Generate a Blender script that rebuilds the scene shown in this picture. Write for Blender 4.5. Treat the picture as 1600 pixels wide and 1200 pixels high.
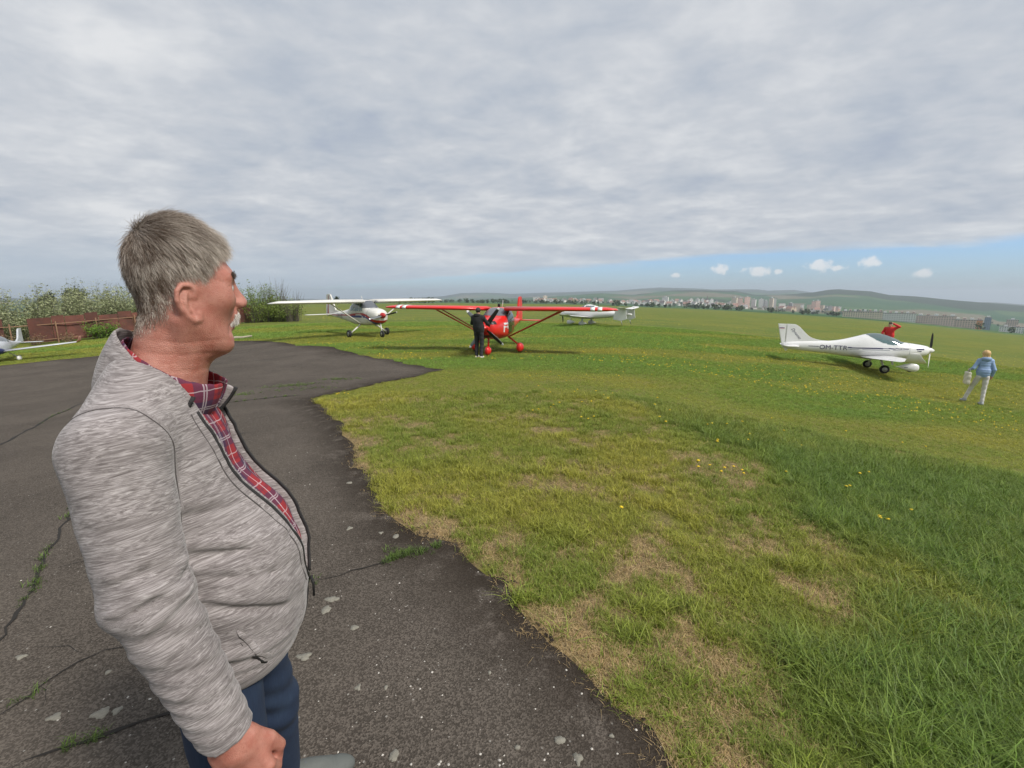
import bpy, bmesh, math, random
import numpy as np
from mathutils import Vector, Matrix, Euler

for _o in list(bpy.data.objects):
    bpy.data.objects.remove(_o, do_unlink=True)
scene = bpy.context.scene
COL = scene.collection
R = math.radians
rng = np.random.default_rng(7)
random.seed(7)

# ------------------------------------------------------------------ camera
CAM_Z = 1.65
cam_data = bpy.data.cameras.new('camera')
cam = bpy.data.objects.new('camera', cam_data)
COL.objects.link(cam)
cam_data.sensor_width = 36.0
cam_data.lens = 36.0 * 720.0 / 1600.0
cam_data.clip_start = 0.05
cam_data.clip_end = 60000.0
cam.location = (0, 0, CAM_Z)
cam.rotation_euler = (R(90.0 - 11.0035), 0, 0)
scene.camera = cam

# ------------------------------------------------------------------ exposure
vs = scene.view_settings
vs.view_transform = 'Standard'
vs.look = 'None'
vs.gamma = 1.0
vs.exposure = 0.46
vs.use_curve_mapping = False
cy = scene.cycles
cy.max_bounces = 5; cy.diffuse_bounces = 2; cy.glossy_bounces = 2; cy.transmission_bounces = 4; cy.transparent_max_bounces = 6; cy.volume_bounces = 0
cy.caustics_reflective = False; cy.caustics_refractive = False
cy.use_adaptive_sampling = True; cy.adaptive_threshold = 0.02
cy.use_denoising = True

# ------------------------------------------------------------------ node helper
class NT:
    def __init__(self, tree):
        self.t = tree
    def n(self, typ, **kw):
        nd = self.t.nodes.new(typ)
        ins = kw.pop('ins', {})
        for k, v in kw.items():
            setattr(nd, k, v)
        for k, v in ins.items():
            sock = nd.inputs[k]
            if isinstance(v, bpy.types.NodeSocket):
                self.t.links.new(v, sock)
            else:
                sock.default_value = v
        return nd
    def link(self, a, b):
        self.t.links.new(a, b)
    def math(self, op, a, b=0.0, c=0.0, clamp=False):
        nd = self.t.nodes.new('ShaderNodeMath')
        nd.operation = op
        nd.use_clamp = clamp
        for i, v in enumerate((a, b, c)):
            if isinstance(v, bpy.types.NodeSocket):
                self.t.links.new(v, nd.inputs[i])
            else:
                nd.inputs[i].default_value = v
        return nd.outputs[0]
    def vmath(self, op, a, b=(0, 0, 0), scale=None):
        nd = self.t.nodes.new('ShaderNodeVectorMath')
        nd.operation = op
        for i, v in enumerate((a, b)):
            if isinstance(v, bpy.types.NodeSocket):
                self.t.links.new(v, nd.inputs[i])
            else:
                nd.inputs[i].default_value = v
        if scale is not None:
            if isinstance(scale, bpy.types.NodeSocket):
                self.t.links.new(scale, nd.inputs[3])
            else:
                nd.inputs[3].default_value = scale
        return nd.outputs['Value'] if op in ('DOT_PRODUCT', 'LENGTH', 'DISTANCE') else nd.outputs[0]
    def noise(self, vec, scale=5.0, detail=3.0, rough=0.5, dist=0.0, dim='3D'):
        nd = self.t.nodes.new('ShaderNodeTexNoise')
        nd.noise_dimensions = dim
        if vec is not None:
            self.t.links.new(vec, nd.inputs['Vector'])
        nd.inputs['Scale'].default_value = scale
        nd.inputs['Detail'].default_value = detail
        nd.inputs['Roughness'].default_value = rough
        nd.inputs['Distortion'].default_value = dist
        return nd.outputs['Fac']
    def ramp(self, fac, stops, interp='LINEAR'):
        nd = self.t.nodes.new('ShaderNodeValToRGB')
        cr = nd.color_ramp
        cr.interpolation = interp
        while len(cr.elements) < len(stops):
            cr.elements.new(0.5)
        for e, (p, c) in zip(cr.elements, stops):
            e.position = p
            if not hasattr(c, '__len__'):
                c = (c, c, c)
            e.color = (c[0], c[1], c[2], 1.0)
        self.t.links.new(fac, nd.inputs[0])
        return nd.outputs[0]
    def smooth(self, v, a, b):
        nd = self.t.nodes.new('ShaderNodeMapRange')
        nd.interpolation_type = 'SMOOTHSTEP'
        self.t.links.new(v, nd.inputs[0])
        nd.inputs[1].default_value = a
        nd.inputs[2].default_value = b
        return nd.outputs[0]
    def mix(self, fac, a, b, blend='MIX'):
        nd = self.t.nodes.new('ShaderNodeMix')
        nd.data_type = 'RGBA'
        nd.blend_type = blend
        for s, v in ((nd.inputs[0], fac), (nd.inputs[6], a), (nd.inputs[7], b)):
            if isinstance(v, bpy.types.NodeSocket):
                self.t.links.new(v, s)
            elif hasattr(v, '__len__'):
                s.default_value = (v[0], v[1], v[2], 1.0)
            else:
                s.default_value = v
        return nd.outputs[2]

# ------------------------------------------------------------------ world: overcast deck with a blue gap low on one side
SUN_AZ, SUN_EL = 128.0, 48.0        # clockwise from +Y
world = bpy.data.worlds.new('World')
scene.world = world
world.use_nodes = True
world.cycles.sampling_method = 'MANUAL'
world.cycles.sample_map_resolution = 512
wt = NT(world.node_tree)
world.node_tree.nodes.clear()
wo = wt.n('ShaderNodeOutputWorld')
bg = wt.n('ShaderNodeBackground')
wt.link(bg.outputs[0], wo.inputs[0])
sky = wt.n('ShaderNodeTexSky', sky_type='NISHITA')
sky.sun_disc = False
sky.sun_elevation = R(SUN_EL)
sky.sun_rotation = R(SUN_AZ)
sky.air_density = 1.2
sky.dust_density = 0.6
sky.ozone_density = 1.6
skyc = wt.vmath('MULTIPLY', wt.vmath('SCALE', sky.outputs[0], scale=0.10), (0.55, 0.78, 1.25))
tc = wt.n('ShaderNodeTexCoord')
dirv = wt.vmath('NORMALIZE', tc.outputs['Generated'])
sx = wt.n('ShaderNodeSeparateXYZ', ins={0: dirv})
dx, dy, dz = sx.outputs
zz = wt.math('ADD', wt.math('MAXIMUM', dz, 0.0), 0.035)
px_ = wt.math('DIVIDE', dx, zz)
py_ = wt.math('DIVIDE', dy, zz)
pl = wt.n('ShaderNodeCombineXYZ', ins={0: px_, 1: py_, 2: 0.0}).outputs[0]
# bands of the deck run roughly across the view; the deck is seen from below as a shallow dome
zz2 = wt.math('ADD', wt.math('MAXIMUM', dz, 0.0), 0.16)
pl2 = wt.n('ShaderNodeCombineXYZ', ins={0: wt.math('DIVIDE', dx, zz2), 1: wt.math('DIVIDE', dy, zz2), 2: 0.0}).outputs[0]
rot = wt.n('ShaderNodeMapping', ins={'Vector': pl2, 'Rotation': (0, 0, R(20)), 'Scale': (0.95, 1.1, 1.0)}).outputs[0]
n_big = wt.noise(rot, 0.8, 4.0, 0.55, 0.5)
n_mid = wt.noise(rot, 2.9, 4.0, 0.58, 0.3)
n_fine = wt.noise(rot, 9.0, 3.0, 0.6, 0.2)
cl = wt.math('ADD', wt.math('MULTIPLY', n_big, 0.5), wt.math('ADD', wt.math('MULTIPLY', n_mid, 0.36), wt.math('MULTIPLY', n_fine, 0.14)))
cloudcol = wt.ramp(cl, [(0.32, (0.285, 0.325, 0.405)), (0.42, (0.35, 0.385, 0.44)), (0.51, (0.425, 0.448, 0.485)), (0.63, (0.56, 0.57, 0.585))])
# where the deck ends (a front far off to the right)
lin = wt.math('ADD', px_, wt.math('MULTIPLY', py_, 1.08))
edge_n = wt.noise(pl, 0.35, 4.0, 0.6, 0.4)
lin = wt.math('ADD', lin, wt.math('MULTIPLY', wt.math('SUBTRACT', edge_n, 0.5), 5.0))
deck = wt.smooth(lin, 13.9, 12.0)
# small fair-weather cumulus in the gap, strung along a low band
PUFFS = [(23.6, 2.75, 1.0, .62), (27.6, 2.4, 1.5, .6), (32.9, 2.9, 1.3, .8), (34.5, 2.6, .8, .4), (29.3, 2.3, .6, .4), (36.9, 3.0, 1.0, .62), (41.0, 1.9, .9, .45), (19.2, 2.2, .7, .35), (52.0, 2.6, 1.4, .7), (62.0, 2.4, 1.5, .7)]
pn = wt.noise(dirv, 75.0, 4.0, 0.65)
pm = None
for az_, el_, w_, h_ in PUFFS:
    c = (math.sin(R(az_)) * math.cos(R(el_)), math.cos(R(az_)) * math.cos(R(el_)), math.sin(R(el_)))
    d = wt.vmath('MULTIPLY', wt.vmath('SUBTRACT', dirv, c), (1 / R(w_), 1 / R(w_), 1 / R(h_)))
    rr = wt.vmath('LENGTH', d)
    pm = rr if pm is None else wt.math('MINIMUM', pm, rr)
pm = wt.math('ADD', pm, wt.math('MULTIPLY', wt.math('SUBTRACT', pn, 0.5), 2.2))
pm = wt.math('MULTIPLY', wt.smooth(pm, 1.05, 0.35), 0.72)
gap = wt.mix(pm, skyc, (0.74, 0.71, 0.69))
full = wt.mix(deck, gap, cloudcol)
# distance haze swallowing the deck towards the horizon
hz = wt.smooth(dz, 0.17, -0.01)
hz = wt.math('MULTIPLY', wt.math('MULTIPLY', hz, hz), wt.math('ADD', wt.math('MULTIPLY', deck, 0.6), 0.25))
full = wt.mix(hz, full, (0.37, 0.44, 0.51))
wt.link(full, bg.inputs[0])
bg.inputs[1].default_value = 1.0

# ------------------------------------------------------------------ sun, softened by the cloud
sun_d = bpy.data.lights.new('sun', 'SUN')
sun_d.energy = 2.9
sun_d.angle = R(11.0)
sun_d.color = (1.0, 0.95, 0.88)
sun = bpy.data.objects.new('sun', sun_d)
COL.objects.link(sun)
sdir = Vector((math.sin(R(SUN_AZ)) * math.cos(R(SUN_EL)), math.cos(R(SUN_AZ)) * math.cos(R(SUN_EL)), math.sin(R(SUN_EL))))
sun.rotation_euler = (-sdir).to_track_quat('-Z', 'Y').to_euler()
sun.location = (0, 0, 50)

# ------------------------------------------------------------------ general helpers
def tag(o, label=None, cat=None, group=None, kind=None):
    if label: o['label'] = label
    if cat: o['category'] = cat
    if group: o['group'] = group
    if kind: o['kind'] = kind
    return o
def link(o, parent=None):
    COL.objects.link(o)
    if parent is not None:
        o.parent = parent
    return o
def empty(name, loc=(0, 0, 0), rot=(0, 0, 0)):
    o = bpy.data.objects.new(name, None)
    COL.objects.link(o)
    o.location = loc
    o.rotation_euler = rot
    o.empty_display_size = 0.2
    return o
def mesh_obj(name, verts, faces, mat=None, parent=None, smooth=True, mats=None, midx=None):
    me = bpy.data.meshes.new(name)
    if isinstance(verts, np.ndarray): verts = verts.tolist()
    if isinstance(faces, np.ndarray): faces = faces.tolist()
    me.from_pydata(verts, [], faces)
    if mats:
        for m in mats: me.materials.append(m)
        me.polygons.foreach_set('material_index', np.asarray(midx, dtype=np.int32))
    elif mat is not None:
        me.materials.append(mat)
    if smooth:
        me.polygons.foreach_set('use_smooth', np.ones(len(me.polygons), dtype=bool))
    me.update()
    o = bpy.data.objects.new(name, me)
    return link(o, parent)
def big_mesh(name, V, Fq, mat=None, parent=None, smooth=True):
    """fast numpy quads/tris (all faces the same size)"""
    me = bpy.data.meshes.new(name)
    V = np.ascontiguousarray(V, dtype=np.float32); Fq = np.ascontiguousarray(Fq, dtype=np.int32)
    k = Fq.shape[1]
    me.vertices.add(len(V)); me.vertices.foreach_set('co', V.ravel())
    me.loops.add(Fq.size); me.loops.foreach_set('vertex_index', Fq.ravel())
    me.polygons.add(len(Fq))
    me.polygons.foreach_set('loop_start', np.arange(0, Fq.size, k, dtype=np.int32))
    me.polygons.foreach_set('loop_total', np.full(len(Fq), k, dtype=np.int32))
    if mat is not None: me.materials.append(mat)
    me.update(calc_edges=True)
    if smooth:
        me.polygons.foreach_set('use_smooth', np.ones(len(Fq), dtype=bool))
    me.validate()
    o = bpy.data.objects.new(name, me)
    return link(o, parent)
def add_attr(o, name, typ, dom, data):
    a = o.data.attributes.new(name, typ, dom)
    key = {'FLOAT': 'value', 'INT': 'value', 'FLOAT_VECTOR': 'vector', 'FLOAT_COLOR': 'color'}[typ]
    a.data.foreach_set(key, np.ascontiguousarray(data, dtype=np.float32 if typ != 'INT' else np.int32).ravel())
    return a
def new_mat(name):
    m = bpy.data.materials.new(name)
    m.use_nodes = True
    m.node_tree.nodes.clear()
    t = NT(m.node_tree)
    out = t.n('ShaderNodeOutputMaterial')
    b = t.n('ShaderNodeBsdfPrincipled')
    t.link(b.outputs[0], out.inputs[0])
    t.b = b; t.out = out
    return m, t
def bump(t, height, strength=0.3, dist=0.01):
    bn = t.n('ShaderNodeBump', ins={'Strength': strength, 'Distance': dist, 'Height': height})
    t.link(bn.outputs[0], t.b.inputs['Normal'])
def simple_mat(name, col, rough=0.5, metal=0.0, var=0.12, vscale=6.0, bumpy=0.0, coat=0.0, dirt=None):
    """plain colour broken up by low-contrast noise and a little relief"""
    m, t = new_mat(name)
    tcn = t.n('ShaderNodeTexCoord')
    n1 = t.noise(tcn.outputs['Object'], vscale, 5.0, 0.6)
    f = t.math('ADD', t.math('MULTIPLY', t.math('SUBTRACT', n1, 0.5), 2.0 * var), 1.0)
    c = t.vmath('SCALE', t.n('ShaderNodeCombineXYZ', ins={0: col[0], 1: col[1], 2: col[2]}).outputs[0], scale=f)
    if dirt:
        n2 = t.noise(tcn.outputs['Object'], vscale * 2.7, 6.0, 0.65, 0.5)
        c = t.mix(t.math('MULTIPLY', t.smooth(n2, 0.52, 0.75), dirt[3]), c, dirt[:3])
    t.link(c, t.b.inputs['Base Color'])
    t.b.inputs['Roughness'].default_value = rough
    t.b.inputs['Metallic'].default_value = metal
    t.b.inputs['Coat Weight'].default_value = coat
    t.b.inputs['Coat Roughness'].default_value = 0.15
    if bumpy:
        bump(t, t.noise(tcn.outputs['Object'], vscale * 6, 4.0, 0.6), bumpy, 0.01)
    return m

# ------------------------------------------------------------------ terrain
E0_AZ = np.array([-180, -100, -60, -47.87, -44.28, -39.75, -34.62, -26.84, -7.79, 7.79, 15.32, 22.35, 28.76, 34.5, 39.57, 44.03, 47.93, 60, 100, 180.])
E0_SL = np.array([-.010, -.022, -.036, -0.0309, -0.0272, -0.0218, -0.0177, -0.0144, -.0146, -.0173, -.0220, -.0249, -.0295, -.0345, -.0406, -.0478, -.0547, -.062, -.03, -.010])
def e0(azd):
    return (np.interp(azd - 2, E0_AZ, E0_SL) + np.interp(azd, E0_AZ, E0_SL) + np.interp(azd + 2, E0_AZ, E0_SL)) / 3
def ground_z(x, y):
    x = np.asarray(x, dtype=float); y = np.asarray(y, dtype=float)
    r = np.hypot(x, y)
    az = np.degrees(np.arctan2(x, y))
    q = np.clip((az - 12) / 26, 0, 1) * np.clip((130 - az) / 40, 0, 1)
    q2 = np.clip((-az - 20) / 25, 0, 1) * np.clip((130 + az) / 40, 0, 1)
    z = e0(az) * r * r / (r + 3.0) - (0.36 + 0.58 * q * q * (3 - 2 * q) + 0.30 * q2 * q2 * (3 - 2 * q2)) * (1 - np.exp(-(r / 12.0) ** 2))
    # very gentle swells of the field
    sw = np.clip((r - 5) / 30, 0, 1)
    return z + 0.05 * sw * np.sin(x * 0.11 + 1.0) * np.cos(y * 0.09) + 0.012 * np.sin(x * 0.9) * np.cos(y * 0.8 + 0.5) * np.clip(r / 4, 0, 1)
def gz(x, y):
    return float(ground_z(x, y))
# ------------------------------------------------------------------ ground sheet of the airfield (polar, fine near the camera)
FIELD_R = 520.0
APRON = [(0.66, 0.0), (0.64, 1.0), (0.63, 1.36), (0.58, 1.54), (0.45, 1.66), (0.3, 1.91), (0.03, 2.23), (-0.04, 2.5), (-0.24, 2.56), (-0.43, 2.82),
         (-0.68, 2.99), (-1.09, 3.65), (-1.48, 4.37), (-2.01, 5.43), (-2.56, 6.46), (-3.66, 8.28), (-3.49, 9.11), (-2.99, 10.05), (-2.48, 10.98), (-1.93, 12.46), (-3.7, 14.65), (-4.58, 15.58), (-7.78, 19.95), (-9.8, 21.33),
         (-12.95, 24.53), (-15.74, 25.73), (-17.29, 23.39), (-19.16, 22.1), (-21.86, 21.98), (-22.96, 20.44), (-26, 18), (-30, 12), (-30, -6), (0.9, -6), (0.7, -2)]
def vnoise(x, y, seed=0, octaves=4, gain=0.5):
    """cheap value noise in numpy, 0..1"""
    x = np.asarray(x, float); y = np.asarray(y, float)
    tot = np.zeros(np.broadcast(x, y).shape); amp = 1.0; nrm = 0
    for o in range(octaves):
        f = 2.0 ** o
        xi = np.floor(x * f); yi = np.floor(y * f)
        fx = x * f - xi; fy = y * f - yi
        fx = fx * fx * (3 - 2 * fx); fy = fy * fy * (3 - 2 * fy)
        def h(a, b):
            v = np.sin(a * 127.1 + b * 311.7 + (seed + o * 17.0) * 74.7) * 43758.5453
            return v - np.floor(v)
        tot += amp * ((h(xi, yi) * (1 - fx) + h(xi + 1, yi) * fx) * (1 - fy) + (h(xi, yi + 1) * (1 - fx) + h(xi + 1, yi + 1) * fx) * fy)
        nrm += amp; amp *= gain
    return tot / nrm
def rough_poly(poly, step=0.10, amp=0.13, seed=3):
    """subdivide a closed outline and ruffle it"""
    P = np.array(poly, float); out = []
    n = len(P)
    for i in range(n):
        a, b = P[i], P[(i + 1) % n]
        L = np.hypot(*(b - a)); d = np.hypot(*((a + b) / 2))
        st = max(step, d * 0.025)
        k = max(1, int(L / st))
        nr = np.array([-(b - a)[1], (b - a)[0]]) / max(L, 1e-6)
        for j in range(k):
            p = a + (b - a) * j / k
            am = amp * (0.6 + 0.06 * d)
            w = (vnoise(p[0] * 2.1, p[1] * 2.1, seed) - 0.5) * 2 * am * 1.3 + (vnoise(p[0] * 9, p[1] * 9, seed + 5) - 0.5) * am
            out.append(p + nr * w)
    return np.array(out)
APR = rough_poly(APRON)
def in_poly(x, y, P):
    x = np.asarray(x, float); y = np.asarray(y, float)
    c = np.zeros(x.shape, bool); n = len(P); j = n - 1
    if n > 80 and x.size > 5000:                    # only points close to the outline need the ruffled version
        c = in_poly(x, y, APR_C); near = dist_poly(x, y, APR_C) < 0.6
        sub = np.flatnonzero(near)
        for k in range(0, len(sub), 4900): c[sub[k:k + 4900]] = in_poly(x[sub[k:k + 4900]], y[sub[k:k + 4900]], P)
        return c
    for i in range(n):
        xi, yi = P[i]; xj, yj = P[j]
        if yi != yj:
            c ^= ((yi > y) != (yj > y)) & (x < (xj - xi) * (y - yi) / (yj - yi) + xi)
        j = i
    return c
def dist_poly(x, y, P):
    x = np.asarray(x, float); y = np.asarray(y, float)
    d = np.full(x.shape, 1e9); n = len(P)
    if n > 80 and x.size > 5000:                    # long outlines: nearest sampled point is enough
        import mathutils
        kd = mathutils.kdtree.KDTree(n)
        for i, p in enumerate(P): kd.insert((p[0], p[1], 0), i)
        kd.balance()
        near = dist_poly(x, y, APR_C) < 0.5
        d[:] = 1.0
        d[near] = [kd.find((a, b, 0))[2] for a, b in zip(x[near], y[near])]
        return d
    for i in range(n):
        a = P[i]; b = P[(i + 1) % n]
        ab = b - a; L2 = max(float(ab @ ab), 1e-12)
        t = np.clip(((x - a[0]) * ab[0] + (y - a[1]) * ab[1]) / L2, 0, 1)
        d = np.minimum(d, np.hypot(x - a[0] - t * ab[0], y - a[1] - t * ab[1]))
    return d
APR_C = np.array(APRON, float)
LUSH = np.array([(1.2, 0.0), (1.32, 1.37), (1.55, 2.03), (2.25, 2.8), (2.95, 3.62), (2.8, 5.2), (2.13, 7.46), (0.8, 9.6), (-0.8, 12.6), (-2.5, 16), (60, 16), (60, 0)])
def lush_at(x, y):
    """1 where the sward is deep and green, 0 on the worn dry strip along the apron"""
    ins = in_poly(x, y, LUSH); d = dist_poly(x, y, LUSH)
    s = np.where(ins, d, -d) + (vnoise(x * 1.1, y * 1.1, 11) - 0.5) * 1.5
    near = np.clip(s / 0.8 + 0.5, 0, 1)
    r = np.hypot(x, y)
    # mown, yellower beyond about nine metres with greener swaths
    sw = vnoise(x * 0.10 + y * 0.02, y * 0.34 - x * 0.10, 21, 3)
    farv = np.clip((sw - 0.44) * 4.5, 0, 1)
    t = np.clip((r - 6.0) / 5.0, 0, 1)
    farv = np.clip(farv + np.clip((r - 22) / 25, 0, 1) * 0.35, 0, 1)
    return near * (1 - t) + farv * t
def dry_at(x, y):
    """bare thatch patches on the worn strip"""
    n = 0.55 * vnoise(x * 6.5, y * 6.5, 31, 3, 0.6) + 0.45 * vnoise(x * 2.2, y * 2.2, 33, 3, 0.6)
    lu = lush_at(x, y)
    r = np.hypot(x, y)
    da = dist_poly(x, y, APR_C)
    v = np.clip((n - 0.475 + 0.085 * np.clip((4.5 - r) / 2.5, 0, 1)) * 5.0 + np.clip((0.35 - da) / 0.35, 0, 1) * 0.45, 0, 1) * (1 - lu)
    return v * np.clip(1.25 - (r - 3.0) / 8.5, 0.12, 1)

naz = 300
azs = np.concatenate([np.linspace(-62, 62, naz), np.linspace(66, 294, 58)])
rs = np.concatenate([[0.0], np.geomspace(0.25, FIELD_R, 250)])
A, RR = np.meshgrid(np.radians(azs), rs)
GX = RR * np.sin(A); GY = RR * np.cos(A); GZ = ground_z(GX, GY)
GZ = np.where(RR >= FIELD_R * 0.985, GZ - 3.0, GZ)
na, nr_ = len(azs), len(rs)
idx = np.arange(na * nr_).reshape(nr_, na)
nxt = np.roll(idx, -1, axis=1)
FQ = np.stack([idx[:-1], nxt[:-1], nxt[1:], idx[1:]], -1).reshape(-1, 4)
gv = np.stack([GX, GY, GZ], -1).reshape(-1, 3)

gm, t = new_mat('field_turf')
tcn = t.n('ShaderNodeTexCoord'); P0 = tcn.outputs['Object']
lush_s = t.n('ShaderNodeAttribute', attribute_name='lush').outputs['Fac']
dry_s = t.n('ShaderNodeAttribute', attribute_name='dry').outputs['Fac']
nA = t.noise(P0, 0.9, 6.0, 0.6); nB = t.noise(P0, 9.0, 6.0, 0.65); nC = t.noise(P0, 60.0, 4.0, 0.7); nD = t.noise(P0, 0.06, 4.0, 0.5)
g1 = t.mix(nB, (0.14, 0.16, 0.025), (0.28, 0.275, 0.05))
g2 = t.mix(nB, (0.075, 0.125, 0.02), (0.18, 0.24, 0.045))
lf = t.math('ADD', lush_s, t.math('MULTIPLY', t.math('SUBTRACT', nA, 0.5), 0.9), clamp=True)
g = t.mix(lf, g1, g2)
g = t.mix(t.math('MULTIPLY', t.smooth(nD, 0.42, 0.62), 0.35), g, (0.18, 0.19, 0.03))
thatch = t.mix(nB, (0.17, 0.115, 0.058), (0.36, 0.265, 0.15))
g = t.mix(t.math('MULTIPLY', dry_s, t.smooth(nB, 0.25, 0.5)), g, thatch)
g = t.mix(t.math('MULTIPLY', t.smooth(nC, 0.62, 0.40), 0.5), g, (0.04, 0.042, 0.014))
# dandelion haze, far off too small to pick apart
vor = t.n('ShaderNodeTexVoronoi', ins={'Vector': P0, 'Scale': 2.2})
dn = t.noise(P0, 0.05, 3.0, 0.5)
fl = t.math('MULTIPLY', t.smooth(vor.outputs['Distance'], 0.16, 0.10), t.smooth(dn, 0.48, 0.6))
rad = t.vmath('LENGTH', P0)
fl = t.math('MULTIPLY', fl, t.smooth(rad, 30.0, 45.0))
g = t.mix(t.math('MULTIPLY', fl, 0.8), g, (0.6, 0.45, 0.02))
t.link(g, t.b.inputs['Base Color'])
t.b.inputs['Roughness'].default_value = 0.9
t.b.inputs['Specular IOR Level'].default_value = 0.15
hgt = t.math('ADD', t.math('MULTIPLY', nB, 1.0), t.math('MULTIPLY', nC, 0.6))
bump(t, hgt, 0.8, 0.05)
field = big_mesh('ground', gv, FQ, gm)
tag(field, kind='structure')
add_attr(field, 'lush', 'FLOAT', 'POINT', lush_at(gv[:, 0], gv[:, 1]))
add_attr(field, 'dry', 'FLOAT', 'POINT', dry_at(gv[:, 0], gv[:, 1]))

# ------------------------------------------------------------------ worn asphalt apron: a thin sheet over the ground
am_, t = new_mat('worn_asphalt')
tcn = t.n('ShaderNodeTexCoord'); P0 = tcn.outputs['Object']
n1 = t.noise(P0, 0.7, 5.0, 0.6, 0.3); n2 = t.noise(P0, 5.0, 5.0, 0.62); n3 = t.noise(P0, 140.0, 3.0, 0.7)
base = t.mix(t.smooth(n1, 0.34, 0.66), (0.060, 0.050, 0.041), (0.106, 0.089, 0.073))
base = t.mix(t.math('MULTIPLY', t.smooth(n2, 0.5, 0.72), 0.5), base, (0.05, 0.042, 0.034))
v1 = t.n('ShaderNodeTexVoronoi', ins={'Vector': P0, 'Scale': 150.0, 'Randomness': 1.0})
vc = t.n('ShaderNodeSeparateColor', ins={0: v1.outputs['Color']})
agg = t.mix(t.smooth(vc.outputs[0], 0.2, 0.95), (0.040, 0.034, 0.028), (0.175, 0.150, 0.126))
base = t.mix(0.5, base, agg)
v2 = t.n('ShaderNodeTexVoronoi', ins={'Vector': P0, 'Scale': 38.0})
vc2 = t.n('ShaderNodeSeparateColor', ins={0: v2.outputs['Color']})
spk = t.math('MULTIPLY', t.smooth(v2.outputs['Distance'], 0.20, 0.14), t.math('GREATER_THAN', vc2.outputs[1], 0.90))
base = t.mix(t.math('MULTIPLY', spk, 0.55), base, (0.40, 0.38, 0.34))
# damp moss darkening beside the turf, a stain with its own shape
edge_s = t.n('ShaderNodeAttribute', attribute_name='edge').outputs['Fac']
base = t.mix(t.math('MULTIPLY', t.math('MULTIPLY', edge_s, t.smooth(n2, 0.30, 0.5)), 0.95), base, (0.022, 0.016, 0.011))
t.link(base, t.b.inputs['Base Color'])
t.b.inputs['Roughness'].default_value = 0.92
t.b.inputs['Specular IOR Level'].default_value = 0.12
bump(t, t.math('ADD', v1.outputs['Distance'], n3), 0.55, 0.006)
from mathutils.geometry import delaunay_2d_cdt
pin = []
for r_ in np.geomspace(0.3, 42, 74):
    nn = max(8, int(2 * math.pi / 0.068))
    an = np.linspace(0, 2 * math.pi, nn, endpoint=False) + r_
    pin.append(np.stack([r_ * np.sin(an), r_ * np.cos(an)], 1))
pin = np.concatenate(pin)
pin = pin[in_poly(pin[:, 0], pin[:, 1], APR) & (dist_poly(pin[:, 0], pin[:, 1], APR_C) > 0.12 + 0.012 * np.hypot(pin[:, 0], pin[:, 1]))]
allp = [Vector((float(p[0]), float(p[1]))) for p in np.concatenate([APR, pin])]
nb_ = len(APR)
vo, eo, fo, _, _, _ = delaunay_2d_cdt(allp, [(i, (i + 1) % nb_) for i in range(nb_)], [], 1, 1e-5)
co = np.array([(v.x, v.y) for v in vo])
fo = [f for f in fo if len(f) == 3]
cen = np.array([co[list(f)].mean(0) for f in fo])
keepf = in_poly(cen[:, 0], cen[:, 1], APR)
fo = [f for f, k in zip(fo, keepf) if k]
bm = bmesh.new()
zz_ = ground_z(co[:, 0], co[:, 1]) + 0.012
bv_ = [bm.verts.new((p[0], p[1], z)) for p, z in zip(co, zz_)]
for f in fo: bm.faces.new([bv_[i] for i in f])
bmesh.ops.recalc_face_normals(bm, faces=bm.faces[:])
if bm.faces and sum(f.normal.z for f in bm.faces) < 0: bmesh.ops.reverse_faces(bm, faces=bm.faces[:])
bmesh.ops.delete(bm, geom=[v for v in bm.verts if not v.link_faces], context='VERTS')
co = np.array([v.co[:] for v in bm.verts])
me = bpy.data.meshes.new('asphalt_apron')
bm.to_mesh(me); bm.free()
me.materials.append(am_)
me.polygons.foreach_set('use_smooth', np.ones(len(me.polygons), dtype=bool))
apron = link(bpy.data.objects.new('asphalt_apron', me))
tag(apron, kind='structure')
add_attr(apron, 'edge', 'FLOAT', 'POINT', np.clip(1 - dist_poly(co[:, 0], co[:, 1], APR_C) / 0.5, 0, 1))

# cracks: ragged open joints, slightly proud ribbons of dark soil
crack_m = simple_mat('crack_soil', (0.016, 0.013, 0.010), 0.95, var=0.5, vscale=30)
def ribbon(pts, w, seed, name, mat, lift=0.016, parent=None, jag=1.0):
    P = [np.array(pts[0], float)]
    for a, b in zip(pts[:-1], pts[1:]):
        a = np.array(a, float); b = np.array(b, float)
        L = np.hypot(*(b - a)); k = max(2, int(L / (0.03 + 0.012 * np.hypot(*a))))
        for j in range(1, k + 1): P.append(a + (b - a) * j / k)
    P = np.array(P); n = len(P)
    T = np.gradient(P, axis=0); T /= np.linalg.norm(T, axis=1)[:, None] + 1e-9
    N = np.stack([-T[:, 1], T[:, 0]], 1)
    r_ = np.random.default_rng(seed)
    wob = np.cumsum(r_.normal(0, 1, n)); wob -= np.linspace(wob[0], wob[-1], n)
    d = np.hypot(P[:, 0], P[:, 1])
    C_ = P + N * (wob * 0.006 * jag * (1 + 0.15 * d))[:, None] + N * r_.normal(0, 0.008 * jag, n)[:, None]
    ww = w * (0.45 + r_.random(n)) * np.clip(np.minimum(np.arange(n), n - 1 - np.arange(n)) / 3.0, 0.1, 1)
    L_ = C_ + N * ww[:, None]; R_ = C_ - N * ww[:, None]
    V = np.concatenate([np.c_[L_, ground_z(L_[:, 0], L_[:, 1]) + lift], np.c_[R_, ground_z(R_[:, 0], R_[:, 1]) + lift]])
    F = [(i, i + 1, n + i + 1, n + i) for i in range(n - 1)]
    mesh_obj(name, V, F, mat, parent, smooth=False)
    return C_
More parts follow.
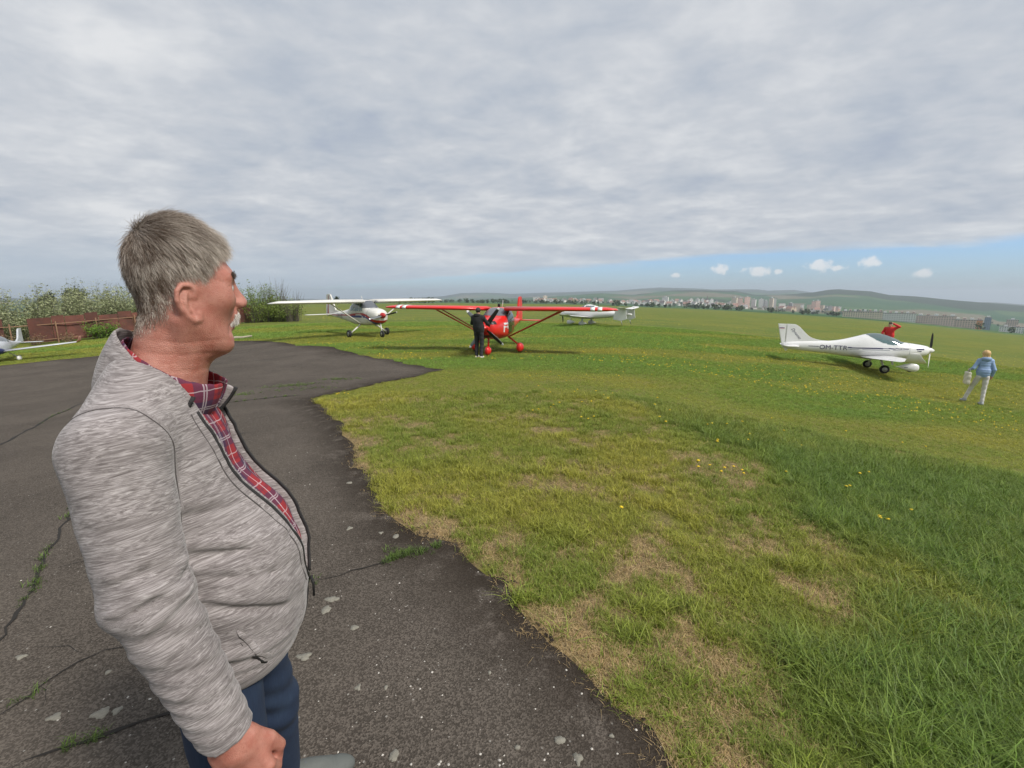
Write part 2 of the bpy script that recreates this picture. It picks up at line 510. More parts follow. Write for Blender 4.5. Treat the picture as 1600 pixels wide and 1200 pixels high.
CRACKS = [([(-1.18, 2.46), (-0.92, 2.6), (-0.6, 2.81), (-0.44, 2.91)], 0.006), ([(-1.84, 1.36), (-1.69, 1.45), (-1.55, 1.51), (-1.41, 1.57), (-1.26, 1.64), (-1.0, 1.72)], 0.0075),
          ([(-2.6, 1.3), (-2.14, 1.63), (-2.11, 1.77), (-2.06, 1.9), (-1.99, 1.96), (-1.85, 2.0), (-1.6, 2.2), (-1.18, 2.46)], 0.005),
          ([(-2.4, 1.6), (-2.65, 2.1), (-2.8, 2.37), (-3.07, 2.71), (-3.48, 3.26), (-3.86, 3.76), (-4.6, 4.9)], 0.008),
          ([(-7.5, 8.1), (-5.43, 8.48), (-4.58, 8.7), (-3.88, 8.8)], 0.02), ([(-2.35, 2.0), (-2.2, 2.0), (-2.05, 1.93)], 0.003), ([(-2.11, 1.77), (-2.0, 1.68), (-1.97, 1.6)], 0.003),
          ([(-7.2, 5.6), (-8.12, 7.07), (-9.0, 8.65), (-10.01, 10.56), (-10.13, 11.77), (-10.5, 14)], 0.02), ([(-12, 15.5), (-10.01, 15.89), (-8.65, 16.28), (-7.8, 17.45)], 0.03),
          ([(-3.07, 2.71), (-2.7, 2.9), (-2.45, 2.8)], 0.003), ([(-6.2, 6.4), (-4.6, 5.8), (-3.2, 6.1)], 0.007)]
crack_lines = []
for i, (pts, w) in enumerate(CRACKS):
    crack_lines.append(ribbon(pts, w, 40 + i, 'crack', crack_m, 0.017, apron))
# lichen rosettes and pale chippings stuck in the asphalt
lich_m = simple_mat('lichen', (0.22, 0.207, 0.17), 0.95, var=0.5, vscale=90, bumpy=0.4)
def blob_patch(x, y, r, seed, name, mat, parent, lift=0.0150, h=0.0015):
    r_ = np.random.default_rng(seed); n = 22
    an = np.linspace(0, 2 * math.pi, n, endpoint=False)
    rad = r * (0.72 + 0.28 * np.sin(an * 3 + r_.random() * 6) * r_.random() + 0.25 * r_.random(n))
    st = 1 + 0.5 * (r_.random() - 0.5)
    X = x + rad * np.cos(an) * st; Y = y + rad * np.sin(an) / st
    z0 = ground_z(X, Y) + lift - 0.006
    V = list(zip(X, Y, z0)) + list(zip(x + (X - x) * 0.9, y + (Y - y) * 0.9, z0 + 0.006 + h)) + [(x, y, gz(x, y) + lift + h)]
    F = [(i, (i + 1) % n, n + (i + 1) % n, n + i) for i in range(n)] + [(n + i, n + (i + 1) % n, 2 * n) for i in range(n)]
    return mesh_obj(name, V, F, mat, parent)
for i, (x, y, r) in enumerate([(-1.01, 2.29, .03), (-.98, 2.29, .02), (-.8, 2.06, .022), (-1.0, 2.2, .034), (-.97, 1.87, .032), (-.66, 1.69, .016), (-.54, 1.69, .012), (-1.69, 1.6, .036),
                             (-1.63, 1.61, .022), (-1.87, 1.59, .026), (-1.85, 1.82, .014), (.18, 1.45, .022), (.24, 1.38, .022), (-.1, 1.77, .010), (-.43, 1.39, .024), (.38, 1.47, .010),
                             (-1.19, 3.11, .026), (-.82, 2.99, .03), (-.94, 3.04, .018), (-2.38, 1.94, .024), (.02, 1.42, .012), (-1.5, 4.0, .03), (-1.7, 3.3, .024), (-2.6, 3.9, .03)]):
    blob_patch(x, y, r, 100 + i, 'lichen_patch', lich_m, apron)
chip_m = simple_mat('pale_chipping', (0.50, 0.47, 0.42), 0.8, var=0.3, vscale=40)
nchip = 520
ca = np.radians(rng.uniform(-56, 24, nchip)); cr_ = 1.25 + 5.2 * rng.random(nchip) ** 1.8
cx, cy = cr_ * np.sin(ca), cr_ * np.cos(ca)
ok = in_poly(cx, cy, APR); cx, cy = cx[ok], cy[ok]
V = []; F = []
for x, y in zip(cx, cy):
    s = 0.0022 + 0.0045 * rng.random() ** 2.5; b = len(V); z = gz(x, y) + 0.012
    an = rng.random() * 6.28
    for k in range(5):
        rr = s * (0.6 + 0.6 * rng.random())
        V.append((x + rr * math.cos(an + k * 1.257), y + rr * math.sin(an + k * 1.257), z))
    V.append((x, y, z + s * 0.8))
    F += [(b + k, b + (k + 1) % 5, b + 5) for k in range(5)]
ch = mesh_obj('stone_chippings', V, F, chip_m, smooth=False)
tag(ch, 'pale stone chips scattered on the dark asphalt apron', 'gravel', kind='stuff')

# dark crumbs of soil and moss along the broken edge
soil_m = simple_mat('soil_crumb', (0.030, 0.021, 0.014), 0.95, var=0.5, vscale=60, bumpy=0.4)
V = []; F = []
edge_pts = APR[(APR[:, 1] > 1.0) & (APR[:, 1] < 9.5) & (APR[:, 0] > -4.2) & (APR[:, 0] < 1.2)]
for k in range(5200):
    p = edge_pts[rng.integers(0, len(edge_pts))]
    q = p + rng.normal(0, .05, 2) + np.array([-.03, -.03])
    if vnoise(q[0] * 3.5, q[1] * 3.5, 8, 2) < .47: continue
    s = 0.003 + 0.008 * rng.random() ** 3; b = len(V); z = gz(q[0], q[1]) + 0.010; an = rng.random() * 6.28
    for j in range(5):
        rr = s * (0.6 + 0.7 * rng.random()); V.append((q[0] + rr * math.cos(an + j * 1.257), q[1] + rr * math.sin(an + j * 1.257), z))
    V.append((q[0] + rng.normal(0, s * .2), q[1], z + s * (.4 + .4 * rng.random()) + .002)); F += [(b + j, b + (j + 1) % 5, b + 5) for j in range(5)]
cr_o = mesh_obj('soil_crumbs', V, F, soil_m, smooth=False)
tag(cr_o, 'dark crumbs of soil and moss along the broken asphalt edge', 'soil', kind='stuff')

# ------------------------------------------------------------------ grass tufts
def grass_material():
    m, t = new_mat('grass_blade')
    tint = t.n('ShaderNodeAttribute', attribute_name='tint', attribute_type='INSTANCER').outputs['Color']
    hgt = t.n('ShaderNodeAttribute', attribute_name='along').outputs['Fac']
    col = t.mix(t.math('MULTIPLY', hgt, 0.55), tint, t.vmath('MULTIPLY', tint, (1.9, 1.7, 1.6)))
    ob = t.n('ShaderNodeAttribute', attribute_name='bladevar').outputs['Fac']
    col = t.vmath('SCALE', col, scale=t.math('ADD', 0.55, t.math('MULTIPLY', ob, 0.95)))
    t.link(col, t.b.inputs['Base Color'])
    t.b.inputs['Roughness'].default_value = 0.55
    t.b.inputs['Specular IOR Level'].default_value = 0.35
    tr = t.n('ShaderNodeBsdfTranslucent', ins={0: t.vmath('MULTIPLY', col, (1.1, 1.15, 0.7))})
    mx = t.n('ShaderNodeMixShader', ins={0: 0.25})
    t.link(t.b.outputs[0], mx.inputs[1]); t.link(tr.outputs[0], mx.inputs[2]); t.link(mx.outputs[0], t.out.inputs[0])
    return m
grass_m = grass_material()
def make_tuft(name, nbl, hmin, hmax, spread, lean, width, seed, mat=grass_m):
    r_ = np.random.default_rng(seed); V = []; F = []; al = []; bv = []
    for b in range(nbl):
        a = r_.random() * 6.283; d = spread * math.sqrt(r_.random())
        ox, oy = d * math.cos(r_.random() * 6.283), d * math.sin(r_.random() * 6.283)
        h = hmin + (hmax - hmin) * r_.random(); le = lean * (0.3 + r_.random()) ; w = width * (0.6 + 0.7 * r_.random())
        ca, sa = math.cos(a), math.sin(a); tw = r_.normal(0, 0.5); px, py = -math.sin(a + tw), math.cos(a + tw)
        base = len(V); seg = 3; val = r_.random()
        for s in range(seg + 1):
            f = s / seg
            out = le * h * f * f; zz = h * (f - 0.35 * le * f * f)
            ww = w * (1 - f) ** 0.7
            if s < seg:
                V += [(ox + ca * out + px * ww, oy + sa * out + py * ww, zz - 0.005), (ox + ca * out - px * ww, oy + sa * out - py * ww, zz - 0.005)]
                al += [f, f]; bv += [val, val]
            else:
                V.append((ox + ca * out, oy + sa * out, zz - 0.005)); al.append(1.0); bv.append(val)
        for s in range(seg - 1):
            i = base + 2 * s; F.append((i, i + 1, i + 3, i + 2))
        i = base + 2 * (seg - 1); F.append((i, i + 1, i + 2))
    me = bpy.data.meshes.new(name); me.from_pydata(V, [], F); me.materials.append(mat); me.update()
    o = bpy.data.objects.new(name, me)
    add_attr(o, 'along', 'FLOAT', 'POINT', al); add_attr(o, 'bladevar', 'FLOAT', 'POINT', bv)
    return o
def scatter(name, protos, P, rot, scl, tint, pick, label, cat):
    coll = bpy.data.collections.new(name + '_source')
    for o in protos: coll.objects.link(o)
    me = bpy.data.meshes.new(name)
    me.vertices.add(len(P)); me.vertices.foreach_set('co', np.ascontiguousarray(P, np.float32).ravel())
    o = link(bpy.data.objects.new(name, me))
    add_attr(o, 'rot', 'FLOAT_VECTOR', 'POINT', rot); add_attr(o, 'scl', 'FLOAT', 'POINT', scl)
    add_attr(o, 'tint', 'FLOAT_COLOR', 'POINT', np.c_[tint, np.ones(len(P))]); add_attr(o, 'pick', 'INT', 'POINT', pick)
    ng = bpy.data.node_groups.new(name + '_scatter', 'GeometryNodeTree')
    ng.interface.new_socket('Geometry', in_out='INPUT', socket_type='NodeSocketGeometry')
    ng.interface.new_socket('Geometry', in_out='OUTPUT', socket_type='NodeSocketGeometry')
    N = ng.nodes; gi = N.new('NodeGroupInput'); go = N.new('NodeGroupOutput')
    ci = N.new('GeometryNodeCollectionInfo'); ci.inputs['Collection'].default_value = coll
    ci.inputs['Separate Children'].default_value = True; ci.inputs['Reset Children'].default_value = True
    iop = N.new('GeometryNodeInstanceOnPoints'); iop.inputs['Pick Instance'].default_value = True
    def na_(n, ty):
        a = N.new('GeometryNodeInputNamedAttribute'); a.data_type = ty; a.inputs['Name'].default_value = n
        return a.outputs['Attribute']
    L = ng.links
    L.new(gi.outputs[0], iop.inputs['Points']); L.new(ci.outputs[0], iop.inputs['Instance'])
    L.new(na_('pick', 'INT'), iop.inputs['Instance Index'])
    L.new(na_('rot', 'FLOAT_VECTOR'), iop.inputs['Rotation']); L.new(na_('scl', 'FLOAT'), iop.inputs['Scale'])
    L.new(iop.outputs[0], go.inputs[0])
    md = o.modifiers.new('scatter', 'NODES'); md.node_group = ng
    tag(o, label, cat, kind='stuff')
    return o
# tufts named so that their alphabetical order is the pick order
TUFTS = [make_tuft('tuft_a', 16, .030, .060, .055, .9, .0016, 1), make_tuft('tuft_b', 16, .035, .075, .05, .8, .0018, 2),
         make_tuft('tuft_c', 20, .05, .09, .05, .75, .0021, 3), make_tuft('tuft_d', 18, .06, .115, .06, .9, .0024, 4),
         make_tuft('tuft_e', 15, .08, .16, .05, 1.05, .0026, 5), make_tuft('tuft_f', 20, .015, .040, .06, 1.6, .0013, 6),
         make_tuft('tuft_g', 12, .012, .030, .07, 2.4, .0014, 7)]
def grass_points(n, r0, r1, amax=58.0, power=0.7):
    u = rng.random(n); r = (r0 ** power + (r1 ** power - r0 ** power) * u) ** (1 / power)
    a = np.radians(rng.uniform(-amax, amax, n))
    return r * np.sin(a), r * np.cos(a), r
gx, gy, gr = grass_points(250000, 1.0, 46.0)
out = ~in_poly(gx, gy, APR)
da = dist_poly(gx, gy, APR)
ragged = ~out & (da < 0.02 + 0.16 * np.clip(vnoise(gx * 5, gy * 5, 3) - .35, 0, 1)) & (rng.random(len(gx)) < 0.6)
keep = out | ragged
gx, gy, gr, da, out = gx[keep], gy[keep], gr[keep], da[keep], out[keep]
lu = lush_at(gx, gy); dr = dry_at(gx, gy); r1 = rng.random(len(gx)); r2 = rng.random(len(gx))
clump = vnoise(gx * 5.0, gy * 5.0, 51, 3)
bare = (rng.random(len(gx)) < np.clip(dr * 1.15 - 0.22, 0, 0.85)) & (lu < 0.6)
soil = (vnoise(gx * 4.6 + 7, gy * 4.6, 77, 3) > 0.72) & (lu < 0.4) & (gr < 7)          # bare dark scars
keep = ~(soil & (rng.random(len(gx)) < 0.9))
drytuft = bare | ((r2 < 0.12 + 0.5 * dr) & (lu < 0.7)) | (~out)
far = gr > 9
pick = np.where(drytuft, np.where(r1 < 0.5, 5, 6), np.where(lu > 0.55, np.where(r1 < 0.4, 2, np.where(r1 < 0.85, 3, 4)), np.where(r1 < 0.45, 0, 1)))
pick = np.where(far & ~drytuft, np.where(lu > 0.5, np.where(r1 < 0.6, 1, 2), np.where(r1 < 0.7, 0, 1)), pick)
pick = np.where(~drytuft & (lu < 0.55) & (clump > 0.66) & ~far, np.where(r1 < 0.6, 2, 3), pick)
green_l = np.array([0.088, 0.150, 0.028]); green_m = np.array([0.165, 0.21, 0.034]); yel = np.array([0.27, 0.265, 0.045]); tan = np.array([0.31, 0.225, 0.11]); straw = np.array([0.42, 0.335, 0.19])
tn = np.clip(lu * 0.9 + (r2 - 0.5) * 0.5, 0, 1)[:, None]
ymix = np.clip((vnoise(gx * 0.8, gy * 0.8, 61) - 0.38) * 2.6 + 0.25 * far, 0, 1)[:, None]
tint = (green_m * (1 - ymix) + yel * ymix) * (1 - tn) + green_l * (1.0 + 0.75 * far[:, None]) * tn
tint = np.where(drytuft[:, None], tan * (1 - r1[:, None]) + straw * r1[:, None], tint)
tint = np.where((far & drytuft)[:, None], yel * 1.05, tint)
tint *= (0.78 + 0.44 * rng.random(len(gx)))[:, None]
scl = (0.75 + 0.5 * rng.random(len(gx))) * (1 + np.clip(gr - 6, 0, 60) / 16)
scl *= np.where(far, 0.62, 1.0)
rot = np.stack([rng.normal(0, .15, len(gx)), rng.normal(0, .15, len(gx)), rng.random(len(gx)) * 6.283], -1)
P = np.stack([gx, gy, ground_z(gx, gy)], -1)
sel = keep
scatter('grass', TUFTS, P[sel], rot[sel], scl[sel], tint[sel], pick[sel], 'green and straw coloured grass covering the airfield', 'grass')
# weeds rooted in the cracks
wp = []
for ci, (a, b, n) in {0: (0.0, 0.95, 260), 1: (0.0, 0.5, 50), 3: (0.1, 0.9, 130), 4: (0, 1, 160), 7: (0, 1, 140), 2: (0.3, .8, 40)}.items():
    L_ = crack_lines[ci]
    for k in range(n):
        f = a + (b - a) * rng.random()
        if vnoise(f * 9 + ci * 3, 0.5, 5, 2) < 0.5: continue
        p = L_[int(f * (len(L_) - 1))]
        wp.append((p[0] + rng.normal(0, .012), p[1] + rng.normal(0, .012)))
wp += [(-.66 + rng.normal(0, .07), 2.78 + rng.normal(0, .03)) for k in range(40)]
for (cx_, cy_, sx_, n) in [(-4.9, 10.2, .35, 150), (-4.1, 10.9, .3, 110), (-4.3, 9.6, .3, 60), (-5.6, 9.4, .25, 60)]:
    wp += [(cx_ + rng.normal(0, sx_), cy_ + rng.normal(0, .12)) for k in range(n)]
wp = np.array(wp)
n = len(wp); g_ = rng.random(n)
scatter('crack_weeds', [make_tuft('weed_a', 9, .02, .045, .03, 1.2, .0016, 21), make_tuft('weed_b', 8, .03, .06, .03, 1.0, .002, 22)], np.c_[wp, ground_z(wp[:, 0], wp[:, 1]) + 0.014],
        np.stack([np.zeros(n), np.zeros(n), g_ * 6.28], -1), 0.7 + 0.5 * rng.random(n), np.array([0.07, 0.115, 0.025]) * (0.6 + 0.8 * g_[:, None]), (g_ > .5).astype(int), 'small green weeds growing in the apron cracks', 'weeds')

# ------------------------------------------------------------------ dandelions
yel_m = simple_mat('dandelion_petal', (0.72, 0.50, 0.015), 0.7, var=0.2, vscale=50)
stem_m = simple_mat('dandelion_stem', (0.10, 0.16, 0.03), 0.7)
def dandelion_geo(x=0, y=0, z=0, s=1.0, h=0.07):
    V = []; F = []; M = []
    for k in range(4):
        a = k * 1.5708; V += [(x + .002 * math.cos(a), y + .002 * math.sin(a), z)]
    for k in range(4):
        a = k * 1.5708; V += [(x + .002 * math.cos(a), y + .002 * math.sin(a), z + h)]
    F += [(k, (k + 1) % 4, 4 + (k + 1) % 4, 4 + k) for k in range(4)]; M += [1] * 4
    n = 10; b = len(V)
    V += [(x + .006 * s * math.cos(k * .6283), y + .006 * s * math.sin(k * .6283), z + h) for k in range(n)]
    V += [(x + (.020 if k % 2 else .015) * s * math.cos(k * .6283), y + (.020 if k % 2 else .015) * s * math.sin(k * .6283), z + h + .007 * s) for k in range(n)]
    V += [(x + .010 * s * math.cos(k * .6283), y + .010 * s * math.sin(k * .6283), z + h + .013 * s) for k in range(n)]
    V += [(x, y, z + h + .015 * s)]
    for k in range(n):
        k2 = (k + 1) % n
        F += [(b + k, b + k2, b + n + k2, b + n + k), (b + n + k, b + n + k2, b + 2 * n + k2, b + 2 * n + k), (b + 2 * n + k, b + 2 * n + k2, b + 3 * n)]; M += [0] * 3
    return V, F, M
V, F, M = dandelion_geo()
near_dand = [(2.16, 4.5), (2.22, 4.55), (2.1, 4.62), (2.35, 4.66), (2.38, 4.5), (2.44, 4.6), (1.95, 4.55), (2.0, 4.7), (3.35, 4.35), (3.42, 4.4), (3.6, 3.85), (3.1, 3.6), (3.15, 3.56), (3.13, 3.62), (2.95, 4.7), (2.6, 5.6),
             (2.65, 5.7), (1.1, 6.4), (1.2, 6.5), (1.0, 6.45), (.32, 6.9), (.4, 6.95), (.85, 3.4), (-3.3, 8.6), (-3.2, 8.62), (-3.1, 8.5), (-3.25, 8.4), (3.9, 4.9), (4.1, 5.0), (2.9, 6.6), (3.0, 6.7), (3.3, 6.8)]
k = 0
while len(near_dand) < 90:
    a = R(random.uniform(2, 50)); r_ = random.uniform(6.5, 17)
    x, y = r_ * math.sin(a), r_ * math.cos(a)
    if vnoise(x * .4, y * .4, 91, 2) > 0.55: near_dand.append((x, y))
dand0 = None
for x, y in near_dand:
    if dand0 is None:
        dand0 = mesh_obj('dandelion', V, F, mats=[yel_m, stem_m], midx=M); o = dand0
    else:
        o = dand0.copy(); COL.objects.link(o)
    o.location = (x, y, gz(x, y)); s = 0.8 + 0.35 * random.random()
    o.scale = (s, s, s); o.rotation_euler = (random.uniform(-.2, .2), random.uniform(-.2, .2), random.uniform(0, 6))
    lab_ = 'yellow dandelion at the grassy corner jutting into the apron' if x < -2 else ('yellow dandelion in the near turf where worn strip meets deep grass' if np.hypot(x, y) < 6.5 else ('yellow dandelion in mown grass towards the red airplane' if x < 3.5 else 'yellow dandelion in mown grass towards the woman in blue'))
    tag(o, lab_, 'dandelion', 'dandelions in the nearer grass')
V = []; F = []; M = []
cnt = 0
while cnt < 1500:
    a = R(random.uniform(-24, 54)); r_ = 15 + 60 * random.random() ** 1.4
    x, y = r_ * math.sin(a), r_ * math.cos(a)
    if vnoise(x * .07, y * .09, 95, 3) + 0.5 * vnoise(x * .5, y * .5, 96, 2) + 0.25 * random.random() < 0.92: continue
    if in_poly(np.array([x]), np.array([y]), APR_C)[0]: continue
    z = gz(x, y) + 0.07; s = .015 + .006 * random.random() + r_ * .0002; b = len(V)
    V += [(x + s, y, z), (x, y + s, z), (x - s, y, z), (x, y - s, z), (x, y, z + s * .9)]
    F += [(b, b + 1, b + 4), (b + 1, b + 2, b + 4), (b + 2, b + 3, b + 4), (b + 3, b, b + 4)]
    cnt += 1
fd = mesh_obj('dandelion_flowers', V, F, yel_m, smooth=False)
tag(fd, 'drifts of distant yellow dandelions across the open field', 'dandelions', kind='stuff')
# ------------------------------------------------------------------ implicit modelling: distance fields meshed by sparse surface nets
f32 = np.float32
def A3(v): return np.asarray(v, f32)
def nrm(v): return np.sqrt(np.einsum('ij,ij->i', v, v))
def sph(p, c, r): return nrm(p - A3(c)) - f32(r)
def ell(p, c, r, M=None):
    q = p - A3(c)
    if M is not None: q = q @ A3(M)
    r = A3(r)
    q = q / r; k0 = nrm(q); k1 = nrm(q / r) + f32(1e-6)
    return k0 * (k0 - 1) / k1
def cap(p, a, b, ra, rb=None):
    a = A3(a); b = A3(b); ab = b - a
    t = np.clip(((p - a) @ ab) / f32(max(float(ab @ ab), 1e-9)), 0, 1)
    d = nrm(p - a - t[..., None] * ab)
    return d - (f32(ra) if rb is None else f32(ra) + t * f32(rb - ra))
def chain(p, pts, rad, k=0.0):
    d = None
    for i in range(len(pts) - 1):
        e = cap(p, pts[i], pts[i + 1], rad[i], rad[i + 1])
        d = e if d is None else (np.minimum(d, e) if k == 0 else smin(d, e, k))
    return d
def rbox(p, c, h, r, M=None):
    q = p - A3(c)
    if M is not None: q = q @ A3(M)
    q = np.abs(q) - (A3(h) - f32(r))
    return nrm(np.maximum(q, 0)) + np.minimum(q.max(axis=-1), 0) - f32(r)
def smin(a, b, k):
    h = np.clip(0.5 + 0.5 * (b - a) / f32(k), 0, 1)
    return b + (a - b) * h - f32(k) * h * (1 - h)
def smax(a, b, k): return -smin(-a, -b, k)
def polyd(p, pts):
    d = None
    for a, b in zip(pts[:-1], pts[1:]):
        e = cap(p, a, b, 0.0)
        d = e if d is None else np.minimum(d, e)
    return d
def bbox_hits(p, pts, m):
    lo = p.min(0) - m; hi = p.max(0) + m; q = np.asarray(pts)
    return bool((q.max(0) > lo).all() and (q.min(0) < hi).all())
def rotz(a):
    c, s = math.cos(a), math.sin(a)
    return np.array([[c, -s, 0], [s, c, 0], [0, 0, 1]])
def axis_coords(lo, hi, spec):
    """spec: one spacing, or [(upper bound, spacing), ...]"""
    if np.isscalar(spec): spec = [(hi, spec)]
    out = [lo]
    for ub, h in spec:
        while out[-1] < min(ub, hi): out.append(out[-1] + h)
    return np.array(out)
def surface_nets(fn, lo, hi, h, B=16):
    hs = h if isinstance(h, (list, tuple)) else (h, h, h)
    ax_ = [axis_coords(lo[i], hi[i], hs[i]) for i in range(3)]
    nb = np.array([int(math.ceil(len(a) / B)) for a in ax_])
    N = nb * B + 3
    for i in range(3):
        a = ax_[i]; st = a[-1] - a[-2]
        ax_[i] = np.concatenate([a, a[-1] + st * np.arange(1, N[i] - len(a) + 2)])
    def pos(I, fr=None):
        o = np.empty(I.shape, float)
        for i in range(3):
            o[..., i] = ax_[i][I[..., i]]
            if fr is not None: o[..., i] += fr[..., i] * (ax_[i][I[..., i] + 1] - ax_[i][I[..., i]])
        return o
    bi = np.stack(np.meshgrid(*[np.arange(n) for n in nb], indexing='ij'), -1).reshape(-1, 3)
    p0 = pos(bi * B); p1 = pos(np.minimum(bi * B + B, N - 1))
    keep = np.zeros(len(bi), bool)
    half = np.linalg.norm(p1 - p0, axis=1) / 2
    for s in range(0, len(bi), 40000):
        keep[s:s + 40000] = np.abs(fn(((p0 + p1) / 2)[s:s + 40000].astype(f32))) < half[s:s + 40000] * 1.35 + 0.012
    bi = bi[keep]
    bi = bi[np.lexsort((bi[:, 0], bi[:, 1] // 2, bi[:, 2]))]
    loc = np.stack(np.meshgrid(*[np.arange(B + 2)] * 3, indexing='ij'), -1).reshape(-1, 3)
    n1 = B + 2
    allk = []; allp = []; quads = []
    def key(c): return (c[..., 0] * N[1] + c[..., 1]) * N[2] + c[..., 2]
    corners = np.array([(i, j, k) for i in (0, 1) for j in (0, 1) for k in (0, 1)], float)
    CH = 10
    for s in range(0, len(bi), CH):
        bb = bi[s:s + CH]
        G = (bb[:, None, :] * B + loc[None]).reshape(-1, 3)
        D = fn(pos(G).astype(f32)).reshape(len(bb), n1, n1, n1)
        S = D < 0
        c8 = [D[:, i:i + B + 1, j:j + B + 1, k:k + B + 1] for i in (0, 1) for j in (0, 1) for k in (0, 1)]
        sg = sum((c < 0).astype(np.int8) for c in c8)
        m = (sg > 0) & (sg < 8)
        b_, i_, j_, k_ = np.nonzero(m)
        if len(b_) == 0: continue
        vals = np.stack([c[m] for c in c8], -1).astype(float)
        acc = np.zeros((len(b_), 3)); cnt = np.zeros(len(b_))
        for a in range(8):
            for b in range(a + 1, 8):
                if np.abs(corners[a] - corners[b]).sum() != 1: continue
                va, vb = vals[:, a], vals[:, b]
                x = (va < 0) != (vb < 0)
                t = np.where(x, va / np.where(va - vb == 0, 1, va - vb), 0)
                acc += np.where(x[:, None], corners[a] + t[:, None] * (corners[b] - corners[a]), 0); cnt += x
        cg = bb[b_] * B + np.stack([i_, j_, k_], -1)
        allk.append(key(cg)); allp.append(pos(cg, acc / cnt[:, None]))
        for ax in range(3):
            sl = [slice(1, B + 1)] * 3
            sl2 = list(sl); sl2[ax] = slice(2, B + 2)
            s0 = S[(slice(None),) + tuple(sl)]; s1 = S[(slice(None),) + tuple(sl2)]
            x = s0 != s1
            b2, i2, j2, k2 = np.nonzero(x)
            if len(b2) == 0: continue
            g = bb[b2] * B + np.stack([i2, j2, k2], -1) + 1
            u = np.zeros(3, int); u[(ax + 1) % 3] = 1
            w = np.zeros(3, int); w[(ax + 2) % 3] = 1
            q = np.stack([key(g - u - w), key(g - w), key(g), key(g - u)], -1)
            fl = ~s0[x]
            q[fl] = q[fl][:, ::-1]
            quads.append(q)
    K = np.concatenate(allk); Pp = np.concatenate(allp); Q = np.concatenate(quads)
    uk, first = np.unique(K, return_index=True)
    V = Pp[first]
    ps = np.clip(np.searchsorted(uk, Q), 0, len(uk) - 1)
    okq = (uk[ps] == Q).all(1)
    return V, ps[okq]
def sdf_obj(name, fn, lo, hi, h, mat, parent=None):
    V, Q = surface_nets(fn, lo, hi, h)
    return big_mesh(name, V, Q, mat, parent), V
def tube(name, pts, rad, mat, parent=None, n=8, flat=None, cap_ends=True):
    """tube along a polyline; rad scalar or list; flat=(normal axis scale list of normals) squashes it"""
    P = np.array(pts, float); m = len(P)
    rad = np.full(m, rad) if np.isscalar(rad) else np.array(rad, float)
    T = np.gradient(P, axis=0); T /= np.linalg.norm(T, axis=1)[:, None] + 1e-12
    up = np.array([0, 0, 1.0]) if abs(T[0][2]) < 0.9 else np.array([1.0, 0, 0])
    V = []; prev = None
    for i in range(m):
        if flat is not None: nn = np.array(flat[0][i], float)
        else: nn = up if prev is None else prev
        nn = nn - T[i] * (nn @ T[i]); nn /= np.linalg.norm(nn) + 1e-12; prev = nn
        bb = np.cross(T[i], nn)
        fs = flat[1] if flat is not None else 1.0
        for k in range(n):
            a = 2 * math.pi * k / n
            V.append(P[i] + rad[i] * (math.cos(a) * nn * fs + math.sin(a) * bb))
    F = [(i * n + k, i * n + (k + 1) % n, (i + 1) * n + (k + 1) % n, (i + 1) * n + k) for i in range(m - 1) for k in range(n)]
    if cap_ends: F += [tuple(range(n))[::-1], tuple((m - 1) * n + k for k in range(n))]
    return mesh_obj(name, [tuple(v) for v in V], F, mat, parent)
def cr_spline(pts, k=8):
    P = np.array(pts, float); out = []
    E = np.vstack([2 * P[0] - P[1], P, 2 * P[-1] - P[-2]])
    for i in range(1, len(E) - 2):
        for j in range(k):
            t = j / k
            out.append(0.5 * ((2 * E[i]) + (-E[i - 1] + E[i + 1]) * t + (2 * E[i - 1] - 5 * E[i] + 4 * E[i + 1] - E[i + 2]) * t * t + (-E[i - 1] + 3 * E[i] - 3 * E[i + 1] + E[i + 2]) * t ** 3))
    out.append(P[-1])
    return np.array(out)
def strands(name, roots, dirs, normals, length, npt, mat, parent, tint, rad=0.00012, gravity=0.3, seed=1, lift=0.35, wave=0.12):
    """short combed hair: each strand leaves the skin and bends along dirs"""
    r_ = np.random.default_rng(seed); n = len(roots)
    pos = np.zeros((n, npt, 3)); pos[:, 0] = roots
    jit = r_.normal(0, wave, (n, 3))
    step = (length / (npt - 1))[:, None]
    for i in range(1, npt):
        f = (i - 1) / (npt - 1)
        d = dirs + jit + normals * (lift * (1 - 1.6 * f)) + np.array([0, 0, -gravity * f]) + r_.normal(0, wave * 0.35, (n, 3))
        d /= np.linalg.norm(d, axis=1)[:, None]
        pos[:, i] = pos[:, i - 1] + d * step
    cu = bpy.data.hair_curves.new(name)
    cu.add_curves([npt] * n)
    cu.position_data.foreach_set('vector', np.ascontiguousarray(pos, np.float32).ravel())
    ra = cu.attributes.new('radius', 'FLOAT', 'POINT') if 'radius' not in cu.attributes else cu.attributes['radius']
    rr = np.tile(np.linspace(1.0, 0.35, npt), n) * rad
    ra.data.foreach_set('value', rr.astype(np.float32))
    ta = cu.attributes.new('tint', 'FLOAT_COLOR', 'CURVE')
    ta.data.foreach_set('color', np.c_[tint, np.ones(n)].astype(np.float32).ravel())
    cu.materials.append(mat)
    o = bpy.data.objects.new(name, cu)
    return link(o, parent)
def hair_mat(name, rough=0.5):
    m, t = new_mat(name)
    c = t.n('ShaderNodeAttribute', attribute_name='tint').outputs['Color']
    t.link(c, t.b.inputs['Base Color']); t.b.inputs['Roughness'].default_value = rough
    t.b.inputs['Specular IOR Level'].default_value = 0.35
    return m
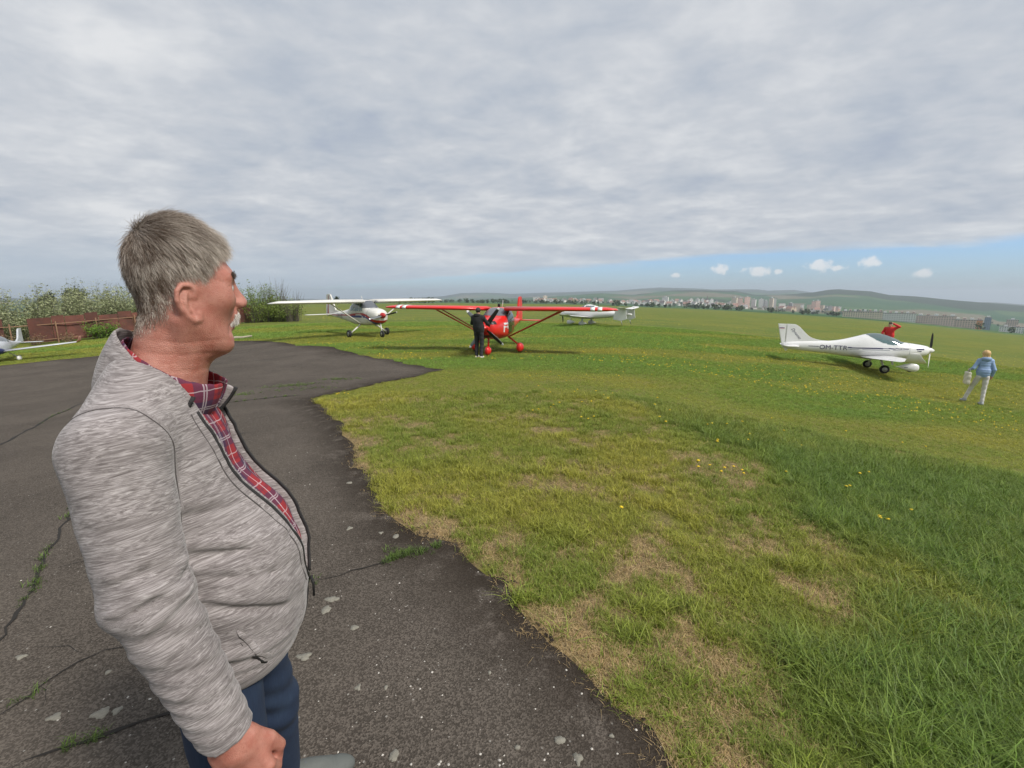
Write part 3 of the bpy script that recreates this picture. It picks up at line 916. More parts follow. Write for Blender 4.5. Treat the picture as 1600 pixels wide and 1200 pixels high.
# ------------------------------------------------------------------ the man in the grey jacket, seen from his right side
MAN_YAW = R(20.0)
man = empty('person', (-0.70, 0.90, gz(-0.70, 0.90) + 0.012), (0, 0, MAN_YAW))
tag(man, 'older grey-haired man in a heather grey zip jacket and plaid shirt, close up, looking away', 'person')
HY = R(27.0); HS = 0.985
H0 = np.array([0.058, 0.0, 1.664])
HM = rotz(HY)
def to_head(p): return ((p - A3(H0)) @ A3(HM)) / f32(HS)
def from_head(q): return np.asarray(q) * HS @ HM.T + H0
# ---- head in its own frame: x towards the nose, y to his left, z up
EARL = [(.012, .010), (.015, .023), (.008, .033), (-.006, .036), (-.017, .027), (-.021, .010), (-.017, -.008), (-.009, -.022), (.001, -.031), (.009, -.030), (.012, -.020)]
def head_sd(q, ears=True):
    qa = q.copy(); qa[:, 1] = np.abs(q[:, 1])
    d = ell(q, (-.001, 0, .030), (.083, .076, .104))
    d = smin(d, ell(q, (.022, 0, -.042), (.059, .060, .084)), .035)
    d = smin(d, cap(qa, (-.006, .050, -.066), (.050, .020, -.112), .022, .020), .03)
    d = smin(d, ell(q, (.054, 0, -.115), (.020, .026, .016)), .02)
    d = smin(d, cap(qa, (.077, .012, .026), (.066, .046, .020), .013, .011), .018)
    d = smin(d, ell(qa, (.054, .040, -.020), (.024, .020, .022)), .03)
    d = smax(d, -ell(qa, (.096, .033, -.002), (.020, .018, .013)), .016)
    d = smin(d, sph(qa, (.069, .032, -.001), .0125), .004)
    d = smin(d, cap(qa, (.080, .022, .008), (.070, .046, .004), .0045, .004), .006)       # upper lid
    d = smin(d, cap(qa, (.079, .023, -.009), (.070, .045, -.008), .0035, .003), .007)     # lower lid
    d = smin(d, chain(q, [(.082, 0, .016), (.093, 0, -.010), (.102, 0, -.030)], [.0095, .0105, .0135]), .014)
    d = smin(d, ell(qa, (.096, .012, -.034), (.012, .009, .009)), .007)
    d = smax(d, -sph(qa, (.102, .0075, -.043), .0045), .004)
    d = smin(d, ell(q, (.079, 0, -.056), (.014, .026, .014)), .012)                        # upper lip mound
    d = smin(d, ell(q, (.080, 0, -.069), (.009, .023, .0055)), .005)
    d = smin(d, ell(q, (.075, 0, -.082), (.010, .021, .007)), .006)
    d = smax(d, -cap(qa, (.092, 0, -.0755), (.068, .028, -.078), .0018, .0015), .004)
    d = smax(d, -cap(qa, (.090, .022, -.040), (.074, .036, -.070), .0026, .0018), .010)    # nasolabial fold
    d = smax(d, -cap(qa, (.072, .034, -.080), (.062, .034, -.098), .002, .0015), .008)     # marionette line
    d = smax(d, -cap(qa, (.066, .052, .004), (.050, .060, .012), .0022, .0010), .004)      # crow's feet
    d = smax(d, -cap(qa, (.066, .052, .000), (.048, .061, -.004), .0022, .0010), .004)
    d = smax(d, -cap(qa, (.066, .050, -.006), (.051, .058, -.016), .0022, .0010), .004)
    # slack throat under the chin
    d = smin(d, ell(q, (.016, 0, -.112), (.046, .042, .026)), .03)
    if ears:
        # right-hand-rule ear plate, tilted away from the skull
        c, s = math.cos(R(24)), math.sin(R(24))
        e = qa - A3((-.010, .0695, -.032))
        ex = e[:, 0] * c - e[:, 1] * s; ey = e[:, 0] * s + e[:, 1] * c
        tl = math.radians(-8)
        ez = e[:, 2] * math.cos(tl) + ex * math.sin(tl); ex = ex * math.cos(tl) - e[:, 2] * math.sin(tl)
        E_ = np.stack([ex, ey, ez], -1)
        de = ell(E_, (-.004, .002, .002), (.019, .0055, .034))
        de = smin(de, chain(E_, [(x, .0075, z) for x, z in EARL], [.0035, .0042, .0045, .0047, .0047, .0045, .0042, .0045, .0062, .0065, .005]), .005)
        de = smax(de, -ell(E_, (.002, .010, -.002), (.009, .008, .014)), .004)
        de = smax(de, -chain(E_, [(.006, .0085, .026), (-.006, .0085, .028), (-.0135, .0085, .018), (-.0135, .0085, .000)], [.003, .003, .003, .0025]), .003)
        de = smin(de, chain(E_, [(-.002, .006, .020), (-.008, .0075, .004), (-.004, .007, -.014)], [.0035, .004, .0035]), .004)
        de = smin(de, ell(E_, (.013, .004, -.006), (.005, .005, .008)), .005)
        d = smin(d, de, .006)
    return d
# ---- body landmarks in the man's frame (x forward, y to his left)
SR, ER, WR = np.array([-.014, -.188, 1.400]), np.array([.016, -.238, 1.165]), np.array([.105, -.255, .870])
SL, EL, WL = np.array([-.014, .188, 1.400]), np.array([-.04, .252, 1.14]), np.array([.06, .255, .87])
LEGR = [(.055, -.090, .88), (.065, -.105, .50), (.02, -.115, .10)]
LEGL = [(.065, .095, .88), (.085, .215, .49), (.06, .345, .10)]
def hand_chain(W, E_, side):
    d_ = (W - E_) / np.linalg.norm(W - E_)
    n_ = np.array([0.10, side, -.10]); n_ -= d_ * (n_ @ d_); n_ /= np.linalg.norm(n_)      # back of the hand
    w_ = np.cross(n_, d_) * (1 if side > 0 else -1)
    if w_[0] < 0: w_ = -w_                                                                   # thumb side points forward
    K = []
    for k, (o, L, z) in enumerate([(.033, .92, .000), (.011, 1.0, .004), (-.011, .95, .001), (-.031, .78, -.006)]):
        a = W + d_ * (.098 + z) + w_ * o + n_ * .003
        p1 = a + (d_ * .80 - n_ * .60) * .044 * L
        p2 = p1 + (-d_ * .18 - n_ * .98) * .028 * L
        p3 = p2 + (-d_ * .92 - n_ * .25) * .022 * L
        K.append([a - d_ * .05 - n_ * .004, a, p1, p2, p3])
    T = [W + d_ * .022 + w_ * .022 - n_ * .006, W + d_ * .062 + w_ * .046 - n_ * .016, W + d_ * .098 + w_ * .050 - n_ * .030, W + d_ * .118 + w_ * .038 - n_ * .040]
    return d_, n_, w_, K, T
HAND_R = hand_chain(WR, ER, -1.0); HAND_L = hand_chain(WL, EL, 1.0)
def hand_sd(p, W, H):
    d_, n_, w_, K, T = H
    M = np.stack([d_, w_, n_], 1)
    d = rbox(p, W + d_ * .058, (.046, .040, .0135), .012, M)
    d = smin(d, cap(p, W - d_ * .06, W + d_ * .03, .029, .030), .02)
    for k, c in enumerate(K):
        d = smin(d, chain(p, c[1:], [.0105, .0098, .0090, .0078]), .006)
        d = smin(d, cap(p, c[0], c[1], .006, .0105), .008)                   # tendon and knuckle
        d = smin(d, sph(p, (c[1] + c[3] + c[4]) / 3, .011), .006)
    return smin(d, chain(p, T, [.017, .0135, .0115, .009]), .012)
def body_sd(p):
    d = head_sd(to_head(p)) * f32(HS) if p[:, 2].max() > 1.40 else f32(1.0)
    nk = cap(p, from_head((-.010, 0, -.045)), (.0, 0, 1.44), .057, .068)
    nk = smin(nk, cap(p, from_head((-.004, 0, -.105)), (.014, 0, 1.45), .036, .040), .03)
    d = smin(d, nk, .022)
    # two tendons of the turned neck
    d = smin(d, cap(p, from_head((-.02, -.060, -.065)), (.055, -.018, 1.47), .011, .009), .018)
    if p[:, 2].max() > 1.45:
        for zc, tl_ in ((1.545, .16), (1.515, .22), (1.568, .10)):
            e = np.abs(p[:, 2] - f32(zc) + f32(tl_) * (p[:, 0] - f32(.02)) + f32(.004) * np.sin(p[:, 1] * 60))
            d = d + f32(.0007) * np.exp(-(e / f32(.004)) ** 2) * (p[:, 0] > -.02)
    t_ = torso_outer(p) + f32(.036)
    for s_, e_, w_ in ((SR, ER, WR), (SL, EL, WL)):
        t_ = smin(t_, chain(p, [s_ * [1, .9, 1], e_, w_], [.045, .038, .029]), .02)
    for L in (LEGR, LEGL):
        t_ = smin(t_, chain(p, L, [.062, .050, .042]), .02)
    d = smin(d, t_, .05)
    for W_, H_ in ((WR, HAND_R), (WL, HAND_L)):
        if bbox_hits(p, [W_ - .12, W_ + .12], .06): d = smin(d, hand_sd(p, W_, H_), .012)
    return d
# ---- clothes
def torso_outer(p):
    d = ell(p, (.006, 0, 1.275), (.124, .184, .225))
    for s in (-1, 1):
        d = smin(d, cap(p, (-.008, s * .05, 1.480), (-.012, s * .158, 1.416), .066, .068), .05)
    d = smin(d, ell(p, (.086, 0, 1.065), (.154, .184, .215)), .08)
    d = smin(d, ell(p, (.062, 0, .925), (.150, .182, .13)), .06)
    return d
def sleeve_sd(p, S_, E_, W_):
    ab = A3(E_ - S_); s1 = ((p - A3(S_)) @ ab) / f32(ab @ ab)
    ab2 = A3(W_ - E_); s2 = ((p - A3(E_)) @ ab2) / f32(ab2 @ ab2)
    d = smin(cap(p, S_, E_, .072, .060), cap(p, E_, W_ - (W_ - E_) * .01, .060, .044), .02)
    # soft horizontal bunching round the elbow and down the forearm
    an = np.arctan2(p[:, 1] - f32(E_[1]), p[:, 0] - f32(E_[0]))
    z = p[:, 2]
    m1 = np.exp(-((s2 - f32(.10)) / f32(.42)) ** 2)
    d = d + f32(.0022) * np.sin(z * 98 + 2.2 * np.sin(an * 1.5 + .6 + z * 11) + 31 * p[:, 0]) * m1
    d = d + f32(.0014) * np.sin(z * 205 + 2.5 * np.sin(an * 1.0) + 40 * p[:, 0]) * np.exp(-((s2 - f32(.65)) / f32(.5)) ** 2)
    d = d + f32(.0016) * np.sin(z * 60 + 3 * an) * np.clip(1 - s1, 0, 1)
    if S_[1] < 0:
        for pts, sg, am in SLEEVE_CR:
            if not bbox_hits(p, pts, .05): continue
            d = d + f32(am) * np.exp(-(polyd(p, [A3(q) for q in pts]) / f32(sg)) ** 2) - f32(am * .6) * np.exp(-(polyd(p, [A3(q) + A3((0, 0, .016)) for q in pts]) / f32(sg * 1.5)) ** 2)
    d = np.maximum(d, (s2 - f32(1.0)) * f32(np.linalg.norm(ab2)))
    return d
CREASES = [([(-.02, -.205, 1.21), (.06, -.18, 1.185), (.14, -.14, 1.165), (.20, -.08, 1.14)], .0085, .007), ([(.0, -.205, 1.165), (.10, -.18, 1.135), (.18, -.13, 1.10)], .007, .006),
           ([(-.01, -.20, 1.12), (.07, -.195, 1.09), (.15, -.16, 1.05), (.20, -.12, 1.01)], .008, .0075), ([(.0, -.20, 1.27), (.06, -.17, 1.26), (.10, -.12, 1.25)], .010, .004),
           ([(.10, -.18, .95), (.16, -.16, .93), (.21, -.10, .92)], .009, .006), ([(.0, -.20, 1.0), (.05, -.20, .97), (.10, -.19, .95)], .009, .005), ([(.23, -.07, 1.0), (.235, -.05, .95), (.22, -.05, .90)], .007, .005)]
def vee(z):
    """half-width of the open front at height z"""
    return np.clip((z - 1.01) / (1.44 - 1.01), 0, 1.4) ** 0.55 * 0.094
def vee_mid(z):
    """the left front hangs further open than the right"""
    return np.clip((z - 1.01) / (1.44 - 1.01), 0, 1.4) ** 0.9 * 0.024
SLEEVE_CR = [([(.080, -.225, 1.195), (.045, -.292, 1.180), (-.01, -.300, 1.160)], .0065, .0060), ([(.092, -.230, 1.160), (.065, -.292, 1.140), (.015, -.304, 1.110)], .0065, .0055), ([(.065, -.215, 1.230), (.030, -.285, 1.225), (-.02, -.295, 1.21)], .007, .004),
             ([(.110, -.245, 1.105), (.080, -.302, 1.085), (.04, -.305, 1.06)], .006, .0045), ([(.125, -.25, 1.03), (.10, -.303, 1.01), (.06, -.30, .985)], .006, .0035), ([(.06, -.20, 1.32), (.03, -.262, 1.30), (-.03, -.265, 1.30)], .009, .003)]
def torso_folds(p):
    d = torso_outer(p)
    for pts, sg, am in CREASES:
        if not bbox_hits(p, pts, .05): continue
        e = polyd(p, [A3(q) for q in pts])
        d = d + f32(am * 1.2) * np.exp(-(e / f32(sg)) ** 2)
        e2 = polyd(p, [A3(q) + A3((0, 0, .020)) for q in pts])
        d = d - f32(am * .75) * np.exp(-(e2 / f32(sg * 1.5)) ** 2)
    d = d + f32(.0022) * np.sin(p[:, 2] * 70 + p[:, 0] * 42 + p[:, 1] * 18) * np.exp(-((p[:, 2] - f32(1.09)) / f32(.12)) ** 2)
    # elastic hem gathers the cloth in
    hem = np.exp(-((p[:, 2] + f32(.25) * p[:, 0] - f32(.945)) / f32(.010)) ** 2)
    return d + f32(.004) * hem
def jacket_sd(p):
    d = torso_folds(p)
    for s_, e_, w_ in ((SR, ER, WR), (SL, EL, WL)):
        ds = sleeve_sd(p, s_, e_, w_)
        seam = np.exp(-((d - ds) / f32(.006)) ** 2)
        d = smin(d, ds, .022) + f32(.0022) * seam * (p[:, 2] > f32(1.2))
    d = smax(d, f32(.888) - f32(.25) * np.clip(p[:, 0], -.1, .3) - p[:, 2], .012)
    # neck hole, then the unzipped front
    d = smax(d, -cap(p, (.006, 0, 1.43), (.06, 0, 1.70), .083, .095), .010)
    v = np.abs(p[:, 1] - vee_mid(p[:, 2]).astype(f32)) - vee(p[:, 2]).astype(f32)
    v = np.maximum(v, f32(.02) - p[:, 0])
    return smax(d, -v, .010)
def shirt_sd(p):
    d = torso_outer(p) + f32(.017)
    d = d + f32(.003) * np.exp(-((p[:, 1] + f32(.010)) / f32(.006)) ** 2) - f32(.0025) * np.exp(-((p[:, 1] - f32(.012)) / f32(.014)) ** 2)
    d = d + f32(.002) * np.sin(p[:, 2] * 55 + p[:, 1] * 60)
    d = smax(d, f32(.90) - p[:, 2], .01)
    return smax(d, -cap(p, (.006, 0, 1.45), (.06, 0, 1.70), .070, .080), .008)
def jeans_sd(p):
    d = ell(p, (.062, 0, .92), (.118, .164, .12))
    for i, L in enumerate((LEGR, LEGL)):
        e = smin(cap(p, L[0], L[1], .080, .066), cap(p, L[1], L[2], .066, .060), .03)
        e = e + f32(.003) * np.sin(p[:, 2] * 75 + p[:, 0] * 55 + i) * np.exp(-((p[:, 2] - f32(.55)) / f32(.16)) ** 2)
        d = smin(d, e, .018)
    d = smax(d, p[:, 2] - f32(.98), .01)
    return smax(d, f32(.045) - p[:, 2], .006)
def shoe_sd_for(L, yaw):
    a = np.array(L[2]); M = rotz(yaw)
    def f(p):
        q = (p - A3((a[0], a[1], 0))) @ A3(M)
        d = smin(ell(q, (.135, 0, .040), (.095, .046, .040)), ell(q, (.0, 0, .055), (.075, .040, .055)), .05)
        d = smin(d, ell(q, (.06, 0, .07), (.09, .036, .04)), .03)
        d = d + f32(.003) * np.exp(-((q[:, 0] - f32(.165)) / f32(.006)) ** 2) + f32(.002) * np.exp(-((np.abs(q[:, 1]) - f32(.02)) / f32(.004)) ** 2) * (q[:, 0] < .15)
        return smax(d, -q[:, 2] , .004)
    return f
# ---- materials
skin_m, t = new_mat('weathered_skin')
P0 = t.n('ShaderNodeTexCoord').outputs['Object']
n1 = t.noise(P0, 34.0, 6.0, 0.7); n2 = t.noise(P0, 210.0, 4.0, 0.7); n3 = t.noise(P0, 9.0, 3.0, 0.5)
c = t.mix(t.smooth(n1, 0.30, 0.72), (0.47, 0.215, 0.162), (0.37, 0.128, 0.090))
c = t.mix(t.math('MULTIPLY', t.smooth(n3, 0.45, 0.7), 0.5), c, (0.49, 0.245, 0.19))
c = t.mix(t.math('MULTIPLY', t.smooth(n2, 0.56, 0.72), 0.45), c, (0.24, 0.085, 0.060))
sc_ = t.n('ShaderNodeAttribute', attribute_name='scalp').outputs['Fac']
c = t.mix(t.math('MULTIPLY', sc_, 0.8), c, (0.17, 0.135, 0.11))
t.link(c, t.b.inputs['Base Color'])
t.b.inputs['Roughness'].default_value = 0.48
t.b.inputs['Subsurface Weight'].default_value = 0.12
t.b.inputs['Subsurface Radius'].default_value = (0.006, 0.0025, 0.0015)
wr = t.n('ShaderNodeTexVoronoi', feature='DISTANCE_TO_EDGE', ins={'Vector': P0, 'Scale': 330.0})
bump(t, t.math('ADD', t.math('MULTIPLY', t.smooth(wr.outputs[0], 0.0, 0.25), 0.6), t.noise(P0, 60.0, 5.0, 0.6)), 0.5, 0.0016)

def heather_mat():
    m, t = new_mat('heather_jersey')
    hq = t.n('ShaderNodeAttribute', attribute_name='hq').outputs['Vector']
    w = t.noise(hq, 5.0, 2.0, 0.5)
    hv = t.vmath('ADD', hq, t.vmath('SCALE', t.n('ShaderNodeCombineXYZ', ins={0: w, 1: w, 2: w}).outputs[0], scale=0.25))
    a = t.noise(hv, 40.0, 3.0, 0.65, 0.3); b = t.noise(hv, 95.0, 2.0, 0.6); big = t.noise(hq, 3.0, 3.0, 0.5)
    f = t.math('ADD', t.math('MULTIPLY', a, 0.72), t.math('MULTIPLY', b, 0.28))
    f = t.math('ADD', f, t.math('MULTIPLY', t.math('SUBTRACT', big, 0.5), 0.18))
    col = t.ramp(f, [(0.34, (0.125, 0.108, 0.106)), (0.45, (0.195, 0.173, 0.170)), (0.54, (0.285, 0.257, 0.254)), (0.66, (0.42, 0.388, 0.385))])
    t.link(col, t.b.inputs['Base Color'])
    t.b.inputs['Roughness'].default_value = 0.92
    t.b.inputs['Specular IOR Level'].default_value = 0.2
    t.b.inputs['Sheen Weight'].default_value = 0.15
    P0 = t.n('ShaderNodeTexCoord').outputs['Object']
    bump(t, t.math('ADD', f, t.math('MULTIPLY', t.noise(P0, 700.0, 2.0, 0.6), 0.5)), 0.35, 0.0015)
    return m
heather = heather_mat()
black_tape = simple_mat('black_zip_tape', (0.014, 0.013, 0.014), 0.6, var=0.3, vscale=120, bumpy=0.4)
seam_m = simple_mat('seam_thread', (0.075, 0.066, 0.065), 0.9, var=0.2, vscale=80)
plaid_m, t = new_mat('plaid_cotton')
pu = t.n('ShaderNodeAttribute', attribute_name='pq').outputs['Vector']
sp = t.n('ShaderNodeSeparateXYZ', ins={0: pu})
def band(t, v, period, lo_, hi_):
    fr = t.math('FRACT', t.math('DIVIDE', v, period))
    return t.math('MULTIPLY', t.math('GREATER_THAN', fr, lo_), t.math('LESS_THAN', fr, hi_))
PER = 0.074
u_, v_ = sp.outputs[0], sp.outputs[1]
nu, nv = band(t, u_, PER, .08, .52), band(t, v_, PER, .08, .52)
nf_ = t.math('SUBTRACT', 1.0, t.math('MULTIPLY', t.math('SUBTRACT', 1.0, t.math('MULTIPLY', nu, .62)), t.math('SUBTRACT', 1.0, t.math('MULTIPLY', nv, .62))))
cc = t.mix(nf_, (0.27, 0.012, 0.018), (0.010, 0.016, 0.060))
mids = t.math('ADD', band(t, u_, PER, .62, .70), band(t, v_, PER, .62, .70))
cc = t.mix(t.math('MULTIPLY', mids, 0.42), cc, (0.09, 0.008, 0.03))
wl = t.math('ADD', t.math('ADD', band(t, u_, PER, .27, .30), band(t, u_, PER, .33, .36)), t.math('ADD', band(t, v_, PER, .27, .30), band(t, v_, PER, .33, .36)))
wl = t.math('ADD', wl, t.math('ADD', band(t, u_, PER, .80, .83), band(t, v_, PER, .80, .83)), clamp=True)
cc = t.mix(t.math('MULTIPLY', wl, 0.48), cc, (0.62, 0.56, 0.58))
P0 = t.n('ShaderNodeTexCoord').outputs['Object']
cc = t.mix(t.math('MULTIPLY', t.noise(P0, 500.0, 2.0, 0.6), 0.08), cc, (0.35, 0.2, 0.22))
t.link(cc, t.b.inputs['Base Color']); t.b.inputs['Roughness'].default_value = 0.85
bump(t, t.noise(P0, 900.0, 2.0, 0.6), 0.3, 0.001)
denim, t = new_mat('blue_denim')
P0 = t.n('ShaderNodeTexCoord').outputs['Object']
st_ = t.n('ShaderNodeMapping', ins={'Vector': P0, 'Scale': (260, 260, 30)}).outputs[0]
n1 = t.noise(st_, 1.0, 3.0, 0.6); n2 = t.noise(P0, 12.0, 4.0, 0.6)
c = t.mix(n1, (0.006, 0.014, 0.036), (0.016, 0.034, 0.075)); c = t.mix(t.math('MULTIPLY', t.smooth(n2, 0.5, 0.8), 0.4), c, (0.03, 0.055, 0.10))
t.link(c, t.b.inputs['Base Color']); t.b.inputs['Roughness'].default_value = 0.85; bump(t, n1, 0.3, 0.0015)
shoe_m = simple_mat('grey_trainer', (0.10, 0.108, 0.10), 0.75, var=0.2, vscale=40)
sole_m = simple_mat('pale_sole', (0.26, 0.26, 0.25), 0.8, var=0.2, vscale=40)
lace_m = simple_mat('blue_lace', (0.10, 0.10, 0.42), 0.8)
# ---- meshes
ZS = [(.68, .014), (.90, .0034), (1.45, .014), (1.9, .0027)]
body, BV = sdf_obj('body', body_sd, (-.30, -.36, .02), (.34, .36, 1.84), (.0030, .0030, ZS), skin_m, man)
jacket, JV = sdf_obj('jacket', jacket_sd, (-.26, -.37, .78), (.32, .37, 1.60), .0048, heather, man)
# direction of the knit: streaks run across the sleeve and round the trunk
K_ = 9.0
pj = JV.astype(f32)
dt = torso_outer(pj); hq = JV * np.array([1, 1, K_])
best = dt + 0.002
for s_, e_, w_ in ((SR, ER, WR), (SL, EL, WL)):
    for a_, b_, r0_, r1_ in ((s_, e_, .072, .060), (e_, w_, .060, .044)):
        dd = cap(pj, a_, b_, r0_, r1_); ax = (b_ - a_) / np.linalg.norm(b_ - a_)
        al = JV @ ax; h2 = JV + np.outer(al * (K_ - 1), ax)
        upd = dd < best
        hq[upd] = h2[upd] + 3.0; best = np.where(upd, dd, best)
add_attr(jacket, 'hq', 'FLOAT_VECTOR', 'POINT', hq)
shirt, SV = sdf_obj('shirt', shirt_sd, (-.24, -.24, .93), (.28, .24, 1.58), .006, plaid_m, man)
add_attr(shirt, 'pq', 'FLOAT_VECTOR', 'POINT', np.c_[np.arctan2(SV[:, 1], SV[:, 0] + .06) * .22 + .004 + SV[:, 2] * .05, SV[:, 2] * 1.0 - np.abs(SV[:, 1]) * .12, np.zeros(len(SV))])
jeans, _ = sdf_obj('jeans', jeans_sd, (-.24, -.28, .02), (.30, .30, 1.06), .0075, denim, man)
for L, yw in ((LEGR, R(-8)), (LEGL, R(4))):
    a = np.array(L[2])
    so, _ = sdf_obj('shoe', shoe_sd_for(L, yw), (a[0] - .14, a[1] - .14, -.02), (a[0] + .28, a[1] + .14, .17), .006, shoe_m, man)
    M = rotz(yw)
    def sole_f(p, a=a, M=M):
        q = (p - A3((a[0], a[1], 0))) @ A3(M)
        return rbox(q, (.075, 0, .013), (.146, .044, .013), .010) + f32(.06) * np.clip(np.abs(q[:, 1]) - f32(.05) + f32(.25) * np.clip(np.abs(q[:, 0] - f32(.075)) - f32(.09), 0, 1), 0, 1) * 8
    sdf_obj('sole', sole_f, (a[0] - .14, a[1] - .14, -.02), (a[0] + .28, a[1] + .14, .06), .006, sole_m, so)
    for k in range(4):
        pts = [np.array([.045 + .030 * k, y_, .118 - .0105 * k - abs(y_) * .7]) @ M.T + np.array([a[0], a[1], 0]) for y_ in (-.03, -.015, 0, .015, .03)]
        tube('lace', pts, .0035, lace_m, so, 6)
# points on the jacket surface, found along x from the front
def front_x(y, z, fn, x0=.34, x1=0.0):
    xs = np.linspace(x0, x1, 140)
    d = fn(np.stack([xs, np.full_like(xs, y), np.full_like(xs, z)], -1).astype(f32))
    i = int(np.argmax(d < 0))
    return xs[i]
def side_y(x, z, fn, y0=-.40, y1=0.0):
    ys = np.linspace(y0, y1, 160)
    d = fn(np.stack([np.full_like(ys, x), ys, np.full_like(ys, z)], -1).astype(f32))
    return ys[int(np.argmax(d < 0))]
zl = np.linspace(1.432, 1.01, 34)
for sgn, off, rad, nm, fl_ in ((-1, .016, .0036, 'zip_tape', .5), (1, .006, .0085, 'zip_tape', .45)):
    pts = []; nn = []
    for z in zl:
        y = float(vee_mid(np.array([z]))[0]) + sgn * (float(vee(np.array([z]))[0]) + off)
        x = front_x(y, z, torso_folds)
        pts.append((x + .0015, y, z)); nn.append((.85, sgn * .35, .1))
    tube(nm, pts, rad, black_tape, man, 8, flat=(nn, fl_))
# the zip closes the last stretch; puller dangling at its top
pts = [(front_x(-.004, z, torso_folds) + .001, -.004, z) for z in np.linspace(1.01, .85, 12)]
tube('zip_tape', pts, .004, black_tape, man, 8, flat=([(1, 0, 0)] * 12, .5))
px_ = front_x(-.012, 1.0, torso_folds)
tube('zip_puller', [(px_ + .006, -.012, 1.005), (px_ + .010, -.014, .985), (px_ + .009, -.015, .955)], [.004, .0028, .0024], black_tape, man, 6)
# placket stitching parallel to the zip, and the armhole seam
pts = []; 
for z in zl:
    y = float(vee_mid(np.array([z]))[0]) - (float(vee(np.array([z]))[0]) + .034)
    pts.append((front_x(y, z, torso_folds) + .0006, y, z))
tube('placket_seam', pts, .0016, seam_m, man, 6)
# armhole seams follow the line where sleeve meets trunk
for s_, e_, w_ in ((SR, ER, WR), (SL, EL, WL)):
    df = np.abs(torso_folds(pj) - sleeve_sd(pj, s_, e_, w_))
    selv = (df < .004) & (JV[:, 2] > 1.22) & (np.linalg.norm(JV - s_, axis=1) < .24)
    q = JV[selv]; c_ = q.mean(0)
    an = np.arctan2(q[:, 2] - c_[2], q[:, 0] - c_[0]); pts = []
    for k in range(44):
        m_ = np.abs((an - (-math.pi + 2 * math.pi * (k + .5) / 44) + math.pi) % (2 * math.pi) - math.pi) < .10
        if m_.any(): pts.append(q[m_].mean(0) + np.array([0, math.copysign(.0008, s_[1]), 0]))
    a0s = np.array([math.atan2(p[2] - c_[2], p[0] - c_[0]) for p in pts])
    gap_ = np.argmax(np.diff(np.concatenate([a0s, [a0s[0] + 2 * math.pi]])))
    pts = pts[gap_ + 1:] + pts[:gap_ + 1]
    pts = np.array(pts); pts[1:-1] = (pts[:-2] + pts[1:-1] * 2 + pts[2:]) / 4
    tube('armhole_seam', pts, .0014, seam_m, man, 6)
# slanted welt pocket
wp_ = []
for f in np.linspace(0, 1, 9):
    x, z = .122 + .045 * f, 1.02 - .11 * f
    wp_.append((x, side_y(x, z, torso_folds) - .001, z))
tube('pocket_welt', wp_, [.003] + [.006] * 7 + [.003], heather, man, 8, flat=([(.5, -.85, 0)] * 9, .22))
wv = np.array([v.co[:] for v in bpy.data.objects[[o.name for o in man.children if o.name.startswith('pocket_welt')][0]].data.vertices])
add_attr([o for o in man.children if o.name.startswith('pocket_welt')][0], 'hq', 'FLOAT_VECTOR', 'POINT', wv * np.array([1, 1, K_]) + 2.0)
wp2 = [(p[0] - .010, side_y(p[0] - .010, p[2] - .004, torso_folds) - .0006, p[2] - .004) for p in wp_[2:]]
tube('pocket_slit', wp2, [.0004, .001, .0016, .002, .0024, .003, .002], black_tape, man, 6, flat=([(.5, -.85, 0)] * 7, .4))
def collar_mesh(name, mat, gap, rb, rt, zb, zt, th, attr, cx=.012, tip=0.0, n=56, m=7):
    """stand collar: ring open at the front; zb/zt give base and top heights by angle from the front"""
    ph = np.linspace(gap[0], 360 - gap[1], n); V = []; F = []
    for layer in (0, 1):
        for j in range(m):
            f = j / (m - 1)
            for a in ph:
                b = a if a <= 180 else 360 - a                      # 0 front, 180 back
                w = ((1 - math.cos(R(b))) / 2) ** 1.5
                rx = (rb[0] * (1 - f) + rt[0] * f) + layer * th; ry = (rb[1] * (1 - f) + rt[1] * f) + layer * th
                z = (zb[0] * (1 - w) + zb[1] * w) * (1 - f) + (zt[0] * (1 - w) + zt[1] * w) * f
                bulge = .006 * math.sin(math.pi * f) + tip * (1 - w) ** 3 * f
                xx = cx - .028 * (1 - f) + .012 * f
                V.append((xx + (rx + bulge) * math.cos(R(a)), (ry + bulge) * -math.sin(R(a)), z + .0015 * math.sin(a * .35)))
    L = n * m
    for j in range(m - 1):
        for i in range(n - 1):
            q = j * n + i
            F += [(q, q + n, q + n + 1, q + 1), (L + q, L + q + 1, L + q + n + 1, L + q + n)]
    for i in range(n - 1):
        q = (m - 1) * n + i; F.append((q, L + q, L + q + 1, q + 1))
        F.append((i, i + 1, L + i + 1, L + i))
    for j in range(m - 1):
        q = j * n; F.append((q, L + q, L + q + n, q + n))
        q = j * n + n - 1; F.append((q, q + n, L + q + n, L + q))
    o = mesh_obj(name, V, F, mat, man)
    VV = np.array(V)
    if attr == 'hq':
        add_attr(o, 'hq', 'FLOAT_VECTOR', 'POINT', VV * np.array([1, 1, K_]) + 7.0)
    else:
        add_attr(o, 'pq', 'FLOAT_VECTOR', 'POINT', np.c_[np.arctan2(VV[:, 1], VV[:, 0]) * .09, VV[:, 2] * 1.0, np.zeros(len(VV))])
    sb = o.modifiers.new('smooth', 'SUBSURF'); sb.levels = 1; sb.render_levels = 1
    return o, VV, n, m
col_o, CV, cn, cm = collar_mesh('collar', heather, (66, 44), (.094, .088), (.085, .081), (1.385, 1.478), (1.440, 1.588), .007, 'hq', tip=.022, cx=.024)
# black binding along the collar ends
for end in (0, cn - 1):
    pts = [CV[cn * cm + j * cn + end] for j in range(cm)]
    tube('collar_binding', pts, .0042, black_tape, man, 6)
collar_mesh('shirt_collar', plaid_m, (14, 14), (.083, .079), (.077, .074), (1.405, 1.492), (1.474, 1.570), .004, 'pq', cx=.024)
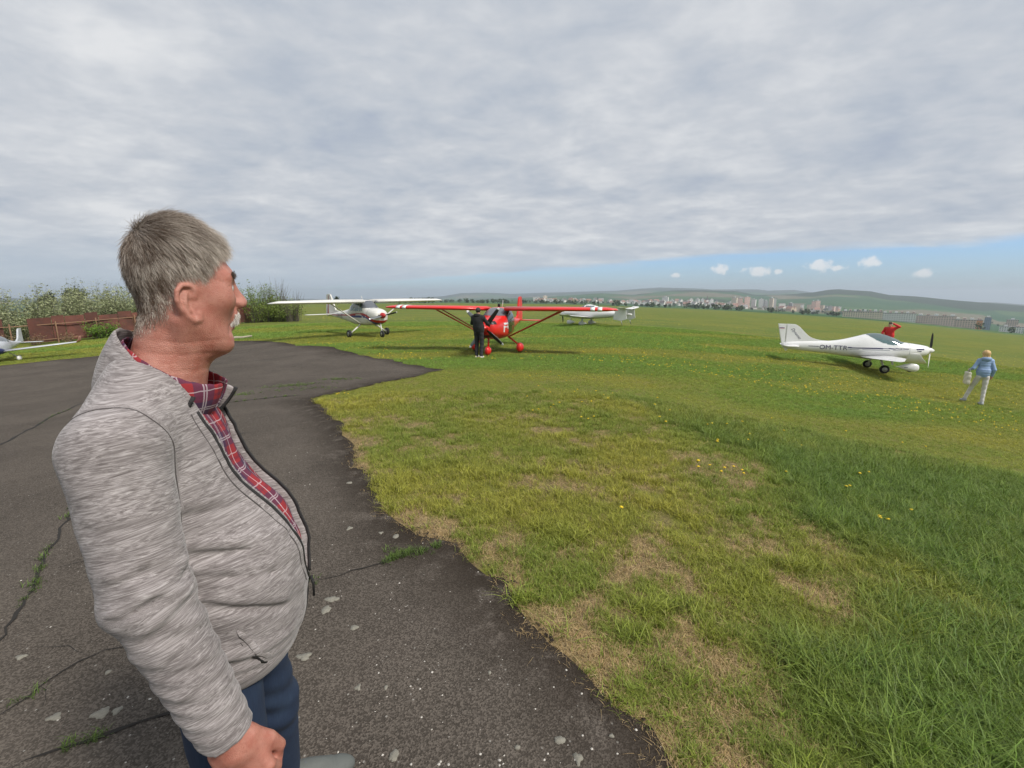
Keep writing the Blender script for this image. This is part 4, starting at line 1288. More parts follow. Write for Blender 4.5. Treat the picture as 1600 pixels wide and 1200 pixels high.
# ---- hair
hm = hair_mat('grey_hair')
hq_ = (BV - H0) @ HM / HS
onhead = BV[:, 2] > 1.5
def hair_zone(q):
    x, y, z = q[:, 0], np.abs(q[:, 1]), q[:, 2]
    zb = np.interp(x, [-.13, -.075, -.045, -.028, -.012, .012, .024, .034, .046, .060, .072, .10], [-.092, -.098, -.074, -.036, .006, .010, -.006, .022, .050, .078, .094, .098])
    zb = zb - np.where(x > .05, (.03 - np.minimum(y, .03)) * -.25, 0)
    return z - zb
def mesh_normals(o):
    n = np.empty(len(o.data.vertices) * 3, np.float32); o.data.vertices.foreach_get('normal', n); return n.reshape(-1, 3)
bn = mesh_normals(body)
ear_d = np.hypot(hq_[:, 0] + .012, hq_[:, 2] + .030)
zone = hair_zone(hq_)
add_attr(body, 'scalp', 'FLOAT', 'POINT', np.where(onhead & ~((np.abs(hq_[:, 1]) > .073) & (ear_d < .040)), np.clip(zone / .034, 0, 1), 0))
cand = np.flatnonzero(onhead & (zone > 0) & ~((np.abs(hq_[:, 1]) > .075) & (ear_d < .040)))
# thatch underneath so that no scalp shines through
r_ = np.random.default_rng(5)
def grow(n, lmul, seed, jitter):
    ids = r_.choice(cand, n)
    q = hq_[ids]; nm = bn[ids] @ HM
    keep = r_.random(n) < np.clip(zone[ids] / .026, .06, 1)
    ids, q, nm = ids[keep], q[keep], nm[keep]
    wh = np.array([-.058, .015, .108])
    d = q - wh
    d[:, 0] += .02 * (q[:, 2] > .07)
    d += np.array([.0, 0, -.02])
    # fringe swept forward and a little down, nape straight down
    top = np.clip((q[:, 2] - .085) / .03, 0, 1)[:, None]
    d = d / (np.linalg.norm(d, axis=1)[:, None] + 1e-6)
    d = d * (1 - .75 * top) + np.array([1.0, -.25, .0]) * top * .75
    nape = np.clip((-q[:, 2] - .0) / .05, 0, 1)[:, None] * (q[:, 0] < -.02)[:, None]
    d = d * (1 - nape) + np.array([.15, 0, -1.0]) * nape
    d -= nm * (d * nm).sum(1)[:, None]; d /= np.linalg.norm(d, axis=1)[:, None] + 1e-6
    L = np.interp(q[:, 2], [-.09, -.04, .01, .06, .11], [.003, .007, .012, .022, .034]) * (.75 + .5 * r_.random(len(q))) * lmul
    L *= np.where((q[:, 0] > .02) & (q[:, 2] < .03), .6, 1) * np.where((q[:, 0] > .03) & (q[:, 2] > .085), 1.35, 1)
    wd = np.clip(np.linalg.norm(q - wh, axis=1) / .035, .15, 1)[:, None]
    d = d * wd + r_.normal(0, .3, d.shape) * (1 - wd)
    L *= .35 + .65 * wd[:, 0]
    roots = BV[ids] + r_.normal(0, .0012, (len(ids), 3)) - bn[ids] * .001
    gr = np.clip(.27 + .55 * np.clip((q[:, 0] + .03) / .09, 0, 1) + .45 * np.clip((.02 - q[:, 2]) / .06, 0, 1) * (q[:, 0] > -.035) + r_.normal(0, .26, len(q)) + (vnoise(q[:, 0] * 90 + q[:, 2] * 40, q[:, 1] * 120 + q[:, 2] * 30, 4, 2) - .5) * 1.1, 0, 1)
    gr = np.clip(gr * np.interp(q[:, 2], [.07, .115], [1.0, .72]), 0, 1)[:, None]
    tint = np.array([.10, .064, .042]) * (1 - gr) + np.array([.74, .66, .58]) * gr
    return strands('hair', roots, d @ HM.T, bn[ids], L, 6, hm, man, tint, rad=.00022, gravity=.35, seed=seed, lift=.16, wave=jitter)
grow(56000, 1.0, 3, .15)
# eyebrow and moustache
def patch(n, sel, d0, L0, tint, seed, spread=.25, rad=.0003, name='eyebrow'):
    ids = r_.choice(np.flatnonzero(sel & onhead), n)
    nm = bn[ids]; d = np.tile(np.array(d0), (n, 1)) ; s = np.sign(hq_[ids][:, 1])[:, None]
    d = np.c_[d[:, 0], d[:, 1] * s[:, 0], d[:, 2]]
    d = d @ HM.T; d -= nm * (d * nm).sum(1)[:, None] * .6; d /= np.linalg.norm(d, axis=1)[:, None]
    tn_ = np.array(tint) * (.6 + .8 * r_.random((n, 1)))
    return strands(name, BV[ids], d, nm, L0 * (.7 + .6 * r_.random(n)), 5, hm, man, tn_, rad=rad, gravity=.3, seed=seed, lift=.6, wave=spread)
ay = np.abs(hq_[:, 1])
patch(700, (hq_[:, 0] > .05) & (ay > .012) & (ay < .050) & (np.abs(hq_[:, 2] - (.026 - (ay - .03) ** 2 * 8)) < .005), (.1, .95, .1), .008, (.12, .09, .07), 8)
patch(1300, (hq_[:, 0] > .060) & (ay < .024) & (hq_[:, 2] < -.047 - ay * .28) & (hq_[:, 2] > -.066 - ay * .40), (-.05, .55, -.9), .008, (.62, .58, .53), 9, .2, .0003, 'moustache')
# eyes
eye_m = simple_mat('eye_white', (0.62, 0.58, 0.54), 0.15, var=0.05)
iris_m = simple_mat('eye_iris', (0.05, 0.07, 0.08), 0.1)
for s in (-1, 1):
    c = from_head((.0698, s * .032, -.0008))
    V = []; F = []; mi = []; nu_, nv_ = 16, 10
    fwd = np.array([1.0, 0, 0]) @ HM.T
    for i in range(nv_ + 1):
        for j in range(nu_):
            th = math.pi * i / nv_; ph_ = 2 * math.pi * j / nu_
            loc = np.array([math.cos(th), math.sin(th) * math.cos(ph_), math.sin(th) * math.sin(ph_)]) * .0132 * HS
            V.append(tuple(c + loc @ HM.T))
    for i in range(nv_):
        for j in range(nu_):
            F.append((i * nu_ + j, i * nu_ + (j + 1) % nu_, (i + 1) * nu_ + (j + 1) % nu_, (i + 1) * nu_ + j)); mi.append(1 if i < 2 else 0)
    mesh_obj('eye', V, F, None, man, mats=[eye_m, iris_m], midx=mi)
# ------------------------------------------------------------------ aircraft
def interp_sections(S, n):
    """S rows: x, z_top, z_bot, half_width, z_wide, exponent -> n rows, smooth along x"""
    S = np.array(S, float)
    P = cr_spline(S, 12)
    L = np.concatenate([[0], np.cumsum(np.linalg.norm(np.diff(P[:, :4], axis=0), axis=1))])
    t = np.linspace(0, L[-1], n)
    return np.stack([np.interp(t, L, P[:, i]) for i in range(P.shape[1])], 1)
class Loft:
    def __init__(self, S, n=60, m=40):
        self.R = interp_sections(S, n); self.n = n; self.m = m
    def ring(self, row, m):
        x, zt, zb, w, zw, e = row
        a = np.arange(m) * 2 * math.pi / m + math.pi / 2
        c, s = np.cos(a), np.sin(a)
        y = w * np.sign(c) * np.abs(c) ** (2 / e); hz = np.where(s > 0, zt - zw, zw - zb)
        z = zw + hz * np.sign(s) * np.abs(s) ** (2 / e)
        return np.stack([np.full(m, x), y, z], 1)
    def grid(self, n=None, m=None):
        R_ = self.R if n is None else np.stack([np.interp(np.linspace(0, 1, n), np.linspace(0, 1, self.n), self.R[:, i]) for i in range(6)], 1)
        return np.stack([self.ring(r, m or self.m) for r in R_])
    def build(self, name, mat, parent):
        G = self.grid(); n, m, _ = G.shape
        V = [tuple(v) for v in G.reshape(-1, 3)]
        F = [(i * m + j, i * m + (j + 1) % m, (i + 1) * m + (j + 1) % m, (i + 1) * m + j) for i in range(n - 1) for j in range(m)]
        V += [tuple(G[0].mean(0)), tuple(G[-1].mean(0))]
        F += [(j, len(V) - 2, (j + 1) % m) for j in range(m)] + [((n - 1) * m + j, (n - 1) * m + (j + 1) % m, len(V) - 1) for j in range(m)]
        return mesh_obj(name, V, F, mat, parent)
    def patch(self, name, cond, mat, parent, off=0.006, n=170, m=120):
        """skin panel: the piece of the surface where cond(x, y, z) holds, lifted by off"""
        G = self.grid(n, m)
        T = np.gradient(G, axis=0); U = np.roll(G, -1, 1) - np.roll(G, 1, 1)
        N = np.cross(T, U); N /= np.linalg.norm(N, axis=2)[..., None] + 1e-9
        c = G.mean(1, keepdims=True)
        N *= np.sign(((G - c) * N).sum(2))[..., None] + 1e-9
        G2 = G + N * off
        C_ = (G[:-1] + G[1:]) / 2; C_ = (C_ + np.roll(C_, -1, 1)) / 2
        ok = cond(C_[..., 0], C_[..., 1], C_[..., 2])
        if not (ok & (np.abs(C_[..., 1]) < .06)).any():          # one panel on each flank
            return [self._panel(name, ok & (C_[..., 1] * sg > 0), G2, m, mat, parent) for sg in (-1, 1)]
        return self._panel(name, ok, G2, m, mat, parent)
    def _panel(self, name, ok, G2, m, mat, parent):
        used = {}; V = []; F = []
        def vid(i, j):
            k = (i, j % m)
            if k not in used: used[k] = len(V); V.append(tuple(G2[k]))
            return used[k]
        for i, j in zip(*np.nonzero(ok)):
            F.append((vid(i, j), vid(i, j + 1), vid(i + 1, j + 1), vid(i + 1, j)))
        if not F: return None
        return mesh_obj(name, V, F, mat, parent)
    def side_y(self, x, z, sgn):
        r = [np.interp(x, self.R[::(1 if self.R[-1, 0] > self.R[0, 0] else -1), 0], self.R[::(1 if self.R[-1, 0] > self.R[0, 0] else -1), i]) for i in range(6)]
        _, zt, zb, w, zw, e = r
        h = np.where(z > zw, zt - zw, zw - zb); u = np.clip(np.abs(z - zw) / h, 0, 1)
        return sgn * w * (1 - u ** e) ** (1 / e)
def airfoil(n=14):
    t = (1 - np.cos(np.linspace(0, math.pi, n))) / 2
    yt = 5 * (0.2969 * np.sqrt(t) - 0.126 * t - 0.3516 * t ** 2 + 0.2843 * t ** 3 - 0.1036 * t ** 4)
    up = np.stack([t, yt + 0.04 * np.sin(math.pi * t)], 1); lo = np.stack([t, -yt * 0.8 + 0.04 * np.sin(math.pi * t)], 1)
    return np.vstack([up[::-1], lo[1:-1]])
AF = airfoil()
def foil(name, secs, mat, parent, vertical=False, xrange=None, grow=0.0):
    """secs rows: span position, x leading edge, chord, z, thickness ratio (lofted); xrange keeps chord fractions a..b as a separate skin"""
    V = []; k = len(AF)
    for (s, xl, c, z, th) in secs:
        for (u, w) in AF:
            ww = w * c * th / 0.12 * 0.12 * 8.3 * 0.12
            if grow: ww += math.copysign(grow, w)
            if vertical: V.append((xl - u * c, ww, z)) if False else V.append((xl - u * c, s + ww, z))
            else: V.append((xl - u * c, s, z + ww))
    n = len(secs)
    F = []
    for i in range(n - 1):
        for j in range(k):
            if xrange is not None:
                um = (AF[j][0] + AF[(j + 1) % k][0]) / 2
                if not (xrange[0] <= um <= xrange[1]): continue
            F.append((i * k + j, i * k + (j + 1) % k, (i + 1) * k + (j + 1) % k, (i + 1) * k + j))
    if xrange is None: F += [tuple(range(k))[::-1], tuple((n - 1) * k + j for j in range(k))]
    o = mesh_obj(name, V, F, mat, parent)
    return o
def box_obj(name, c, h, mat, parent, bev=0.0):
    bm = bmesh.new(); bmesh.ops.create_cube(bm, size=1.0)
    for v in bm.verts: v.co = Vector((c[0] + v.co.x * 2 * h[0], c[1] + v.co.y * 2 * h[1], c[2] + v.co.z * 2 * h[2]))
    if bev: bmesh.ops.bevel(bm, geom=bm.edges[:], offset=bev, segments=2, affect='EDGES')
    me = bpy.data.meshes.new(name); bm.to_mesh(me); bm.free(); me.materials.append(mat)
    return link(bpy.data.objects.new(name, me), parent)
def wheel(parent, c, r, w, tyre_m, hub_m):
    """tyre with a rounded tread and a dished hub"""
    prof = [(r * .55, -w * .42), (r * .8, -w * .5), (r * .95, -w * .38), (r, -w * .12), (r, w * .12), (r * .95, w * .38), (r * .8, w * .5), (r * .55, w * .42)]
    n = 24; V = []; F = []
    for k in range(n):
        a = 2 * math.pi * k / n
        for (rr, yy) in prof: V.append((c[0] + rr * math.cos(a), c[1] + yy, c[2] + rr * math.sin(a)))
    m = len(prof)
    for k in range(n):
        for j in range(m - 1): F.append((k * m + j, k * m + j + 1, ((k + 1) % n) * m + j + 1, ((k + 1) % n) * m + j))
    wh = mesh_obj('wheel', V, F, tyre_m, parent)
    V = []; F = []
    for k in range(n):
        a = 2 * math.pi * k / n
        for (rr, yy) in [(0.02 * r, -w * .45), (r * .3, -w * .42), (r * .34, -w * .30), (r * .56, -w * .40), (r * .56, w * .40), (r * .34, w * .30), (r * .3, w * .42), (0.02 * r, w * .45)]:
            V.append((c[0] + rr * math.cos(a), c[1] + yy, c[2] + rr * math.sin(a)))
    for k in range(n):
        for j in range(7): F.append((k * 8 + j, k * 8 + j + 1, ((k + 1) % n) * 8 + j + 1, ((k + 1) % n) * 8 + j))
    mesh_obj('hub', V, F, hub_m, wh)
    return wh
def prop_blade(name, root, hub, ang, L, chord, pitch, mat, tipm=None, tip=0.07, twist=0.5):
    """blade in the y-z plane of the hub, twisted and tapered, with a painted tip as a sub-part"""
    st = 16; V = []; F = []; k = 8
    d = np.array([0, math.cos(ang), math.sin(ang)]); e = np.array([0, -math.sin(ang), math.cos(ang)]); x = np.array([1.0, 0, 0])
    def sec(f, gr=1.0):
        c = chord * np.interp(f, [0, .1, .3, .6, .85, .97, 1.0], [.35, .45, 1.0, .95, .75, .5, .22]) * gr; th = c * np.interp(f, [0, .2, 1], [.7, .2, .10])
        p = pitch * (1 - twist * f)
        cd = e * math.cos(p) + x * math.sin(p); nd = np.cross(d, cd)
        return [np.array(hub) + d * L * f + cd * c * .5 * math.cos(2 * math.pi * j / k) + nd * th * .5 * math.sin(2 * math.pi * j / k) for j in range(k)]
    fs = np.linspace(0.04, 1.0, st)
    for f in fs: V += [tuple(v) for v in sec(f)]
    F = [(i * k + j, i * k + (j + 1) % k, (i + 1) * k + (j + 1) % k, (i + 1) * k + j) for i in range(st - 1) for j in range(k)] + [tuple(range(k))[::-1], tuple((st - 1) * k + j for j in range(k))]
    o = mesh_obj(name, V, F, mat, root)
    if tipm:
        V = []; fs = np.linspace(1 - tip, 1.003, 4)
        for f in fs: V += [tuple(v) for v in sec(f, 1.06)]
        F = [(i * k + j, i * k + (j + 1) % k, (i + 1) * k + (j + 1) % k, (i + 1) * k + j) for i in range(3) for j in range(k)] + [tuple(3 * k + j for j in range(k))]
        mesh_obj('tip', V, F, tipm, o)
    return o
def cone_obj(name, root, x0, x1, z, r, mat, n=20):
    prof = [(x0, r), (x0 + (x1 - x0) * .35, r * .92), (x0 + (x1 - x0) * .7, r * .62), (x0 + (x1 - x0) * .92, r * .28), (x1, .001)]
    V = [(xx, rr * math.cos(2 * math.pi * k / n), z + rr * math.sin(2 * math.pi * k / n)) for xx, rr in prof for k in range(n)]
    F = [(i * n + k, i * n + (k + 1) % n, (i + 1) * n + (k + 1) % n, (i + 1) * n + k) for i in range(len(prof) - 1) for k in range(n)]
    return mesh_obj(name, V, F, mat, root)
def strut(name, root, a, b, r, mat, squash=2.2):
    a = np.array(a, float); b = np.array(b, float)
    pts = [a + (b - a) * f for f in np.linspace(0, 1, 5)]
    return tube(name, pts, r * squash, mat, root, 10, flat=([(0, .4, 1.0)] * 5, 1 / squash))
def lettering(name, text, size, mat, root, place, rotate=0.0, shear=0.0, bold=0.0):
    """flat text turned into a mesh; place(u, v) -> point on the surface"""
    name = name if 'letter' in name else name + '_lettering'
    cu = bpy.data.curves.new(name + '_font', 'FONT'); cu.body = text; cu.size = size; cu.shear = shear; cu.offset = bold
    to = bpy.data.objects.new(name + '_font', cu); COL.objects.link(to)
    dg = bpy.context.evaluated_depsgraph_get()
    me = bpy.data.meshes.new_from_object(to.evaluated_get(dg))
    bpy.data.objects.remove(to, do_unlink=True)
    bm = bmesh.new(); bm.from_mesh(me); bmesh.ops.triangulate(bm, faces=bm.faces[:])
    for it in range(3):
        es = [e for e in bm.edges if e.calc_length() > .06]
        if not es: break
        bmesh.ops.subdivide_edges(bm, edges=es, cuts=1); bmesh.ops.triangulate(bm, faces=bm.faces[:])
    c, s = math.cos(rotate), math.sin(rotate)
    for v in bm.verts:
        u, w = v.co.x * c - v.co.y * s, v.co.x * s + v.co.y * c
        v.co = Vector(place(u, w))
    bm.to_mesh(me); bm.free(); me.materials.clear(); me.materials.append(mat); me.name = name
    return link(bpy.data.objects.new(name, me), root)
def fairing(name, root, c, L, h, w, mat, e=2.2):
    x, y, z = c
    S = [(x + L * .42, z + h * .08, z - h * .12, w * .12, z, e), (x + L * .36, z + h * .38, z - h * .36, w * .62, z, e), (x + L * .15, z + h * .5, z - h * .5, w, z, e),
         (x - L * .15, z + h * .42, z - h * .34, w * .85, z, e), (x - L * .42, z + h * .16, z - h * .06, w * .3, z + h * .04, e), (x - L * .58, z + h * .07, z + h * .03, w * .05, z + h * .05, e)]
    lf = Loft(S, 22, 16); o = lf.build(name, mat, root)
    for v in o.data.vertices: v.co.y += y
    return o
def plane_root(name, label, cat, x, y, yaw, s, pitch=0.0, roll=0.0):
    o = empty(name, (x, y, gz(x, y)), (roll, pitch, yaw)); o.rotation_mode = 'XYZ'
    o.scale = (s, s, s)
    return tag(o, label, cat, 'light aircraft parked on the field')
white_p = simple_mat('white_gelcoat', (0.76, 0.76, 0.75), 0.28, var=0.04, vscale=1.5, coat=0.4, dirt=(0.42, 0.40, 0.36, 0.22))
white_old = simple_mat('aged_white_paint', (0.68, 0.67, 0.63), 0.4, var=0.08, vscale=2.5, coat=0.15, dirt=(0.36, 0.34, 0.30, 0.35))
navy_p = simple_mat('navy_paint', (0.022, 0.018, 0.085), 0.4, var=0.1)
blue_p = simple_mat('blue_stripe_paint', (0.030, 0.045, 0.22), 0.4, var=0.1)
redst_p = simple_mat('red_stripe_paint', (0.40, 0.020, 0.022), 0.4, var=0.1)
grey_txt = simple_mat('grey_lettering', (0.20, 0.21, 0.25), 0.5)
red_p = simple_mat('red_fabric_paint', (0.66, 0.022, 0.018), 0.32, var=0.10, vscale=2.0, coat=0.25, dirt=(0.30, 0.012, 0.012, 0.35))
dkred_p = simple_mat('dark_red_strut', (0.50, 0.035, 0.022), 0.45, var=0.1)  # a darker red for the struts and flaps
tyre_m = simple_mat('tyre_rubber', (0.018, 0.018, 0.018), 0.85, var=0.3, vscale=20, bumpy=0.3)
hub_m = simple_mat('alloy_hub', (0.45, 0.45, 0.44), 0.4, 0.6)
metal_m = simple_mat('bare_metal', (0.42, 0.42, 0.41), 0.35, 0.7, dirt=(.12, .11, .1, .4))
black_m = simple_mat('black_composite', (0.014, 0.014, 0.015), 0.4, var=0.3)
greyblade_m = simple_mat('grey_blade', (0.10, 0.11, 0.12), 0.45)
cabin_m = simple_mat('cabin_fabric', (0.05, 0.052, 0.055), 0.8)
def glass_mat(name, tint, mixv, rough=0.03):
    m, t = new_mat(name)
    tr = t.n('ShaderNodeBsdfTransparent', ins={0: (tint[0], tint[1], tint[2], 1)})
    t.b.inputs['Base Color'].default_value = (tint[0] * .25, tint[1] * .25, tint[2] * .25, 1); t.b.inputs['Roughness'].default_value = rough
    t.b.inputs['Specular IOR Level'].default_value = 0.9
    n1 = t.noise(t.n('ShaderNodeTexCoord').outputs['Object'], 1.2, 2.0)
    bump(t, n1, 0.08, 0.02)
    fr = t.n('ShaderNodeFresnel', ins={0: 1.6}); f = t.math('ADD', fr.outputs[0], mixv, clamp=True)
    mx = t.n('ShaderNodeMixShader', ins={0: f}); t.link(tr.outputs[0], mx.inputs[1]); t.link(t.b.outputs[0], mx.inputs[2]); t.link(mx.outputs[0], t.out.inputs[0])
    return m
glass_g = glass_mat('green_tinted_glass', (0.35, 0.60, 0.50), 0.45)
glass_b = glass_mat('smoke_canopy', (0.45, 0.60, 0.62), 0.35)

# ============ white low-wing two-seater with the registration OM-TTR
om = plane_root('airplane', 'white low-wing airplane with blue OM-TTR lettering, black propeller and open bubble canopy line', 'airplane', 17.42, 21.84, R(-21.0), 0.968, 0, R(-1.5))
om['label'] = 'white low-wing airplane lettered OM-TTR with a bubble canopy'
FS = [(1.98, 1.24, .92, .15, 1.08, 2.0), (1.85, 1.29, .82, .26, 1.06, 2.2), (1.55, 1.35, .72, .40, 1.05, 2.3), (1.15, 1.41, .63, .49, 1.03, 2.4), (.85, 1.455, .58, .53, 1.02, 2.4), (.60, 1.60, .56, .55, 1.02, 2.2), (.25, 1.755, .55, .56, 1.02, 2.1),
      (-.15, 1.83, .55, .56, 1.02, 2.1), (-.55, 1.79, .57, .54, 1.02, 2.1), (-1.0, 1.65, .63, .47, 1.03, 2.1), (-1.5, 1.50, .68, .37, 1.05, 2.1), (-2.0, 1.41, .75, .28, 1.06, 2.1), (-2.6, 1.37, .81, .21, 1.07, 2.1), (-3.3, 1.34, .87, .15, 1.08, 2.1), (-3.9, 1.29, .92, .10, 1.09, 2.0), (-4.15, 1.20, 1.02, .04, 1.11, 2.0)]
lf = Loft(FS, 70, 44)
lf.build('fuselage', white_p, om)
lf.patch('canopy', lambda x, y, z: (x < .95) & (z > np.interp(x, [-.62, -.40, -.05, .35, .70, .95], [1.79, 1.62, 1.42, 1.31, 1.34, 1.43])) & (x > -.62), glass_b, om, .008)
lf.patch('side_stripe', lambda x, y, z: (x < 1.05) & (x > -1.35) & (np.abs(z - (1.135 + .012 * x)) < .020), navy_p, om, .004, 200, 200)
lf.patch('pinstripe', lambda x, y, z: (x < 1.05) & (x > -1.35) & (np.abs(z - (1.055 + .012 * x)) < .008), grey_txt, om, .004, 200, 260)
lf.patch('side_stripe', lambda x, y, z: (x < -2.55) & (x > -3.0) & (np.abs(z - 1.115) < .014), navy_p, om, .004, 260, 200)
lf.patch('side_stripe', lambda x, y, z: (x < 1.68) & (x > 1.35) & (np.abs(z - 1.14) < .028), navy_p, om, .004, 200, 160)
lf.patch('cooling_slot', lambda x, y, z: (x < 1.58) & (x > 1.42) & (np.abs(z - 1.055) < .018) & (np.abs(y) > .1), navy_p, om, .005, 240, 160)
for sg in (-1, 1):
    def pl_(u, w, sg=sg):
        x = (-2.52 + u) if sg < 0 else (-1.42 - u)
        z = .985 + w
        return (x, float(lf.side_y(x, z, sg)) + sg * .012, z)
    lettering('registration', 'OM-TTR', .31, navy_p, om, pl_)
lf.patch('panel_seam', lambda x, y, z: np.abs(x - 1.10) < .006, grey_txt, om, .002, 1200, 48)
# fin and rudder, the white curve sweeping up from the boom
def fin_mesh(name, outline, th, mat, root, y0=0.0):
    """flat-sided fin with thickness th from an (x, z) outline, bevelled"""
    bm = bmesh.new(); vs_ = [bm.verts.new((x, y0 - th / 2, z)) for x, z in outline]; f = bm.faces.new(vs_)
    r = bmesh.ops.extrude_face_region(bm, geom=[f]); 
    for v in [g for g in r['geom'] if isinstance(g, bmesh.types.BMVert)]: v.co.y += th
    bmesh.ops.recalc_face_normals(bm, faces=bm.faces[:])
    bmesh.ops.bevel(bm, geom=[e for e in bm.edges if abs(e.verts[0].co.y - e.verts[1].co.y) < 1e-6], offset=th * .3, segments=2, affect='EDGES')
    me = bpy.data.meshes.new(name); bm.to_mesh(me); bm.free(); me.materials.append(mat)
    return link(bpy.data.objects.new(name, me), root)
fin_o = [tuple(p) for p in cr_spline([(-2.0, 1.39), (-2.5, 1.43), (-2.9, 1.56), (-3.18, 1.80), (-3.40, 2.04), (-3.56, 2.16)], 5)] + [(-3.66, 2.20), (-4.02, 2.213), (-4.02, 1.0), (-3.2, 1.1)]
fin_mesh('fin', fin_o, .085, white_p, om)
fin_mesh('rudder', [(-4.03, 2.205), (-4.42, 2.215), (-4.30, 1.65), (-4.16, 1.08), (-3.98, .83), (-3.92, .81), (-3.86, .93), (-4.03, 1.05)], .07, white_p, om)
box_obj('national_flag', (-4.24, 0, 2.035), (.12, .040, .014), simple_mat('flag_white', (.75, .75, .75)), om)
box_obj('national_flag', (-4.235, 0, 2.010), (.12, .040, .012), blue_p, om)
box_obj('national_flag', (-4.23, 0, 1.985), (.12, .040, .012), redst_p, om)
for sg in (-1, 1):
    def pl_(u, w, sg=sg):
        return ((-3.82 + u) if sg < 0 else (-3.45 - u), sg * .0465, 1.95 + w)
    lettering('script_lettering', 'Dynamic', .19, navy_p, om, pl_, rotate=R(-52) if sg < 0 else R(-52), shear=.35)
for sg in (-1, 1):
    foil('wing', [(sg * .45, .62, 1.45, .70, .13), (sg * 1.6, .58, 1.36, .74, .13), (sg * 3.6, .46, 1.02, .82, .12), (sg * 4.2, .36, .84, .85, .10), (sg * 4.42, .26, .70, .90, .09), (sg * 4.52, .10, .52, 1.06, .08), (sg * 4.56, -.02, .34, 1.24, .08)], white_p, om)
    foil('tailplane', [(sg * .05, -3.40, .78, 1.12, .09), (sg * .9, -3.52, .60, 1.13, .09), (sg * 1.16, -3.62, .44, 1.13, .08)], white_p, om)
    strut('gear_leg', om, (-.0, sg * .55, .62), (0, sg * 1.08, .22), .022, white_p)
    wheel(om, (0, sg * 1.15, .20), .20, .14, tyre_m, hub_m)
strut('gear_leg', om, (1.36, 0, .68), (1.38, 0, .25), .04, white_p, 1.8)
fairing('wheel_fairing', om, (1.34, 0, .22), .95, .40, .115, white_p)
box_obj('fairing_stripe', (1.30, 0, .235), (.17, .104, .010), navy_p, om)
wheel(om, (1.38, 0, .14), .14, .10, tyre_m, hub_m)
cone_obj('spinner', om, 1.98, 2.22, 1.08, .132, white_p)
prop_blade('propeller_blade', om, (2.06, 0, 1.08), R(88), .84, .105, R(62), black_m)
prop_blade('propeller_blade', om, (2.06, 0, 1.08), R(268), .84, .105, R(62), white_p)
fin_mesh('entry_step', [(.55, .60), (.60, .34), (.52, .36), (.44, .60)], .03, metal_m, om, -.35)

# ============ white high-wing four-seater with red and blue cheatlines
ce = plane_root('airplane', 'white high-wing airplane with red and blue stripes and red spinner', 'airplane', -8.27, 26.71, R(-44.3), 0.937, R(-1.0), R(0.4))
CS = [(1.72, 1.52, .98, .33, 1.25, 2.4), (1.62, 1.60, .86, .42, 1.23, 2.5), (1.30, 1.68, .76, .50, 1.2, 2.7), (.85, 1.72, .70, .54, 1.15, 2.9), (.70, 1.78, .69, .545, 1.15, 2.9), (.45, 1.98, .68, .55, 1.15, 3.0), (.12, 2.17, .68, .55, 1.15, 3.2), (-.2, 2.20, .68, .55, 1.15, 3.2), (-.9, 2.18, .70, .55, 1.15, 3.0),
      (-1.35, 1.98, .74, .52, 1.15, 2.7), (-1.75, 1.72, .79, .46, 1.17, 2.5), (-2.6, 1.58, .90, .34, 1.2, 2.3), (-3.6, 1.47, 1.02, .22, 1.22, 2.2), (-4.6, 1.38, 1.12, .12, 1.23, 2.1), (-5.5, 1.32, 1.18, .04, 1.24, 2.0)]
lf2 = Loft(CS, 74, 44); lf2.build('fuselage', white_old, ce)
lf2.patch('windscreen', lambda x, y, z: (x < .80) & (x > .16) & (z > 1.72 + .10 * (x < .3)) & (np.abs(y) < .50), glass_mat('grey_windscreen', (.42, .46, .52), .4), ce, .008)
for x0, x1 in ((.02, .38), (-.58, -.06), (-1.12, -.66)):
    lf2.patch('side_window', lambda x, y, z, x0=x0, x1=x1: (x > x0 - .0) & (x < x1 - np.clip(z - 1.75, 0, 1) * (.5 if x0 > 0 else .0)) & (z > 1.56) & (z < np.interp(x, [-1.2, -.7, .4], [1.88, 2.03, 2.03])) & (np.abs(y) > .30), glass_g, ce, .007, 200, 130)
def arc_(x): return np.interp(x, [-5.4, -3.5, -1.4, -.2, .4, .85, 1.2, 1.45, 1.72], [1.27, 1.25, 1.28, 1.37, 1.37, 1.28, 1.10, .97, .90])
lf2.patch('red_stripe', lambda x, y, z: (np.abs(z - arc_(x)) < np.interp(x, [-5.4, -2, 0, 1.2, 1.7], [.02, .035, .045, .075, .10])), redst_p, ce, .004, 240, 180)
lf2.patch('blue_stripe', lambda x, y, z: (x > -1.4) & (x < 1.45) & (np.abs(z - arc_(x) + .125) < np.interp(x, [-1.4, 0, 1.3], [.025, .04, .05])), blue_p, ce, .004, 240, 180)
lf2.patch('cowl_chin', lambda x, y, z: (x > 1.25) & (z < 1.0 + (1.7 - x) * -.25), blue_p, ce, .003, 200, 140)
lf2.patch('panel_seam', lambda x, y, z: np.abs(x - .88) < .007, grey_txt, ce, .002, 1300, 48)
